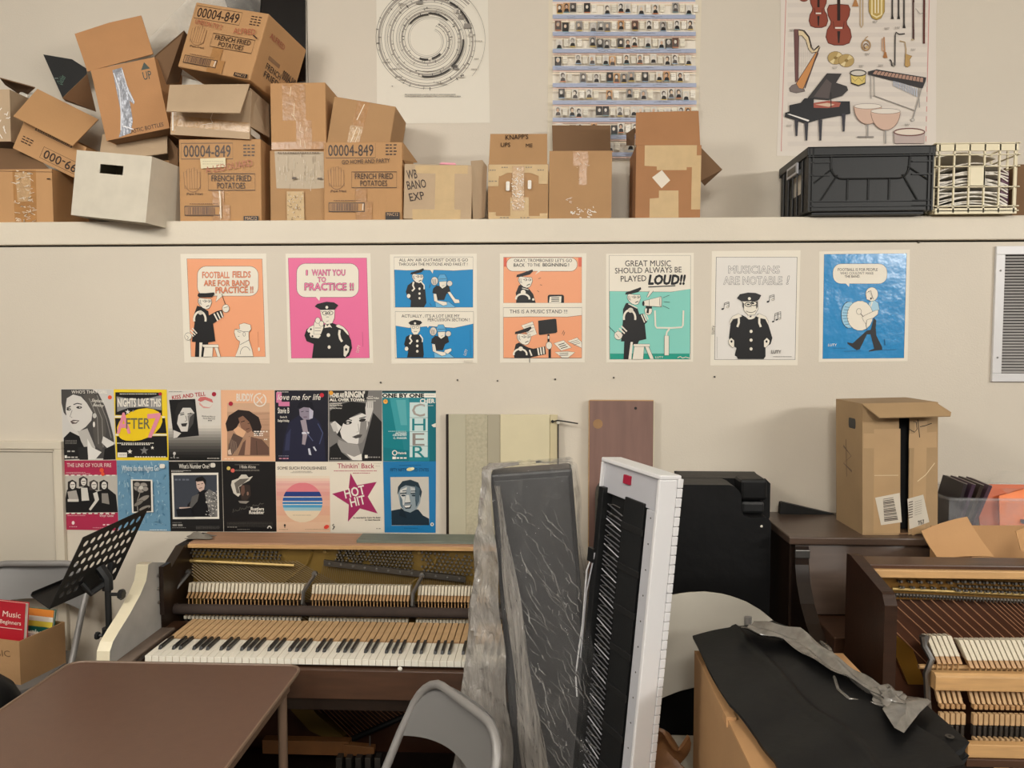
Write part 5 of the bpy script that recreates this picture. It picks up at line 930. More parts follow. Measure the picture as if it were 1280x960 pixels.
# glossy black board in clear plastic leaning at the wall
Q = [(262, -60), (381, -60), (382, 102), (330, 104), (300, 60)]; c = at(382, 103, 3.54); P = [at(*q, 3.535) for q in Q]
t = thing('wrapped_picture', 'glossy black picture board in clear plastic leaning behind the pile of boxes', 'picture', None, (c.x, 3.535, c.z))
m = MB(); m.prism([(p.x - c.x, p.z - c.z) for p in P], 'y', 0, .008, mat('gloss_black', '#0B0C10', .1, bump=.6, bscale=5, coat=.6, stretch=(1.6, 1, .7))); m.build('board', t)
m = MB(); cs = [at(*q, 3.52) for q in ((150, 84), (262, -30), (300, -60), (330, -60), (318, 104), (300, 104))]
m.prism([(p.x - c.x, p.z - c.z) for p in cs], 'y', -.012, -.0115, 'clear_sheet'); m.build('plastic_sleeve', t)
# --- crates
Wc, Hc, Dc = .475, .262, .385
p = at(1010, 268, 3.135); t = thing('file_crate', 'black plastic file crate with ribbed sides on the right half of the ledge', 'crate', None, (p.x, 3.135, ZL), R(-1))
m = MB(); e = .008
m.box(0, 0, .012, Wc, e, Hc - .03, 'black_plastic'); m.box(0, Dc - e, .012, Wc, Dc, Hc - .03, 'black_plastic'); m.box(Wc - e, e, .012, Wc, Dc - e, Hc - .03, 'black_plastic')
m.box(0, e, .012, e, .10, Hc - .03, 'black_plastic'); m.box(0, Dc - .10, .012, e, Dc - e, Hc - .03, 'black_plastic'); m.box(0, .10, .012, e, Dc - .10, .10, 'black_plastic'); m.box(0, .10, Hc - .055, e, Dc - .10, Hc - .03, 'black_plastic')
m.box(e, e, .012, Wc - e, Dc - e, .02, 'black_plastic'); m.box(.02, .02, 0, Wc - .02, Dc - .02, .012, 'black_plastic'); m.build('body', t, bevel=.002)
m = MB()
for y0, y1, x0, x1 in ((-.006, .004, -.008, Wc + .008), (Dc - .004, Dc + .006, -.008, Wc + .008)): m.box(x0, y0, Hc - .032, x1, y1, Hc, 'black_plastic'); m.box(x0, y0 - .004, Hc - .04, x1, y1, Hc - .034, 'black_plastic'); m.box(x0, y0 - .004, Hc - .003, x1, y1, Hc, 'black_plastic')
for x0, x1 in ((-.008, .004), (Wc - .004, Wc + .008)): m.box(x0, 0, Hc - .032, x1, Dc, Hc, 'black_plastic')
m.build('rim', t, bevel=.0015)
m = MB(); r_ = .006
for x in (0, .014, .46, .474): m.box(x - .003, -r_, .012, x + .003, 0, Hc, 'black_plastic')
for z in (.03, .05, Hc - .06, Hc - .11): m.box(0 if z < Hc - .1 else 0, -r_, z - .0025, Wc if z < .1 else .08, 0, z + .0025, 'black_plastic'); m.box(Wc - .08, -r_, z - .0025, Wc, 0, z + .0025, 'black_plastic')
arc = [(.085, Hc - .032), (.085, Hc - .07)] + [(.13 - .045 * math.cos(R(a)), Hc - .075 - .05 * math.sin(R(a))) for a in range(10, 91, 16)] + [(.30 + .0, Hc - .125)] + [(.345 + .04 * math.sin(R(a)), Hc - .075 - .05 * math.cos(R(a))) for a in range(0, 91, 16)] + [(.388, Hc - .032)]
m.tube([(x, -.003, z) for x, z in arc], .0035, 'black_plastic', 6)
for a, b in (((.15, Hc - .125), (.15, .05)), ((.23, Hc - .125), (.23, .05)), ((.31, Hc - .125), (.31, .05)), ((.11, Hc - .11), (.045, .05)), ((.36, Hc - .11), (.42, .05)), ((.09, Hc - .085), (.02, Hc - .14)), ((.38, Hc - .08), (.455, Hc - .13))): m.tube([(a[0], -.003, a[1]), (b[0], -.003, b[1])], .003, 'black_plastic', 6)
for y in (.07, .14, .2, .26, .33): m.tube([(-.003, y, .02), (-.003, y, Hc - .035)], .003, 'black_plastic', 6)
m.build('ribs', t)
m = MB(); m.box(-.012, .12, Hc - .075, -.004, .26, Hc - .03, 'white_plastic_in'); m.box(-.0135, .135, Hc - .066, -.012, .245, Hc - .04, '#4A4844'); m.build('label_holder', t, bevel=.002)
m = MB(); m.box(.03, .03, .021, .25, Dc - .03, .2, 'paper'); m.build('papers_inside', t)
p = at(1163, 268, 3.14); Wc, Hc, Dc = .315, .275, .31; t = thing('milk_crate', 'cream plastic milk crate full of loose papers beside the black crate', 'crate', None, (p.x + .02, 3.15, ZL))
m = MB(); g = .0055
for z in (.012, .03, .105, .185, Hc - .045, Hc):
    for y in (0, Dc): m.box(-.008, y - .004, z - .0018, Wc + .008, y + .004, z + .0018, 'cream_plastic')
    for x in (0, Wc): m.box(x - .004, -.008, z - .0018, x + .004, Dc + .008, z + .0018, 'cream_plastic')
for i in range(6):
    x = .012 + (Wc - .024) * i / 5
    for y in (0, Dc): m.box(x - .0028, y - .004, .004, x + .0028, y + .004, Hc, 'cream_plastic')
    y = .012 + (Dc - .024) * i / 5
    for x in (0, Wc): m.box(x - .004, y - .0028, .004, x + .004, y + .0028, Hc, 'cream_plastic')
for y in (-.004, Dc - .002): m.box(0, y, Hc - .03, Wc, y + .006, Hc - .004, 'cream_plastic'); m.box(0, y, 0, Wc, y + .006, .022, 'cream_plastic'); m.box(Wc * .42, y, .11, Wc * .6, y + .006, .182, 'cream_plastic')
m.box(0, 0, .003, Wc, Dc, .01, 'cream_plastic'); m.build('lattice', t)
rnd = random.Random(21); m = MB()
for i in range(17):
    z = .016 + i * .0095; a_, b_ = rnd.uniform(-.03, .02), rnd.uniform(.0, .05); c_ = rnd.choice(['#E4DED2', '#D9D2C6', '#EDE8DE', '#CFC8BD', '#6A6460' if i % 6 == 5 else '#E0D9CC'])
    m.grid(lambda u, v, z=z, a=a_, b=b_: (.02 + u * (Wc - .045), .014 + v * (Dc - .03), z + a * .5 * (u - .5) + b * math.sin(u * 3.0) * .8 + .004 * math.sin(v * 9 + z * 90) + (.02 * max(0, u - .85) * -4)), 12, 6, c_, .0045)
m.build('paper_stack', t, kind='stuff')
m = MB(); m.box(Wc - .05, .02, .012, Wc - .02, Dc - .03, .17, '#5A3048'); m.build('purple_folder', t, label='purple folder at the crate side')
m = MB(); m.grid(lambda u, v: (.03 + u * .22, .03 + v * .24, .235 + .012 * math.sin(u * 4)), 8, 4, 'paper', .006); m.build('top_papers', t)
Mx, W, H = frame_of((1265, 268), (1345, 268), (1265, 202), 3.24, z=ZL)
carton('dark brown box cut off by the right edge of the picture beside the milk crate', Mx, W, H, .26, 'card_dark')
# ------------------------------------------------------------------ opened upright piano with white-painted arm
def upright_keys(kb, x0, y, z, white_m, parts_lo=0, parts_hi=52):
    pw = .0235; w0 = None; b0 = None; s0 = None; n = 0
    for i in range(parts_lo, parts_hi):
        loc = (x0 + i * pw, y, z)
        if w0 is None:
            m = MB(); m.box(.0006, 0, -.004, pw - .0006, .148, 0, white_m); m.box(.0008, .002, -.021, pw - .0008, .148, -.004, 'key_wood'); m.box(.0006, 0, -.02, pw - .0006, .002, -.004, white_m)
            w0 = m.build('white_key', kb, bevel=.0008); w0.location = loc
            m = MB(); m.box(.002, .15, -.014, pw - .002, .345, -.002, 'key_wood'); m.box(.004, .151, -.002, pw - .004, .164, -.0012, 'orange_wood'); s0 = m.build('key_stick', kb); s0.location = loc
        else: dup(w0, loc, kb); dup(s0, loc, kb)
        if i % 7 in (0, 2, 3, 5, 6) and i < 51:      # A C D F G carry a sharp on their right
            l2 = (x0 + (i + 1) * pw, y + .052, z)
            if b0 is None:
                m = MB(); m.hexa([(-.0055, 0, 0), (.0055, 0, 0), (.0055, .096, 0), (-.0055, .096, 0), (-.0045, .006, .0115), (.0045, .006, .0115), (.0045, .096, .0115), (-.0045, .096, .0115)], 'ebony')
                b0 = m.build('black_key', kb, bevel=.0012); b0.location = l2
            else: dup(b0, l2, kb)
XP0, XP1, ZP = -1.455, .05, .955
P1 = thing('upright_piano', 'opened upright piano with white-painted arm, bare hammers and key row', 'piano', None, (0, 0, 0))
m = MB(); m.prism([(2.74, 0), (3.14, 0), (3.14, ZP), (2.93, ZP), (2.74, .86)], 'x', XP0, XP0 + .035, 'walnut_dark'); m.build('side_panel', P1, bevel=.003)
m = MB(); m.prism([(2.74, 0), (3.14, 0), (3.14, ZP), (2.93, ZP), (2.74, .86)], 'x', XP1 - .035, XP1, 'walnut_dark'); m.build('side_panel', P1, bevel=.003)
m = MB(); m.box(XP0 + .035, 2.965, ZP - .016, XP1, 3.14, ZP + .003, 'pale_plank'); m.box(XP0 + .035, 2.955, ZP - .016, XP1, 2.966, ZP - .001, 'light_wood'); m.build('top_plank', P1, bevel=.002)
m = MB(); m.box(-.75, 2.99, ZP + .003, XP1 - .02, 3.10, ZP + .014, mat('green_grey_board', '#6E756A', .6, var=.15, vscale=10, stretch=(1, 9, 9))); m.build('lid_strip', P1, label='grey-green strip on the top plank')
# white painted arm
prof = [(2.69, ZP + .004), (2.66, ZP + .004), (2.652, .93), (2.642, .905), (2.60, .868), (2.53, .825), (2.46, .79), (2.425, .77), (2.405, .745), (2.40, .70), (2.40, .60), (2.52, .60), (2.74, .62), (2.80, .64), (2.80, ZP - .03)]
m = MB(); m.prism(prof, 'x', XP0 - .012, XP0 + .032, 'ivory_paint', 'grey_paint'); m.build('arm', P1, bevel=.004)
m = MB(); m.prism(prof, 'x', XP1 - .03, XP1 + .012, 'walnut_dark'); m.build('arm', P1, bevel=.004)
m = MB(); m.box(XP0 + .034, 2.73, .75, XP0 + .05, 2.79, .93, 'walnut_dark')
for z in (.80, .85, .90): m.lathe([(0, 0), (.006, 0), (.006, .004), (0, .005)], (XP0 + .034, 2.72, z), 'steel', 8, 'x')
m.build('hinge_rail', P1)
m = MB(); m.box(XP0 + .033, 2.43, .64, XP0 + .085, 2.74, .70, mat('worn_block', '#6E6055', .6, var=.2, vscale=9)); m.box(XP0 + .09, 2.45, .64, -1.345, 2.8, .695, 'walnut_dark'); m.build('cheek_block', P1, bevel=.004)
kb = MB(); kb.box(XP0 + .03, 2.47, .60, XP1 - .03, 2.83, .69, 'brown_wood'); kb = kb.build('keyboard', P1)
KX = at(181, 828, 2.447).x
upright_keys(kb, KX, 2.447, .715, 'ivory')
m = MB(); m.box(XP0 + .03, 2.425, .59, XP1 - .03, 2.447, .688, 'brown_wood'); m.box(XP0 + .03, 2.45, .54, XP1 - .03, 2.95, .60, 'walnut_dark'); m.build('key_slip', P1, bevel=.003)
# gilded plate, pins, strings
m = MB(); m.box(XP0 + .035, 3.0, .60, XP1 - .035, 3.02, ZP - .016, 'bronze')
for x in (-.93, -.42): m.tube([(x - .12, 2.994, .79), (x - .02, 2.994, .87), (x, 2.994, .92)], .006, 'bronze', 6)
for x in (-1.28, -.88, -.70, -.5, -.2, -.05): m.lathe([(0, -.006), (.007, -.004), (.008, 0)], (x, 2.999, .918), 'brass', 8, 'y')
m.build('plate', P1, smooth=True)
m = MB(); a, b = at(216, 700, 2.975), at(368, 707, 2.975); m.tube([a, b], .0065, 'brass', 6); a, b = at(405, 703, 2.975), at(582, 724, 2.975); m.hexa([(a.x, 2.97, a.z - .012), (b.x, 2.97, b.z - .012), (b.x, 2.985, b.z - .012), (a.x, 2.985, a.z - .012), (a.x, 2.97, a.z + .01), (b.x, 2.97, b.z + .01), (b.x, 2.985, b.z + .01), (a.x, 2.985, a.z + .01)], 'dark_steel')
for k in range(12): q = a.lerp(b, (k + .5) / 12); m.lathe([(0, -.004), (.005, -.003), (.005, 0)], (q.x, 2.97, q.z), 'steel', 6, 'y')
m.build('pressure_bar', P1, smooth=True)
rnd = random.Random(31)
def pins(quad_, cols, rows, Y, mb, skip=.06):
    tl, tr, br, bl = quad_
    for r in range(rows):
        for c in range(cols):
            if rnd.random() < skip: continue
            u, v = (c + .5 * (r % 2)) / cols, r / max(1, rows - 1); px = (tl[0] * (1 - u) + tr[0] * u) * (1 - v) + (bl[0] * (1 - u) + br[0] * u) * v; py = (tl[1] * (1 - u) + tr[1] * u) * (1 - v) + (bl[1] * (1 - u) + br[1] * u) * v
            q = at(px, py, Y); mb.tube([(q.x, Y, q.z), (q.x + .002, Y - .022, q.z + .004)], .0042, 'dark_steel', 6); mb.tube([(q.x - .003, Y - .012, q.z), (q.x + .005, Y - .013, q.z + .003)], .0036, 'steel', 5)
m = MB(); pins(((217, 686), (352, 690), (356, 698), (217, 694)), 26, 3, 3.0, m); pins(((424, 687), (518, 691), (518, 712), (420, 702)), 22, 6, 3.0, m); pins(((528, 690), (592, 696), (592, 718), (528, 712)), 12, 6, 3.0, m); m.build('tuning_pins', P1, kind='stuff')
m = MB()
for i in range(34):       # overstrung bass wires
    a, b = at(218 + i * 4.6, 701, 2.99), at(262 + i * 5.2, 736, 2.985); m.tube([a, b + (b - a) * 1.2], .0024 if i < 18 else .0014, 'dull_wire', 4)
for i in range(46):
    a, b = at(404 + i * 2.5, 706 + i * .3, 2.985), at(398 + i * 2.6, 742, 2.985); m.tube([a, b + (b - a) * 1.0], .0011, 'dull_wire', 4)
for i in range(26): a, b = at(526 + i * 2.5, 720 + i * .3, 2.985), at(524 + i * 2.5, 745, 2.985); m.tube([a, b + (b - a) * .8], .0011, 'dull_wire', 4)
m.build('strings', P1, kind='stuff')
# action
m = MB()
for px in (222, 383, 520): 
    q = at(px, 740, 2.86); m.tube([(q.x, 2.9, .70), (q.x - .012, 2.85, .76), (q.x - .012, 2.86, .80), (q.x + .012, 2.93, .845)], .008, 'steel', 6); m.lathe([(0, -.01), (.011, -.008), (.011, .006), (0, .008)], (q.x + .012, 2.93, .85), 'steel', 8, 'y')
m.box(XP0 + .1, 2.93, .70, XP1 - .04, 2.96, .735, 'walnut_dark'); act = m.build('action', P1, smooth=True)
q = at(214, 761, 2.84); m = MB(); m.tube([(q.x, 2.84, q.z), (XP1 - .04, 2.84, q.z)], .0195, 'felt_brown', 14); m.build('hammer_rail', P1, smooth=True)
h0 = None; w0 = None; d0 = None
def hammers(pa, pb, n, lean):
    global h0, w0, d0
    for i in range(n):
        px = pa + (pb - pa) * (i + .5) / n; q = at(px, 752, 2.885); loc = (q.x, 2.885, .755)
        if h0 is None:
            m = MB(); m.hexa([(-.0045, -.010, .008), (.0045, -.010, .008), (.0045, .018, .02), (-.0045, .018, .02), (-.0028, .012, .03), (.0062, .012, .03), (.0062, .03, .032), (-.0028, .03, .032)], 'orange_wood')
            m.hexa([(-.003, .004, .028), (.0066, .004, .028), (.0066, .036, .028), (-.003, .036, .028), (-.0015, .012, .062), (.0085, .012, .062), (.0085, .048, .056), (-.0015, .048, .056)], 'felt'); m.tube([(0, .002, -.06), (0, .004, .01)], .0022, 'light_wood', 5)
            h0 = m.build('hammer', act, bevel=.001); h0.location = loc
            m = MB(); m.box(-.004, -.02, -.055, .004, .0, -.028, 'light_wood'); m.box(-.005, -.03, -.066, .005, -.01, -.055, 'felt'); m.box(-.0035, -.022, -.078, .0035, -.005, -.067, 'dark_steel'); w0 = m.build('wippen', act); w0.location = loc
        else: dup(h0, loc, act); dup(w0, loc, act)
hammers(233, 379, 30, 0); hammers(388, 512, 29, 0); hammers(521, 612, 22, 0)
# lower part seen under the key bed
m = MB(); m.box(XP0 + .035, 3.09, .05, XP1 - .035, 3.11, .60, 'soundboard'); m.box(XP0 + .035, 3.05, 0.02, XP1 - .035, 3.13, .05, 'walnut_dark'); m.build('soundboard', P1)
m = MB(); a, b, c = at(372, 870, 3.05), at(398, 905, 3.05), at(432, 930, 3.05)
m.prism([(a.x, a.z + .05), (b.x, b.z + .05), (c.x, c.z + .04), (c.x, c.z), (b.x - .03, b.z - .02), (a.x - .05, a.z - .02)], 'y', 3.03, 3.07, 'bronze'); a, b = at(430, 928, 3.04), at(560, 872, 3.04); m.tube([a, b], .012, 'black_matte', 8); m.build('plate_rib', P1)
m = MB()
for i in range(26): a, b = at(372 + i * 6, 868 + 0 * i, 3.06), at(430 + i * 4.6, 926 - i * 2.0, 3.06); m.tube([a, b], .0018, 'copper_string', 4)
m.build('lower_strings', P1, kind='stuff')
m = MB(); a = at(330, 930, 2.9); b = at(470, 936, 2.9); m.box(a.x, 2.88, b.z - .02, b.x - .1, 2.92, b.z + .035, mat('lever_wood', '#7C5029', .5, var=.15, vscale=12)); m.hexa([(b.x - .12, 2.87, b.z - .02), (b.x, 2.87, b.z - .005), (b.x, 2.9, b.z - .005), (b.x - .12, 2.9, b.z - .02), (b.x - .12, 2.87, b.z + .03), (b.x, 2.87, b.z + .02), (b.x, 2.9, b.z + .02), (b.x - .12, 2.9, b.z + .03)], mat('lever_wood', '#7C5029', .5, var=.15, vscale=12)); m.tube([(b.x - .02, 2.885, b.z), (b.x - .02, 2.885, b.z + .06)], .004, 'steel', 6); m.build('pedal_lever', P1, bevel=.004)
m = MB(); m.box(XP0 + .035, 2.72, .02, XP1 - .035, 3.05, .07, 'walnut_dark'); 
for k in range(5): q = at(425 + k * 12, 948, 2.86); m.box(q.x - .012, 2.84, .07, q.x + .012, 2.88, q.z + .012, 'dark_steel')
m.build('bottom_board', P1, bevel=.003)
q = at(500, 837, 2.424); m = MB(); m.lathe([(0, -.007), (.006, -.004), (.008, 0)], (q.x, 2.4245, q.z + .002), 'ivory', 10, 'y'); m.build('knob', P1, smooth=True, label='small white knob')
# crumpled grey cloth on the piano top
q = at(250, 671, 3.03); m = MB(); rnd = random.Random(4)
m.grid(lambda u, v: (-.05 + .1 * u + .01 * math.sin(v * 7), -.03 + .06 * v, .004 + .016 * math.sin(u * 3.1) * math.sin(v * 3.1) * (1 + .5 * math.sin(u * 11 + v * 7))), 14, 8, mat('grey_cloth', '#7A746A', .9), .002)
o = m.build('rag', smooth=True); o.location = (q.x, 3.03, ZP + .0055); tag(o, 'small crumpled grey rag lying on the opened piano', 'rag')
# ------------------------------------------------------------------ folding table
TX0, TX1, TY0, TY1, TZ = -1.505, -.762, 1.12, 2.335, .74
T = thing('folding_table', 'brown folding table with rounded corners in the left foreground', 'table', None, ((TX0 + TX1) / 2, (TY0 + TY1) / 2, 0))
def rrect(x0, y0, x1, y1, r, n=6):
    P = []
    for cx, cy, a in ((x1 - r, y0 + r, -90), (x1 - r, y1 - r, 0), (x0 + r, y1 - r, 90), (x0 + r, y0 + r, 180)):
        for k in range(n + 1): g = R(a + 90 * k / n); P.append((cx + r * math.cos(g), cy + r * math.sin(g)))
    return P
w2, l2 = (TX1 - TX0) / 2, (TY1 - TY0) / 2
m = MB(); m.prism(rrect(-w2, -l2, w2, l2, .045), 'z', TZ - .012, TZ, 'table_frame', 'table_top'); m.build('tabletop', T, bevel=.003)
m = MB(); m.tube([(x, y, TZ - .001) for x, y in rrect(-w2, -l2, w2, l2, .045)], .005, 'table_frame', 6, True); m.build('edge_band', T, smooth=True)
m = MB()
for q in ((-w2 + .02, -l2 + .06, -w2 + .035, l2 - .06), (w2 - .035, -l2 + .06, w2 - .02, l2 - .06), (-w2 + .06, -l2 + .02, w2 - .06, -l2 + .035), (-w2 + .06, l2 - .035, w2 - .06, l2 - .02)): m.box(q[0], q[1], TZ - .055, q[2], q[3], TZ - .012, 'table_frame')
m.build('apron', T, bevel=.003)
for sx in (-1, 1):
    for sy in (-1, 1): m = MB(); m.tube([(sx * (w2 - .045), sy * (l2 - .06), TZ - .02), (sx * (w2 - .045), sy * (l2 - .06), 0)], .014, 'table_frame', 10); m.build('leg', T, smooth=True)
# ------------------------------------------------------------------ folding chairs
def folding_chair(label, Mx, mm, md, name='folding_chair', wd=.46, H=.80):
    t = thing(name, label, 'chair', None, Mx=Mx @ Matrix.Diagonal((1, 1, H / .8, 1))); x = wd / 2; r = .0125
    top = [(-x, .08, .50), (-x, .15, .64)] + [(-x + .11 - .11 * math.cos(R(a)), .18 + .05 * math.sin(R(a)), .69 + .11 * math.sin(R(a))) for a in (0, 15, 30, 45, 60, 75, 90)]
    full = [(-x, -.22, .0), (-x, -.06, .24)] + top; mir = [(-p[0], p[1], p[2]) for p in reversed(full)]
    m = MB(); m.tube(full + mir, r, mm, 10); m.build('frame', t, smooth=True)
    def pan(u, v):
        s_ = 2 * u - 1; xx = s_ * (x - .012)
        zt = .70 + .095 * math.sqrt(max(0, 1 - max(0, (abs(xx) - (x - .115)) / .105) ** 2)); zb = .635 + .03 * (1 - s_ * s_)
        z = zb + (zt - zb) * v; return (xx, .088 + (z - .5) * .47 + .035 * (1 - s_ * s_), z)
    m = MB(); m.grid(pan, 20, 8, md, .004); m.build('backrest', t, smooth=True)
    m = MB(); m.prism(rrect(-x + .03, -.19, x - .03, .19, .06), 'z', .435, .452, md); m.build('seat', t, bevel=.006)
    for s_ in (-1, 1): m = MB(); m.tube([(s_ * (x - .03), -.12, .43), (s_ * (x - .03), .10, .24), (s_ * (x - .03), .30, 0)], r * .9, mm, 8); m.build('leg', t, smooth=True)
    m = MB(); m.tube([(-x + .03, .22, .1), (x - .03, .22, .1)], .008, mm, 6); m.tube([(-x, -.17, .08), (x, -.17, .08)], .008, mm, 6); m.build('crossbar', t, smooth=True)
    return t
q = at(553, 853, 1.98)
folding_chair('grey metal folding chair with its back turned in front of the plastic-wrapped slab', Matrix.Translation((-.405, 1.885, 0)) @ Matrix.Rotation(R(-53), 4, 'Z'), 'chair_grey', 'chair_grey_dark', wd=.44, H=.785)
q = at(30, 702, 3.02)
CH2 = Matrix.Translation((-2.13, 2.87, 0)) @ Matrix.Rotation(R(3), 4, 'Z')
folding_chair('grey metal folding chair holding a carton of music books against the left wall', CH2, 'chair_grey', 'chair_grey_dark', wd=.47, H=.825)
# carton of music books on that chair
Z0 = .4535; p1, p2 = at(-40, 862, 2.70), at(27 + 0, 858, 2.70)
BX = Matrix.Translation((-2.148, 2.782, Z0)) @ Matrix.Rotation(R(-12), 4, 'Z')
t = carton('open carton full of music books on the chair at the far left', BX, .36, .18, .21, 'card_mid', top='open', group=None, name='book_carton')
A = art_on(t, .36, .18); A.text('MUSIC', 52, 88, 38, 13, '#7A5C40', rot=-4); A.build(t)
def book(label, Mx, w_, h_, d_, col, draw=None, nm='music_book'):
    m = MB(); m.box(-w_ / 2, 0, 0, w_ / 2, .0015, h_, col); m.box(-w_ / 2 + .002, .0015, .002, w_ / 2 - .003, d_ - .0015, h_ - .003, 'paper'); m.box(-w_ / 2, d_ - .0015, 0, w_ / 2, d_, h_, col); m.box(-w_ / 2 - .001, 0, 0, -w_ / 2, d_, h_, col)
    o = m.build(nm); o.matrix_world = Mx; tag(o, label, 'book', 'music books in the carton')
    if draw: A = art_on(o, w_, h_); draw(A); A.build(o)
def dr(A):
    A.text('Music', 58, 92, 19, 7, '#E9D3C4', shear=.1); A.text('Beginners', 54, 94, 28, 5, '#E9D3C4'); A.line([(40, 33), (97, 33)], .8, '#E9D3C4'); A.rect(40, 60, 58, 92, '#1A1718')
    for i in range(6): A.line([(42, 63 + i * 5), (56, 66 + i * 5)], 1.6, '#E4DACB')
book('red music book standing at the front of the carton on the chair', BX @ Matrix.Translation((.035, .02, .008)) @ Matrix.Rotation(R(-6), 4, 'X'), .25, .30, .018, '#B5232F', dr)
def dg(A): A.rect(0, 0, 100, 12, '#E08C3E'); A.rect(0, 12, 100, 20, W1); A.rect(0, 20, 100, 29, '#E2CE4A'); A.text('Rhythm', 40, 90, 42, 8, '#DDE6DA', shear=.1); A.text('Studies', 44, 84, 52, 5, '#DDE6DA'); A.line([(70, 60), (74, 70)], 1, '#DDE6DA'); A.line([(84, 60), (80, 72)], 1, '#DDE6DA')
book('green music book with a yellow stripe in the carton on the chair', BX @ Matrix.Translation((.03, .13, .008)) @ Matrix.Rotation(R(-10), 4, 'X'), .28, .235, .012, '#17695C', dg)
book('white music book leaning between the red and green books', BX @ Matrix.Translation((.04, .075, .008)) @ Matrix.Rotation(R(-8), 4, 'X'), .25, .165, .02, '#E0DAD0')
# black rounded back at the left edge
q = at(-6, 900, 1.95); m = MB(); m.lathe([(0, .16), (.05, .155), (.10, .135), (.14, .10), (.165, .05), (.17, -.02), (.165, -.3), (.15, -.38), (0, -.39)], (0, 0, 0), 'black_vinyl', 28)
o = m.build('padded_bag', smooth=True); o.scale = (.95, .7, 1.0); q = at(-12, 905, 2.05); o.location = (-1.93, 2.43, .492); o.scale = (1, .8, 1); tag(o, 'black rounded padded bag beside the table at the lower left edge', 'bag')
m = MB(); m.box(-.2, -.16, 0, .2, .16, .001, 'black_matte')
# ------------------------------------------------------------------ music stand
MS = thing('music_stand', 'black perforated metal music stand tilted in front of the song sheets', 'music stand')
c = [at(62, 761, 2.385), at(144, 724, 2.70), at(186, 634, 2.70), at(104, 672, 2.385)]     # BL BR TR TL
n = (c[1] - c[0]).cross(c[3] - c[0]).normalized()
def bil(u, v): return c[0] * (1 - u) * (1 - v) + c[1] * u * (1 - v) + c[2] * u * v + c[3] * (1 - u) * v
m = MB(); NX, NY = 9, 6
m0, m1 = .05, .95
V = []; Fs = []
for j in range(NY):
    for i in range(NX):
        u0, u1 = m0 + (m1 - m0) * i / NX, m0 + (m1 - m0) * (i + 1) / NX; v0, v1 = .08 + .86 * j / NY, .08 + .86 * (j + 1) / NY
        hole = not (2 < i < 6 and j < 2)
        if not hole: m.add([bil(u0, v0), bil(u1, v0), bil(u1, v1), bil(u0, v1)], [(0, 1, 2, 3)], 'black_matte'); continue
        uc, vc = (u0 + u1) / 2, (v0 + v1) / 2; ru, rv = (u1 - u0) * .33, (v1 - v0) * .3; O = []; I = []
        for k in range(16):
            g = R(45 + k * 22.5); cx_, sy_ = math.cos(g), math.sin(g); mx_ = max(abs(cx_), abs(sy_)); O.append(bil(uc + cx_ / mx_ * (u1 - u0) / 2, vc + sy_ / mx_ * (v1 - v0) / 2)); I.append(bil(uc + cx_ * ru, vc + sy_ * rv))
        m.add(O + I, [(k, (k + 1) % 16, 16 + (k + 1) % 16, 16 + k) for k in range(16)], 'black_matte')
for u0, u1, v0, v1 in ((0, m0, 0, 1), (m1, 1, 0, 1), (m0, m1, 0, .08), (m0, m1, .94, 1)): m.add([bil(u0, v0), bil(u1, v0), bil(u1, v1), bil(u0, v1)], [(0, 1, 2, 3)], 'black_matte')
o = m.build('desk', MS); sd = o.modifiers.new('thickness', 'SOLIDIFY'); sd.thickness = .002
d = (n if n.x < 0 else -n)
m = MB(); lip = .075; P = [c[0], c[1], c[1] + d * lip + Vector((0, 0, .006)), c[0] + d * lip + Vector((0, 0, .006))]; m.add(P, [(0, 1, 2, 3)], 'black_matte'); P2 = [P[3], P[2], P[2] + (c[2] - c[1]) * .05, P[3] + (c[3] - c[0]) * .05]; m.add(P2, [(0, 1, 2, 3)], 'black_matte')
o = m.build('ledge', MS); sd = o.modifiers.new('thickness', 'SOLIDIFY'); sd.thickness = .002
pc = bil(.56, .2) - d * .03; px_ = pc.x + .02
m = MB(); m.tube([(px_, pc.y, .02), (px_, pc.y, pc.z - .02)], .0105, 'black_matte', 10); m.build('pole', MS, smooth=True)
m = MB(); m.tube([(px_, pc.y, .45), (px_, pc.y, .755)], .016, 'black_matte', 10); m.lathe([(0, 0), (.022, 0), (.022, .03), (0, .03)], (px_, pc.y, .735), 'black_plastic', 12); m.build('outer_tube', MS, smooth=True)
m = MB(); m.tube([(px_, pc.y, pc.z - .03), (px_ - .0, pc.y - .0, pc.z + .01), tuple(bil(.56, .34))], .018, 'black_plastic', 8); m.tube([tuple(bil(.35, .2)), tuple(bil(.42, .1) - d * .035), (px_, pc.y, pc.z), tuple(bil(.72, .16) - d * .02), tuple(bil(.74, .34))], .011, 'black_plastic', 8); m.build('tilt_bracket', MS, smooth=True)
m = MB(); z_ = pc.z - .045; m.tube([(px_, pc.y, z_), (px_ + .04, pc.y, z_)], .006, 'black_plastic', 6); m.lathe([(0, .04), (.016, .04), (.02, .048), (.016, .056), (0, .056)], (px_, pc.y, z_), 'black_plastic', 7, 'x'); m.build('knob', MS)
m = MB(); m.tube([(px_, pc.y, .74), (px_ - .035, pc.y - .01, .74)], .006, 'black_plastic', 6); m.lathe([(0, -.03), (.012, -.03), (.014, -.04), (0, -.045)], (px_, pc.y - .01, .74), 'black_plastic', 7, 'x'); m.build('knob', MS)
for k in range(3):
    g = R(100 + 120 * k); m = MB(); m.tube([(px_, pc.y, .34), (px_ + .14 * math.cos(g), pc.y + .14 * math.sin(g), .12), (px_ + .24 * math.cos(g), pc.y + .24 * math.sin(g), .012)], .008, 'black_matte', 8); m.build('leg', MS, smooth=True)
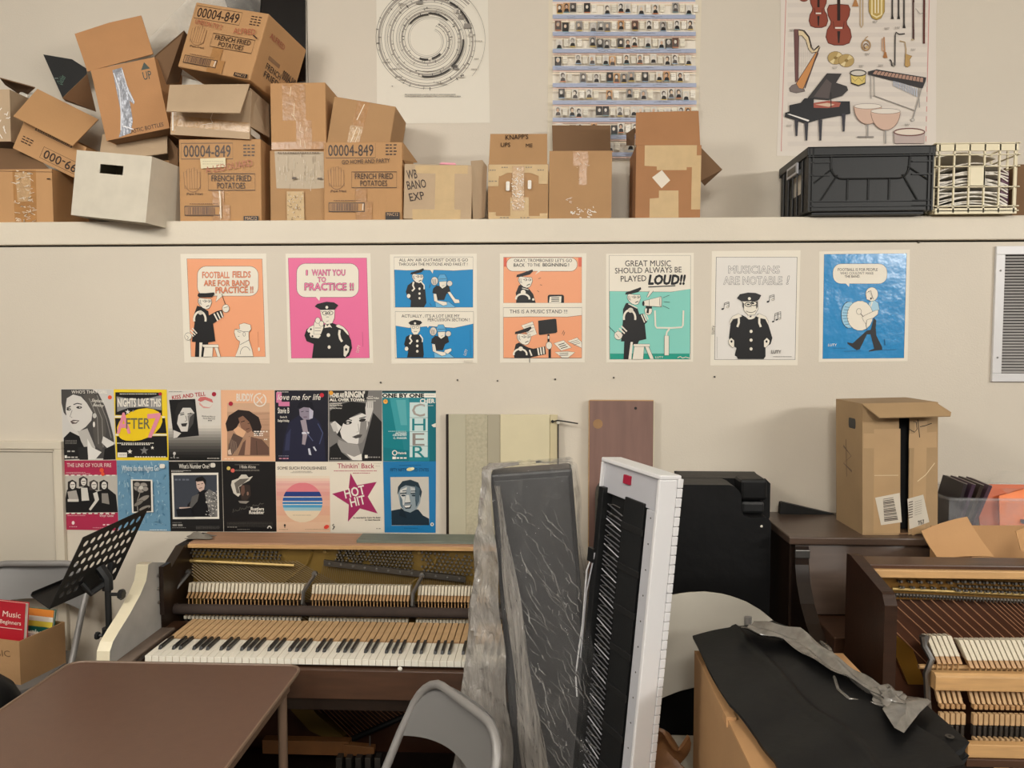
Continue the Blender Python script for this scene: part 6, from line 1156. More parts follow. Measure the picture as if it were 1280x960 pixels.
# ------------------------------------------------------------------ boards leaning on the wall behind the piano
def lean_board(nm, label, cat, pl, pr, ytop, Y, segs, th, dy=.012):
    a, b = at(pl, ytop, Y), at(pr, ytop, Y); W_ = b.x - a.x; Hh = a.z
    t = thing(nm, label, cat, None, (a.x, Y - dy, 0)); t.rotation_euler = (-math.atan2(dy, Hh), 0, 0); Hh = math.hypot(Hh, dy)
    for nm2, x0, x1, y0, mm in segs: m = MB(); m.box(W_ * x0, y0, 0, W_ * x1, th, Hh, mm); m.build(nm2, t, bevel=.002)
    return t, W_, Hh
t, W_, Hh = lean_board('cabinet_panel', 'tall cream cabinet panel with vertical strips leaning on the wall behind the piano', 'panel', 557, 697, 518, 3.165,
    [('edge_strip', 0, .025, .006, 'walnut_dark'), ('green_strip', .025, .18, .002, 'green_panel'), ('speckled_strip', .18, .375, .003, 'speckle_panel'), ('grooved_strip', .375, .49, .005, mat('panel_groove', '#A9A18B', .5)), ('cream_face', .49, .93, 0, 'cream_panel'), ('cream_edge', .93, 1.0, .006, mat('cream_edge', '#C9BC97', .5))], .018)
m = MB(); m.tube([(W_ * 1.005, .004, .75), (W_ * 1.005, .004, Hh - .03)], .0035, 'dark_steel', 6); m.lathe([(0, 0), (.007, .004), (.007, .014), (0, .018)], (W_ * 1.005, .002, Hh - .04), 'ivory', 8); m.build('rod', t, smooth=True)
m = MB(); q = [(W_ * .955, -.006, Hh - .028), (W_ * 1.0, -.008, Hh - .022), (W_ * 1.08, -.012, Hh - .027), (W_ * 1.18, -.016, Hh - .034)]; m.tube(q, .003, 'black_matte', 6); m.lathe([(0, -.004), (.006, 0), (.006, .006), (0, .01)], (q[0][0], -.006, q[0][2] - .002), 'black_matte', 8); m.build('cable_tie', t)
t, W_, Hh = lean_board('plywood_board', 'reddish brown plywood board leaning upright against the wall', 'board', 737, 817, 501, 3.165, [('board', 0, 1, 0, 'red_board')], .018)
m = MB(); m.box(-.003, -.001, 0, 0, .019, Hh, 'light_wood'); m.box(W_, -.001, 0, W_ + .003, .019, Hh, 'ivory_paint'); m.box(0, 0, Hh, W_, .018, Hh + .003, 'light_wood'); m.build('raw_edge', t)
m = MB(); m.lathe([(0, -.0012), (.02, -.0012), (.02, .001)], (W_ * .07 + .016, 0, Hh - .095), mat('knot_wood', '#A07A52', .6, var=.2), 14, 'y'); m.lathe([(0, -.0014), (.006, -.0014), (.006, .001)], (W_ * .72, 0, Hh - .03), 'black_matte', 8, 'y'); m.build('knot_patch', t)
# ------------------------------------------------------------------ plastic-wrapped slab standing on end
HS = 1.385; YS = 2.25
a, b = at(612, 588, YS), at(715, 587, YS); WS = b.x - a.x
lean = -R(4.6)
Mx = Matrix.Translation((b.x, YS, HS)) @ Matrix.Rotation(lean, 4, 'Y') @ Matrix.Translation((0, 0, -HS))
inv = Mx.inverted()
SL = thing('wrapped_slab', 'dark grey slab on end wrapped in wrinkled clear plastic in front of the piano', 'wrapped panel', None, Mx=Mx)
m = MB(); m.box(-WS, 0, .03, 0, .115, HS, mat('slab_grey', '#3E3E3F', .45)); m.build('slab', SL, bevel=.008)
m = MB(); m.box(-WS + .012, -.004, .06, -.012, 0, HS - .02, mat('slab_front', '#474748', .5)); m.build('front_panel', SL, bevel=.002)
# the cover: a closed bag ring by ring, flaring to the left towards the floor
rnd = random.Random(77)
m = MB()
def pleat(u, v):
    k = v; x = -WS + .012 + .03 * k + u * (.018 + .085 * k) + .004 * math.sin(v * 19 + u * 3); y = -(.008 + .09 * k ** 1.2) - .012 - (.012 + .03 * k) * math.sin(u * 3.14) + .003 * math.sin(u * 22 + v * 30)
    return (x, y, HS - .03 - v * (HS - .08))
m.grid(pleat, 14, 80, 'milky_wrap'); m.build('plastic_pleat', SL, smooth=True, label='milky folded pleat of the plastic')
NR, NZ = 120, 90
def ring(u, v):
    k = 1 - v; fl = .022 + .26 * k ** 1.15; fr = .008 + .035 * k; ff = .008 + .09 * k ** 1.2; fb = .02 + .03 * k
    x0, x1, y0, y1 = -WS - fl, fr, -ff, .115 + fb; per = u * 4 % 4; s = per % 1
    if per < 1: x, y = (x0 + (-WS - x0) * s / .3 if s < .3 else -WS + (x1 + WS) * (s - .3) / .7), y0 + (.07 * k * (1 - s))
    elif per < 2: x, y = x1, y0 + (y1 - y0) * s
    elif per < 3: x, y = x1 + (x0 - x1) * s, y1
    else: x, y = x0, y1 + (y0 + .07 * k - y1) * s
    z = .03 + v * (HS - .02)
    if per < 1:
        q = (x + WS) ; diag = x * 1.0 + (HS - z) * .34
        y += .007 * math.sin((x + .42 * (z - HS)) * 62) * (1 - .75 * v) + .004 * math.sin((x + .9 * (z - HS)) * 97 + 2 * math.sin(z * 9)) + .0022 * math.sin(x * 210 + z * 60) - (.03 * k * math.exp(-((x + WS - .02 - .10 * k) / .03) ** 2))
    elif per > 3 or 1 < per < 2: x += .006 * math.sin(y * 60 + z * 14) + .004 * math.sin(z * 31 + y * 90)
    x += .005 * math.sin(z * 23 + u * 9)
    return Vector((x, y, z))
m = MB(); V = [ring(i / NR, j / NZ) for j in range(NZ + 1) for i in range(NR)]
Fs = [(j * NR + i, j * NR + (i + 1) % NR, (j + 1) * NR + (i + 1) % NR, (j + 1) * NR + i) for j in range(NZ) for i in range(NR)]
top = [ring(i / NR, 1.0) for i in range(NR)]; ce = sum(top, Vector()) / NR
for lv in (.96, .6, .2): V += [ce + (p - ce) * lv + Vector((0, 0, .004 + .004 * (1 - lv) + .002 * math.sin(i * 1.7))) for i, p in enumerate(top)]
for j in range(NZ, NZ + 3): Fs += [(j * NR + i, j * NR + (i + 1) % NR, (j + 1) * NR + (i + 1) % NR, (j + 1) * NR + i) for i in range(NR)]
m.add(V, [], 'clear_wrap'); m._mi('milky_wrap')
for f in Fs:
    i, j = f[0] % NR, f[0] // NR; per = i / NR * 4; k = 1 - j / NZ; p = V[f[0]]; q = p.x + WS
    milky = per > 3 or per < .29
    m.f.append(f); m.m.append(1 if milky else 0)
m; m.build('plastic_cover', SL, smooth=True, label='clear wrinkled plastic cover')
film('film_glint', '#B5B3B0', .3, .6, .12, .3, 20); rnd = random.Random(40); m = MB()
for i in range(300):                      # pale strips painting highlights along film creases, running down to the right
    u0 = rnd.uniform(.12, .95); k = rnd.random() ** .8; L = rnd.uniform(.02, .16); g = R(rnd.gauss(58, 12)); x0 = -WS + u0 * (WS + .02) + .02 * k; z0 = HS - .04 - k * (HS - .15); P = []
    for j in range(7):
        s_ = j / 6; x = x0 + L * s_ * math.cos(g) + .004 * math.sin(s_ * 9 + i); z = z0 - L * s_ * math.sin(g) + .004 * math.sin(s_ * 13 + i * 2); kk = (HS - z) / HS
        P.append((x, -(.008 + .09 * max(0, kk) ** 1.2) - .011 - .004 * math.sin(s_ * 3.1), z))
    if P[-1][0] > .012 or P[-1][2] < .05: continue
    wd = rnd.uniform(.0006, .0021); V = []
    for j, p in enumerate(P): q_ = wd * math.sin(.25 + 2.6 * j / 6); V += [(p[0] - q_, p[1] + .002, p[2] - q_ * .5), (p[0] + q_, p[1], p[2] + q_ * .5)]
    m.add(V, [(2 * j, 2 * j + 1, 2 * j + 3, 2 * j + 2) for j in range(6)], 'film_glint')
m.build('film_crease_glints', SL, kind='stuff')
# ------------------------------------------------------------------ electric keyboard on end, its underside open
WK, TK, HK = .28, .07, 1.41
pn = at(826, 592, 2.0)
RZ = Matrix.Rotation(R(-60.8), 4, 'Z')
Mx = Matrix.Translation((pn.x, 2.0, HK)) @ Matrix.Rotation(R(4.9), 4, 'Y') @ RZ @ Matrix.Translation((-WK, 0, -HK))
EK = thing('electric_keyboard', 'white electric keyboard standing on end with its open black inside showing', 'keyboard', None, Mx=Mx)
m = MB(); wl = .012
m.box(0, 0, .02, WK, .05, .03, 'white_plastic'); m.box(0, 0, HK - .012, WK, TK, HK, 'white_plastic'); m.box(WK - wl, 0, .02, WK, TK - .012, HK - .012, 'white_plastic'); m.box(0, 0, .02, .006, TK, HK - .012, 'white_plastic'); m.box(0, TK - .006, .02, WK - .006, TK, HK - .012, 'white_plastic_in'); m.build('case', EK, bevel=.004)
m = MB(); m.box(WK - .05, .004, .03, WK - wl, .018, HK - .1, 'white_plastic_in'); m.box(.006, .012, HK - .1, WK - wl, .02, HK - .013, 'white_plastic_in')
for k in range(18): m.lathe([(0, -.001), (.003, -.001), (.003, .002)], (WK - .03, .004, .1 + k * .07), 'dark_steel', 6, 'y')
m.box(.11, .004, HK - .055, .14, .013, HK - .03, '#A3203A'); m.build('inner_flange', EK, bevel=.0015)
m = MB(); m.box(.006, .03, .03, WK - .05, .06, HK - .1, 'black_matte'); m.box(.125, .006, .03, .215, .04, HK - .09, 'black_plastic'); m.box(.006, -.004, .03, .03, .04, HK - .085, 'black_plastic')
for k in range(11): m.box(.12, .003, .08 + k * .115, .222, .008, .10 + k * .115, 'black_matte')
m.build('chassis', EK, bevel=.002)
m = MB(); rnd = random.Random(15)
for k in range(84):
    z = .05 + k * (HK - .17) / 84; m.tube([(.035, .014, z + rnd.uniform(-.004, .004)), (.118, .008, z - .012)], .0019, 'white_plastic_in' if k % 5 == 0 else 'spring_wire', 5)
    if k % 2: m.tube([(.04, .02, z), (.055, .006, z + .006), (.075, .006, z + .01), (.09, .018, z + .004)], .0016, 'steel', 5)
m.build('key_springs', EK, kind='stuff')
m = MB(); m.tube([(.012, -.006, HK - .28), (-.004, -.012, HK - .34), (.0, -.012, HK - .5), (-.012, -.012, HK - .66), (.004, -.01, HK - .72)], .0028, 'white_plastic', 6); m.tube([(.02, -.006, HK - .28), (.008, -.014, HK - .4), (.006, -.012, HK - .6)], .0022, 'white_plastic_in', 6); m.box(-.008, -.012, HK - .31, .02, .0, HK - .27, 'black_plastic'); m.build('wire', EK, smooth=True)
k0 = None
for k in range(52):
    z = .06 + k * .0258
    if k0 is None: m = MB(); m.box(WK - .006, TK - .011, .0008, WK + .002, TK + .006, .0246, 'white_plastic'); k0 = m.build('key', EK, bevel=.0015); k0.location = (0, 0, z)
    else: dup(k0, (0, 0, z), EK)
# ------------------------------------------------------------------ black instrument case
cA, cB = at(747, 605, 2.86), at(964, 647, 2.86)
BC = thing('instrument_case', 'large black hard instrument case with a stepped lid behind the white keyboard', 'case', None, (cA.x, 2.86, 0))
Wt = cB.x - cA.x; x1 = at(927, 620, 2.86).x - cA.x; zU = cA.z; zL = cB.z
m = MB(); m.prism([(x, z) for x, z in [(0, .02), (Wt - .03, .02), (Wt, .05), (Wt, zL - .02), (Wt - .012, zL)] + [(x1 + .03, zL), (x1 + .008, zL + .008), (x1, zL + .03)] + [(x1 - .05 + .05 * math.cos(R(a)), zU - .05 + .05 * math.sin(R(a))) for a in (0, 20, 40, 60, 80, 90)] + [(.06, zU)] + [(.06 - .06 * math.sin(R(a)), zU - .06 + .06 * math.cos(R(a))) for a in (20, 45, 70, 90)]], 'y', 0, .14, 'black_vinyl'); m.build('shell', BC, bevel=.012)
zB = at(940, 598, 3.0).z; xe = at(964, 612, 2.99).x - cA.x
m = MB(); m.prism([(x, z) for x, z in [(x1 - .16, zB - .17), (xe - .01, zB - .17), (xe, zB - .15), (xe, zB - .02), (xe - .02, zB), (x1 - .2, zB)]], 'y', .141, .30, 'black_vinyl'); m.build('rear_lid', BC, bevel=.014)
m = MB(); m.box(x1 + .012, .05, zL + .001, Wt - .01, .1405, zL + .05, 'black_plastic'); m.box(x1 + .006, .04, zL + .054, Wt - .004, .1405, zL + .135, 'black_vinyl'); m.build('front_lid', BC, bevel=.012)
q = at(952, 658, 2.859); m = MB(); m.lathe([(0, -.003), (.004, -.002), (.005, 0)], (q.x - cA.x, 0, q.z), 'ivory', 8, 'y'); m.build('stud', BC, label='tiny pale stud')
# ------------------------------------------------------------------ cream folding chair, leaning folded
def cream_chair():
    Y = 2.48
    pts_top = [(792, 790), (800, 772), (815, 758), (835, 750), (860, 746), (885, 745), (910, 748), (935, 756), (955, 767), (970, 779), (976, 785)]
    pts_bot = [(972, 792), (955, 815), (930, 840), (900, 855), (875, 860), (850, 866), (828, 874), (812, 890), (800, 910), (792, 940)]
    P = [at(x, y, Y) for x, y in pts_top + pts_bot]; c = at(885, 745, Y)
    t = thing('plastic_chair', 'cream plastic chair back with rounded top behind the low brown carton', 'chair', None, (c.x, Y, 0))
    n_ = len(P); L = [(p.x - c.x, p.z) for p in P]; m = MB()
    NU, NV = 24, 12
    tp = [L[i] for i in range(len(pts_top))]; bt = [L[n_ - 1 - i] for i in range(len(pts_bot))]
    def samp(A_, u):
        f_ = u * (len(A_) - 1); i = min(int(f_), len(A_) - 2); k = f_ - i; return (A_[i][0] * (1 - k) + A_[i + 1][0] * k, A_[i][1] * (1 - k) + A_[i + 1][1] * k)
    def fn(u, v):
        a_, b_ = samp(bt, u), samp(tp, u); x = a_[0] * (1 - v) + b_[0] * v; z = a_[1] * (1 - v) + b_[1] * v; s_ = 2 * u - 1
        return (x, .04 * (1 - s_ * s_) * 1 - .03 * (1 - v) - .02 * math.exp(-((1 - v) / .08) ** 2) * 0, z)
    m.grid(fn, NU, NV, 'chair_cream', .012); o = m.build('backrest', t, bevel=.004, smooth=True)
    xs = [p[0] for p in L]; x0, x1 = min(xs), max(xs)
    m = MB(); m.box(x0 + .02, -.18, .42, x1 - .08, .05, .445, 'chair_cream'); m.build('seat', t, bevel=.01)
    for x in (x0 + .04, x1 - .1): m = MB(); m.tube([(x, .02, .86), (x, .01, .43), (x, .06, 0)], .012, 'chair_grey', 8); m.build('leg', t, smooth=True); m = MB(); m.tube([(x, -.15, .42), (x, -.17, 0)], .012, 'chair_grey', 8); m.build('leg', t, smooth=True)
cream_chair()
# ------------------------------------------------------------------ closed dark piano
ZD = 1.06; XD = .885; XDR = 2.42
PD = thing('console_piano', 'closed dark brown console piano with a curved arm against the wall', 'piano', None, (0, 0, 0))
m = MB(); m.box(XD - .012, 2.755, ZD - .028, XDR, 3.17, ZD, 'lid_wood'); m.build('lid', PD, bevel=.005)
m = MB(); m.box(XD, 2.79, .02, XD + .035, 3.16, ZD - .028, 'walnut_dark'); m.build('side_panel', PD, bevel=.003)
m = MB(); m.box(XDR - .04, 2.79, .02, XDR - .005, 3.16, ZD - .028, 'walnut_dark'); m.build('side_panel', PD, bevel=.003)
p0 = [(2.79, ZD - .03), (2.76, ZD - .03), (2.755, ZD - .10), (2.735, ZD - .16), (2.69, ZD - .22), (2.63, ZD - .27), (2.565, ZD - .305), (2.49, ZD - .325), (2.48, ZD - .335), (2.48, .58), (2.79, .58)]
m = MB(); m.prism(p0, 'x', XD + .01, XD + .058, 'walnut_dark', 'walnut_dark'); m.build('arm', PD, bevel=.004)
m = MB(); m.prism(p0, 'x', XDR - .06, XDR - .02, 'walnut_dark'); m.build('arm', PD, bevel=.004)
m = MB(); m.box(XD + .008, 2.748, ZD - .075, XD + .06, 2.757, ZD - .045, 'steel'); m.build('hinge_plate', PD, bevel=.003, label='shiny metal hinge plate')
m = MB(); m.hexa([(XD + .058, 2.70, ZD - .26), (XDR - .06, 2.70, ZD - .26), (XDR - .06, 2.72, ZD - .26), (XD + .058, 2.72, ZD - .26), (XD + .058, 2.775, ZD - .028), (XDR - .06, 2.775, ZD - .028), (XDR - .06, 2.79, ZD - .028), (XD + .058, 2.79, ZD - .028)], 'lid_wood'); m.build('music_board', PD, bevel=.002)
m = MB(); m.box(XD + .058, 2.50, ZD - .335, XDR - .06, 2.78, ZD - .265, 'brown_wood'); m.box(XD + .058, 2.52, .56, XDR - .06, 2.8, ZD - .336, 'black_matte'); m.build('fallboard', PD, bevel=.004)
m = MB(); m.box(XD + .035, 2.80, .02, XDR - .04, 2.82, ZD - .34, 'walnut_dark'); m.build('lower_panel', PD)
q = at(975, 641, 3.12); m = MB(); m.prism([(0, 0), (.22, 0), (.012, .048), (.004, .046)], 'y', 0, .03, 'black_matte'); o = m.build('folder_wedge'); o.location = (q.x, 3.12, ZD + .001); tag(o, 'black wedge-shaped folder lying at the back of the closed piano lid', 'folder')
# tall carton on its lid
q0, q1 = at(1078, 668, 2.80), at(1172, 676, 2.80); Hb = .475; Wb = (q1 - q0).length * 1.0
Mx = Matrix.Translation(((q0.x + q1.x) / 2, 2.80, ZD + .001)) @ Matrix.Rotation(R(1), 4, 'Z') @ Matrix.Rotation(R(-1.5), 4, 'Y')
TB = thing('tall_carton', 'tall worn carton slit open down the front on the closed piano', 'box', None, Mx=Mx); w2 = Wb / 2; e = .005; D = .24
Mx_TB = Mx.copy()
m = MB(); x0, x1 = -.004, .034
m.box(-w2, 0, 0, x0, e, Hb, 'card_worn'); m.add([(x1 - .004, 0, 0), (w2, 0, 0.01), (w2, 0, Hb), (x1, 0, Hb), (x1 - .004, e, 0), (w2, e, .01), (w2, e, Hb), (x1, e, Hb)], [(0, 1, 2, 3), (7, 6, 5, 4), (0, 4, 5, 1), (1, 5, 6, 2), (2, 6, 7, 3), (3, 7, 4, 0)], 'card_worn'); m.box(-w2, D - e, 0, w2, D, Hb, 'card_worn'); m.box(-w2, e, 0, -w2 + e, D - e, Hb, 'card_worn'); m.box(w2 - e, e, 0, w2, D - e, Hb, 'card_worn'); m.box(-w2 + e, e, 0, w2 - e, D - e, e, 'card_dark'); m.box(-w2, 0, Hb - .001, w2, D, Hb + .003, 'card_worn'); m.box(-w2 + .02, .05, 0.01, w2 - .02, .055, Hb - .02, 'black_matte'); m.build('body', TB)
def fl2(P, mm, nm='flap'):
    m = MB(); P = [Vector(p) for p in P]; n = (P[1] - P[0]).cross(P[-1] - P[0]).normalized() * .004; k = len(P); m.add(P + [p + n for p in P], [tuple(range(k - 1, -1, -1)), tuple(range(k, 2 * k))] + [(i, (i + 1) % k, k + (i + 1) % k, k + i) for i in range(k)], mm); m.build(nm, TB)
fl2([(-w2 - .002, .0, Hb + .004), (w2 - .01, 0, Hb + .004), (w2 + .014, -.06, Hb - .028), (w2 + .008, -.068, Hb - .04), (-w2 + .03, -.068, Hb - .04)], 'card_worn')
A = Art(homog([(170, 100), (600, 100), (615, 830), (195, 830)], [(-w2, Hb), (w2, Hb), (w2, 0), (-w2, 0)]), -.0003, .0001); A.p = 'tape'
A.poly([(182, 262), (385, 268), (388, 350), (184, 345)], mat('tape_faded', '#B4946C', .4, var=.06)); A.poly([(240, 240), (390, 240), (405, 820), (255, 820)], mat('tape_faded', '#B4946C', .4, var=.06)); A.poly([(440, 270), (594, 262), (598, 350), (440, 350)], MATS['tape_faded']); A.poly([(470, 200), (540, 200), (545, 800), (470, 840)], MATS['tape_faded'])
A.p = 'printed_marking'; A.line([(436, 242), (470, 262), (484, 245), (478, 205), (462, 200)], 4, K); A.line([(486, 190), (500, 292)], 4, K); A.line([(500, 232), (530, 226), (566, 214)], 4, K); A.line([(250, 498), (385, 500)], 3, '#D9C6A4'); A.line([(494, 536), (540, 500), (588, 436)], 4, '#DCC9A6')
A.p = 'sticker'; A.poly([(258, 622), (396, 598), (412, 760), (296, 774)], '#D3C9B8'); A.poly([(440, 632), (528, 610), (566, 762), (456, 800)], '#CFC6B6')
for i in range(14): A.poly([(302 + i * .8, 630 + i * 9.2), (360 + i * 2.2, 622 + i * 9.2), (361 + i * 2.2, 622 + i * 9.2 + (3 + (i * 7) % 5)), (303 + i * .8, 630 + i * 9.2 + (3 + (i * 7) % 5))], '#5A4E46')
for i in range(7): A.line([(446, 652 + i * 14), (470, 646 + i * 14)], 5, '#5A4E46'); A.line([(480, 650 + i * 12), (520, 638 + i * 12)], 2, '#8E8478')
A.text('757', 504, 540, 776, 22, K, rot=-14); A.build(TB)
A = Art(homog([(0, 0), (100, 0), (100, 100), (0, 100)], [(0, Hb), (D, Hb), (D, 0), (0, 0)]), 0, .0002); A.p = 'printed_marking'; A.rr(50, 12, 76, 20, 3, K); A.line([(30, 36), (60, 42), (30, 50), (62, 54)], 2, '#6A4E36'); A.line([(40, 30), (42, 60)], 2, '#6A4E36')
for k, mb in A.parts.items(): mb.v = [(-w2 - .0004 + v[1] * .1, D - v[0], v[2]) for v in mb.v]; mb.build(k, TB)
# clear bin with records
zb = ZD + .001; b0 = at(1176, 640, 2.86).x; BNx = thing('storage_bin', 'clear plastic bin of flat discs and folders on the closed piano at right edge', 'bin', None, (b0 + .02, 2.84, zb))
WB_, DB, HB = .62, .30, .125; m = MB(); tt = .004
m.box(0, 0, 0, WB_, DB, tt, 'clear_bin'); m.box(0, 0, tt, WB_, tt, HB, 'clear_bin'); m.box(0, DB - tt, tt, WB_, DB, HB, 'clear_bin'); m.box(0, tt, tt, tt, DB - tt, HB, 'clear_bin'); m.box(WB_ - tt, tt, tt, WB_, DB - tt, HB, 'clear_bin'); m.build('tub', BNx)
m = MB(); m.tube([(x, y, HB) for x, y in rrect(-.006, -.006, WB_ + .006, DB + .006, .03)], .006, 'clear_bin', 8, True); m.build('rim', BNx, smooth=True)
for i in range(4):
    m = MB(); m.box(0, 0, 0, .012, .19, .17, ['#2A2224', '#3E2A3A', '#33261F', '#46303C'][i]); m.box(.011, .003, .003, .0125, .187, .172, '#B9AFA6'); o = m.build('record_sleeve'); o.location = (b0 + .042 + i * .024, 2.87, zb + .012); o.rotation_euler = (0, R(14 + 2 * i), R(-6)); tag(o, ['leftmost of the dark record sleeves tilted in the clear bin', 'second dark sleeve from the left tilted in the clear bin', 'third dark sleeve from the left tilted in the clear bin', 'last dark sleeve beside the orange folder in the clear bin'][i], 'record sleeve', 'record sleeves in the bin')
m = MB(); m.box(0, 0, 0, .20, .004, .155, mat('orange_card', '#C25A28', .5)); m.hexa([(.06, -.022, 0), (.20, -.022, 0), (.20, -.018, 0), (.06, -.018, 0), (.07, -.022, .11), (.215, -.022, .15), (.215, -.018, .15), (.07, -.018, .11)], mat('orange_bright', '#F0791F', .45)); o = m.build('orange_folder'); o.location = (b0 + .165, 2.90, zb + .012); o.rotation_euler = (R(-16), 0, 0); tag(o, 'bright orange folder standing in the clear plastic bin', 'folder')
m = MB(); m.box(0, 0, 0, .3, .2, .012, '#4A5060'); o = m.build('notebook'); o.location = (b0 + .30, 2.87, zb + .03); tag(o, 'dark flat notebook lying in the clear plastic bin', 'notebook')
q = at(1252, 600, 2.98); m = MB(); m.grid(lambda u, v: (.34 * u, .18 * v, .05 * math.sin(u * 3.1) * (.4 + v) + .012 * math.sin(u * 14 + v * 5)), 20, 8, 'clear_sheet', 0); o = m.build('plastic_bag', smooth=True); o.location = (b0 + .25, 2.88, zb + .135); tag(o, 'clear plastic bag with a small yellow label on top of the bin', 'bag')
m = MB(); m.box(0, 0, 0, .05, .004, .03, '#C9B040'); m.box(.004, -.0005, .01, .046, 0, .014, K); m.box(.004, -.0005, .018, .046, 0, .022, K); lb = m.build('label', o); lb.location = (.17, .06, .055)
# open carton in front of it
OC = thing('open_carton', 'open brown carton with a broad slanting flap behind the opened brown piano', 'box', None, Mx=Matrix.Translation((1.37, 2.50, .796)) @ Matrix.Rotation(R(3), 4, 'Z'))
Wc, Dc, Hc = .52, .24, .315; m = MB(); e = .005
m.box(0, 0, 0, Wc, e, Hc - .18, 'card'); m.box(0, Dc - e, 0, Wc, Dc, Hc, 'card'); m.box(0, e, 0, e, Dc - e, Hc - .02, 'card'); m.box(Wc - e, e, 0, Wc, Dc - e, Hc, 'card'); m.box(e, e, 0, Wc - e, Dc - e, e, 'card_dark'); m.build('body', OC)
MxO = Matrix.Translation((1.37, 2.50, .796)) @ Matrix.Rotation(R(3), 4, 'Z')
m = MB()
def ofl(u, v):
    px = 1151 + (1173 - 1151) * v + (57 + 12 * v) * u; py = 664 + 36 * v - 18 * u * (1 - v) - 3 * u * v; p = at(px, py, 2.52 - .07 * v + .02 * u); return MxO.inverted() @ (p + Vector((0, .012 * math.sin(v * 3.1), .006 * math.sin(u * 3.1))))
m.grid(ofl, 8, 8, 'card', .004); m.build('flap', OC, smooth=True)
m = MB(); inv_ = MxO.inverted(); P = [inv_ @ at(*q, y) for q, y in (((1270, 664), 2.5), ((1300, 650), 2.5), ((1300, 700), 2.46), ((1276, 688), 2.46))]; m.add(P + [p + Vector((0, .004, 0)) for p in P], [(0, 1, 2, 3), (7, 6, 5, 4), (0, 4, 5, 1), (1, 5, 6, 2), (2, 6, 7, 3), (3, 7, 4, 0)], 'card'); m.build('flap', OC)
# ------------------------------------------------------------------ second opened piano, brown, at the right
X0, X1, Y0, Y1, Z2 = .925, 2.38, 2.10, 2.37, 1.10
P2 = thing('spinet_piano', 'opened brown piano with copper strings and hammers at the right edge', 'piano', None, (0, 0, 0))
m = MB(); m.prism([(Y0, 0), (Y1, 0), (Y1, Z2 + .01), (Y1 - .03, Z2 + .012), (Y0 + .02, Z2 - .03), (Y0, Z2 - .06)], 'x', X0, X0 + .034, 'walnut'); m.build('side_panel', P2, bevel=.006)
m = MB(); m.prism([(Y0, 0), (Y1, 0), (Y1, Z2 + .01), (Y1 - .03, Z2 + .012), (Y0 + .02, Z2 - .03), (Y0, Z2 - .06)], 'x', X1, X1 + .034, 'walnut'); m.build('side_panel', P2, bevel=.006)
m = MB(); m.box(X0 + .034, Y1 - .09, Z2 - .03, X1, Y1, Z2 + .002, 'brown_wood'); m.box(X0 + .034, Y1 - .105, Z2 - .034, X1, Y1 - .088, Z2 - .01, 'light_wood'); m.build('top_plank', P2, bevel=.003)
m = MB(); m.box(X0 + .034, Y1 - .035, .30, X1, Y1 - .02, Z2 - .03, 'soundboard'); m.build('soundboard', P2)
yp = Y1 - .06
zt = at(1200, 722, yp).z; zb1 = at(1200, 736, yp).z; zb2 = at(1200, 748, yp).z
m = MB(); m.box(X0 + .034, yp, zb2 - .005, X1, yp + .025, Z2 - .03, mat('gold_plate', '#8A6530', .4, .6)); a = at(1116, 790, yp); m.prism([(a.x, a.z), (a.x + .06, a.z - .05), (a.x + .10, a.z - .16), (a.x + .05, a.z - .16), (a.x, a.z - .05)], 'y', yp, yp + .02, 'gold'); m.build('plate', P2)
m = MB(); a, b = at(1115, 736, yp - .008), at(1300, 744, yp - .008); m.tube([a, b], .0052, 'brass', 8); a, b = at(1115, 743, yp - .006), at(1300, 752, yp - .006); m.tube([a, b], .0055, 'dark_steel', 6)
for k in range(44): q = a.lerp(b, k / 44); m.tube([(q.x, yp - .012, q.z - .007), (q.x, yp - .012, q.z + .006)], .0018, 'steel', 4)
m.build('pressure_bar', P2, smooth=True)
rnd = random.Random(5); m = MB(); pins(((1122, 726), (1196, 728), (1196, 735), (1118, 733)), 6, 2, yp, m, 0); pins(((1192, 726), (1300, 730), (1300, 741), (1194, 737)), 12, 3, yp, m, 0); m.build('tuning_pins', P2, kind='stuff')
m = MB()
for i in range(46):
    x = 1112 + (i * 13 if i < 9 else 117 + (i - 9) * 6.2); a = at(x, 750, yp - .002); dx = .30; m.tube([a, a + Vector((dx, 0, -.27))], .0017 if i < 9 else .0012, 'copper_string', 4)
m.tube([at(1112, 766, yp - .002), at(1112, 766, yp - .002) + Vector((.26, 0, -.26))], .0017, 'copper_string', 4); m.tube([at(1112, 782, yp - .002), at(1112, 782, yp - .002) + Vector((.22, 0, -.22))], .0017, 'copper_string', 4)
m.build('strings', P2, kind='stuff')
ya = 2.17
m = MB()
q = at(1160, 798, ya); q2 = at(1164, 875, ya)
m.tube([(q.x - .006, ya + .02, q.z), (q.x, ya + .02, q.z - .03), (q.x + .012, ya, q.z - .06), (q.x - .002, ya, q.z - .10), (q.x + .004, ya, q2.z), (q.x + .01, ya, q2.z - .05)], .009, 'steel', 8); m.tube([(q.x + .01, ya + .02, q.z), (q.x, ya + .02, q.z - .03)], .006, 'steel', 8); act2 = m.build('action', P2, smooth=True)
a = at(1163, 848, ya); m = MB(); m.prism([(ya - .03, a.z - .022), (ya + .01, a.z - .022), (ya + .01, a.z + .022), (ya - .02, a.z + .026), (ya - .03, a.z + .018)], 'x', a.x, X1 - .03, 'light_wood'); m.build('hammer_rail', P2, bevel=.003)
a = at(1148, 833, ya + .03); m = MB(); m.tube([(a.x, ya + .03, a.z), (X1 - .03, ya + .03, a.z)], .007, 'light_wood', 8); m.build('dowel', P2, smooth=True)
h1 = None
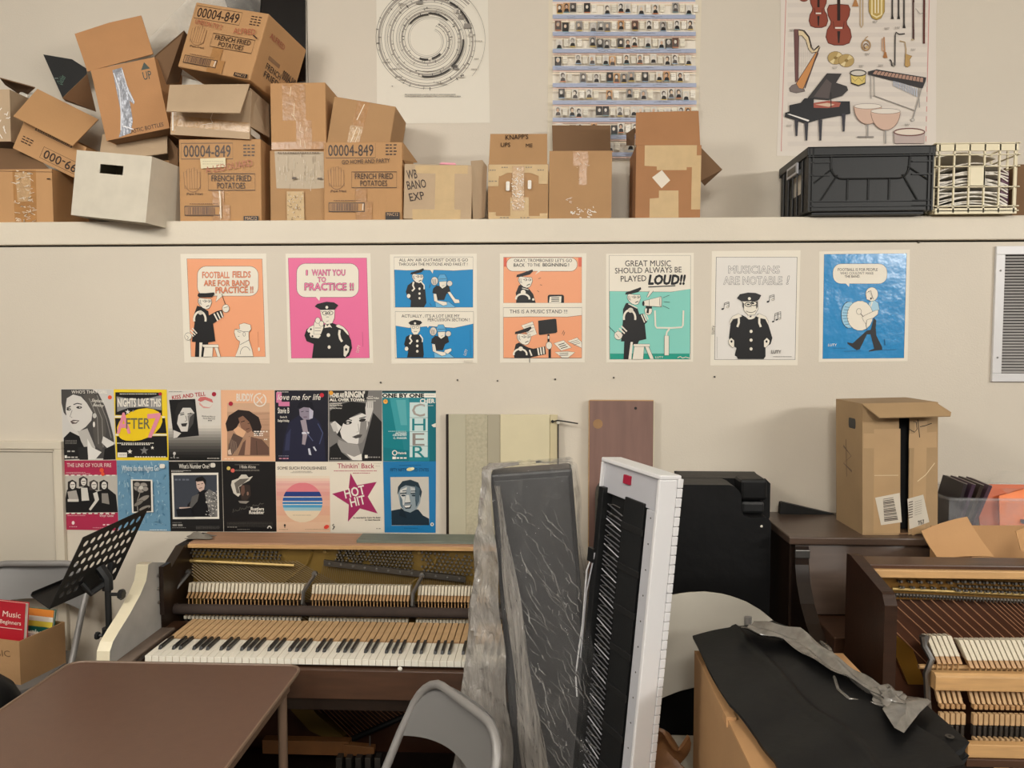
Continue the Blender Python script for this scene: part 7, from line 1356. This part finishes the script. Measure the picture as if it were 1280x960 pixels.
for i in range(44):
    px = 1170 + i * 6.6 + (8 if i > 4 else 0); dz = 0 if i > 4 else .012; q = at(px, 833, ya + .02)
    if i == 0:
        m = MB(); m.hexa([(-.002, -.014, .0), (.009, -.014, 0), (.009, .012, .004), (-.002, .012, .004), (-.006, -.004, .018), (.005, -.004, .018), (.005, .02, .018), (-.006, .02, .018)], 'orange_wood'); m.hexa([(-.006, -.004, .018), (.006, -.004, .018), (.006, .022, .018), (-.006, .022, .018), (-.022, .016, .07), (-.010, .016, .07), (-.008, .05, .064), (-.02, .05, .064)], 'felt'); m.tube([(.003, 0, -.03), (.003, 0, .002)], .003, 'light_wood', 5); h1 = m.build('hammer', act2, bevel=.0015); h1.location = (q.x, ya + .02, q.z + dz)
        m = MB(); m.hexa([(-.004, -.01, -.012), (.005, -.01, -.012), (.005, .004, -.012), (-.004, .004, -.012), (-.012, .0, .03), (-.003, .0, .03), (-.003, .012, .03), (-.012, .012, .03)], 'key_wood'); m.box(.0, -.014, -.026, .009, .004, -.013, 'orange_wood'); m.box(-.004, -.02, -.068, .007, -.006, -.036, 'key_wood'); m.box(-.003, -.018, -.10, .005, -.004, -.072, 'dark_steel'); m.box(-.004, -.03, -.112, .004, -.012, -.102, 'key_wood'); wz = at(px, 872, ya).z; h2 = m.build('wippen', act2, bevel=.001); h2.location = (q.x, ya, wz)
    else: dup(h1, (q.x, ya + .02, q.z + dz), act2); dup(h2, (q.x, ya, wz), act2)
a = at(1206, 936, 2.10); m = MB(); m.box(a.x, 2.085, a.z - .017, X1 - .02, 2.11, a.z + .02, 'light_wood'); m.box(a.x - .005, 2.08, a.z - .04, X1 - .02, 2.14, a.z - .018, 'brown_wood'); m.build('key_rail', P2, bevel=.002)
m = MB(); m.box(X0 + .034, 2.10, a.z - .12, X1, Y1 - .04, a.z - .045, 'walnut_dark'); m.build('key_bed', P2)
m = MB()
for k in range(5): q = at(1240 + k * 24, 952, 2.095); m.box(q.x, 2.085, q.z - .012, q.x + .04, 2.098, q.z + .01, 'light_wood')
m.build('key_ends', P2)
# ------------------------------------------------------------------ large carton in front with black cover and plastic
ZB = .855
LX0, LX1, LY0, LY1 = .485, .905, 1.46, 2.06
c0 = atz(868, 815, ZB); c1 = atz(945, 960, ZB)
LX0 = min(c0.x, c1.x) - .0; LY1 = c0.y
LB = thing('large_carton', 'large brown carton in the right foreground under the black cover', 'box', None, (LX0, 1.40, 0))
D = LY1 - 1.40; Wl = .425; e = .006; m = MB()
m.box(0, 0, 0, Wl, e, ZB, 'card_mid'); m.box(0, D - e, 0, Wl, D, ZB, 'card_mid'); m.box(0, e, 0, e, D - e, ZB, 'card_mid'); m.box(Wl - e, e, 0, Wl, D - e, ZB, 'card_mid'); m.build('body', LB, bevel=.002)
m = MB(); m.box(0, D * .52, ZB, Wl, D, ZB + .004, 'card'); m.build('flap', LB); m = MB(); m.hexa([(0, 0, ZB), (Wl, 0, ZB), (Wl, D * .515, ZB), (0, D * .515, ZB), (0, 0, ZB + .004), (Wl, 0, ZB + .004), (Wl, D * .515, ZB + .006), (0, D * .515, ZB + .006)], 'card'); m.build('flap', LB)
m = MB(); fy = D * .49; m.hexa([(-.003, fy, ZB - .012), (.012, fy, ZB - .012), (.012, fy + .05, ZB - .012), (-.003, fy + .05, ZB - .012), (-.004, fy + .004, ZB + .012), (.02, fy, ZB + .012), (.02, fy + .045, ZB + .01), (-.003, fy + .04, ZB + .009)], 'card'); m.build('torn_corner', LB)
# black cover: grid draped over the top, laid out by its outline on the carton top
def ctop(px, py, dz=0): return atz(px, py, ZB + .02 + dz)
Lp = [(866, 803), (885, 845), (912, 893), (945, 930), (968, 962), (985, 1000)]
Rp = [(966, 786), (1008, 808), (1048, 845), (1092, 884), (1135, 912), (1180, 944), (1205, 975)]
def edge(P, v):
    f_ = v * (len(P) - 1); i = min(int(f_), len(P) - 2); k = f_ - i; return P[i][0] * (1 - k) + P[i + 1][0] * k, P[i][1] * (1 - k) + P[i + 1][1] * k
def cov(u, v):
    a_, b_ = edge(Lp, v), edge(Rp, v); p = ctop(a_[0] * (1 - u) + b_[0] * u, a_[1] * (1 - u) + b_[1] * u)
    h = .006 * math.sin(u * 7 + v * 3) * math.sin(v * 5) + .004 * math.sin(v * 17 + u * 5) + .008 * math.exp(-((u - .52) / .03) ** 2) + .01 * u
    return (p.x, p.y, p.z + .012 + h)
m = MB(); m.grid(cov, 40, 40, 'black_vinyl', .008); CV = m.build('black_cover', smooth=True); tag(CV, 'black vinyl cover with a raised seam lying across the large carton', 'cover')
m = MB(); m.tube([(cov(.52, v / 20)[0], cov(.52, v / 20)[1], cov(.52, v / 20)[2] + .001) for v in range(1, 21)], .003, 'black_matte', 6); m.build('seam', CV)
a = cov(.42, .62); m = MB(); m.lathe([(0, .002), (.004, .001), (.005, 0)], a, 'ivory', 8); m.build('white_speck', CV)
# its buckled strap end at the right
s0, s1, s2 = atz(1150, 893, ZB + .03), atz(1205, 940, ZB + .03), atz(1090, 900, ZB + .03)
q = [atz(1158, 884, .89), atz(1208, 928, .89), atz(1200, 940, .88), atz(1185, 944, .88), atz(1140, 912, .885)]
m = MB(); m.add(list(q) + [p - Vector((0, 0, .03)) for p in q], [(0, 1, 2, 3, 4), (9, 8, 7, 6, 5)] + [(i, (i + 1) % 5, 5 + (i + 1) % 5, 5 + i) for i in range(5)], 'black_vinyl'); st = m.build('cuff', CV, bevel=.006)
q = atz(1187, 921, .892); m = MB(); m.lathe([(.004, 0), (.009, 0), (.009, .002), (.004, .002)], q, 'dark_steel', 12); m.build('eyelet', CV, label='metal eyelet')
# crumpled translucent plastic strip beside the cover
Ctr = [(934, 784), (960, 792), (990, 798), (1020, 818), (1050, 838), (1080, 858), (1108, 874)]
ZP_ = ZB + .062
def strip(u, v):
    x, y = edge(Ctr, u); wv = 11 + 3 * math.sin(u * 5) - 5 * max(0, u - .8) * 5 * .3
    p = atz(x + (v - .5) * wv * 1.5, y - (v - .5) * wv * .9, ZP_); t_ = v - .5
    return (p.x, p.y, p.z + .012 * t_ * t_ * 4 + .003 * math.sin(u * 26 + v * 5) + .004 * math.sin(v * 12 + u * 9))
pm = mat('crumpled_plastic', '#77726B', .2, var=.2, vscale=30, spec=.8, bump=.5, bscale=26)
m = MB(); m.grid(strip, 60, 12, pm, .0015); PS = m.build('plastic_strip', smooth=True); tag(PS, 'crumpled grey see-through plastic strip lying along the black cover', 'plastic')
c_ = atz(1112, 874, ZP_)
def knot(u, v):
    a = 2 * math.pi * u; b = math.pi * (v - .5); r_ = .03 * (1 + .18 * math.sin(5 * a + 3 * b) + .14 * math.sin(9 * b + 2 * a))
    return (c_.x + r_ * math.cos(a) * math.cos(b) * 1.1, c_.y + r_ * math.sin(a) * math.cos(b) * 1.5, c_.z + r_ * math.sin(b) * .6 + .004)
m = MB(); m.grid(knot, 28, 14, pm); m.build('knot', PS, smooth=True)
LQ = [(1103, 886), (1112, 874), (1127, 867), (1160, 872), (1164, 880), (1150, 890), (1130, 913), (1118, 912)]
lf = [atz(x, y, ZP_) for x, y in LQ]; ce_ = sum(lf, Vector()) / len(lf)
m = MB(); Vl = [ce_ + Vector((0, 0, .012))] + [ce_ * .45 + p * .55 + Vector((0, 0, .009 + .006 * math.sin(i * 2.3))) for i, p in enumerate(lf)] + [p + Vector((0, 0, .006 * math.sin(i * 1.9))) for i, p in enumerate(lf)]; k = len(lf)
m.add(Vl, [(0, 1 + i, 1 + (i + 1) % k) for i in range(k)] + [(1 + i, 1 + k + i, 1 + k + (i + 1) % k, 1 + (i + 1) % k) for i in range(k)], pm); m.build('torn_end', PS, smooth=True)
m = MB(); m.tube([atz(1043, 846, ZB + .05), atz(1048, 862, ZB + .05), atz(1062, 874, ZB + .05), atz(1085, 878, ZB + .05), atz(1106, 882, ZB + .06)], .004, pm, 6); m.tube([atz(1026, 802, ZB + .03), atz(1036, 812, ZB + .04), atz(1044, 826, ZB + .05)], [.004, .009, .006], pm, 6); m.build('strap_loop', PS, smooth=True)
q = [at(*p, 2.02) for p in ((1030, 806), (1057, 808), (1095, 846), (1086, 858), (1060, 845))]
# brown crumpled bundle low between keyboard and carton
m = MB(); m.grid(lambda u, v: (-.07 + .14 * u + .015 * math.sin(v * 9), .05 * math.sin(v * 3.1) - .02, .45 + .16 * v + .03 * math.sin(u * 8 + v * 5)), 18, 12, 'leather_brown', .01); q = at(838, 935, 2.19); o = m.build('leather_bundle', smooth=True); o.location = (q.x - .025, 2.19, 0); tag(o, 'brown crumpled leather bundle low beside the large carton', 'bundle')
bpy.data.objects.remove(_fo)
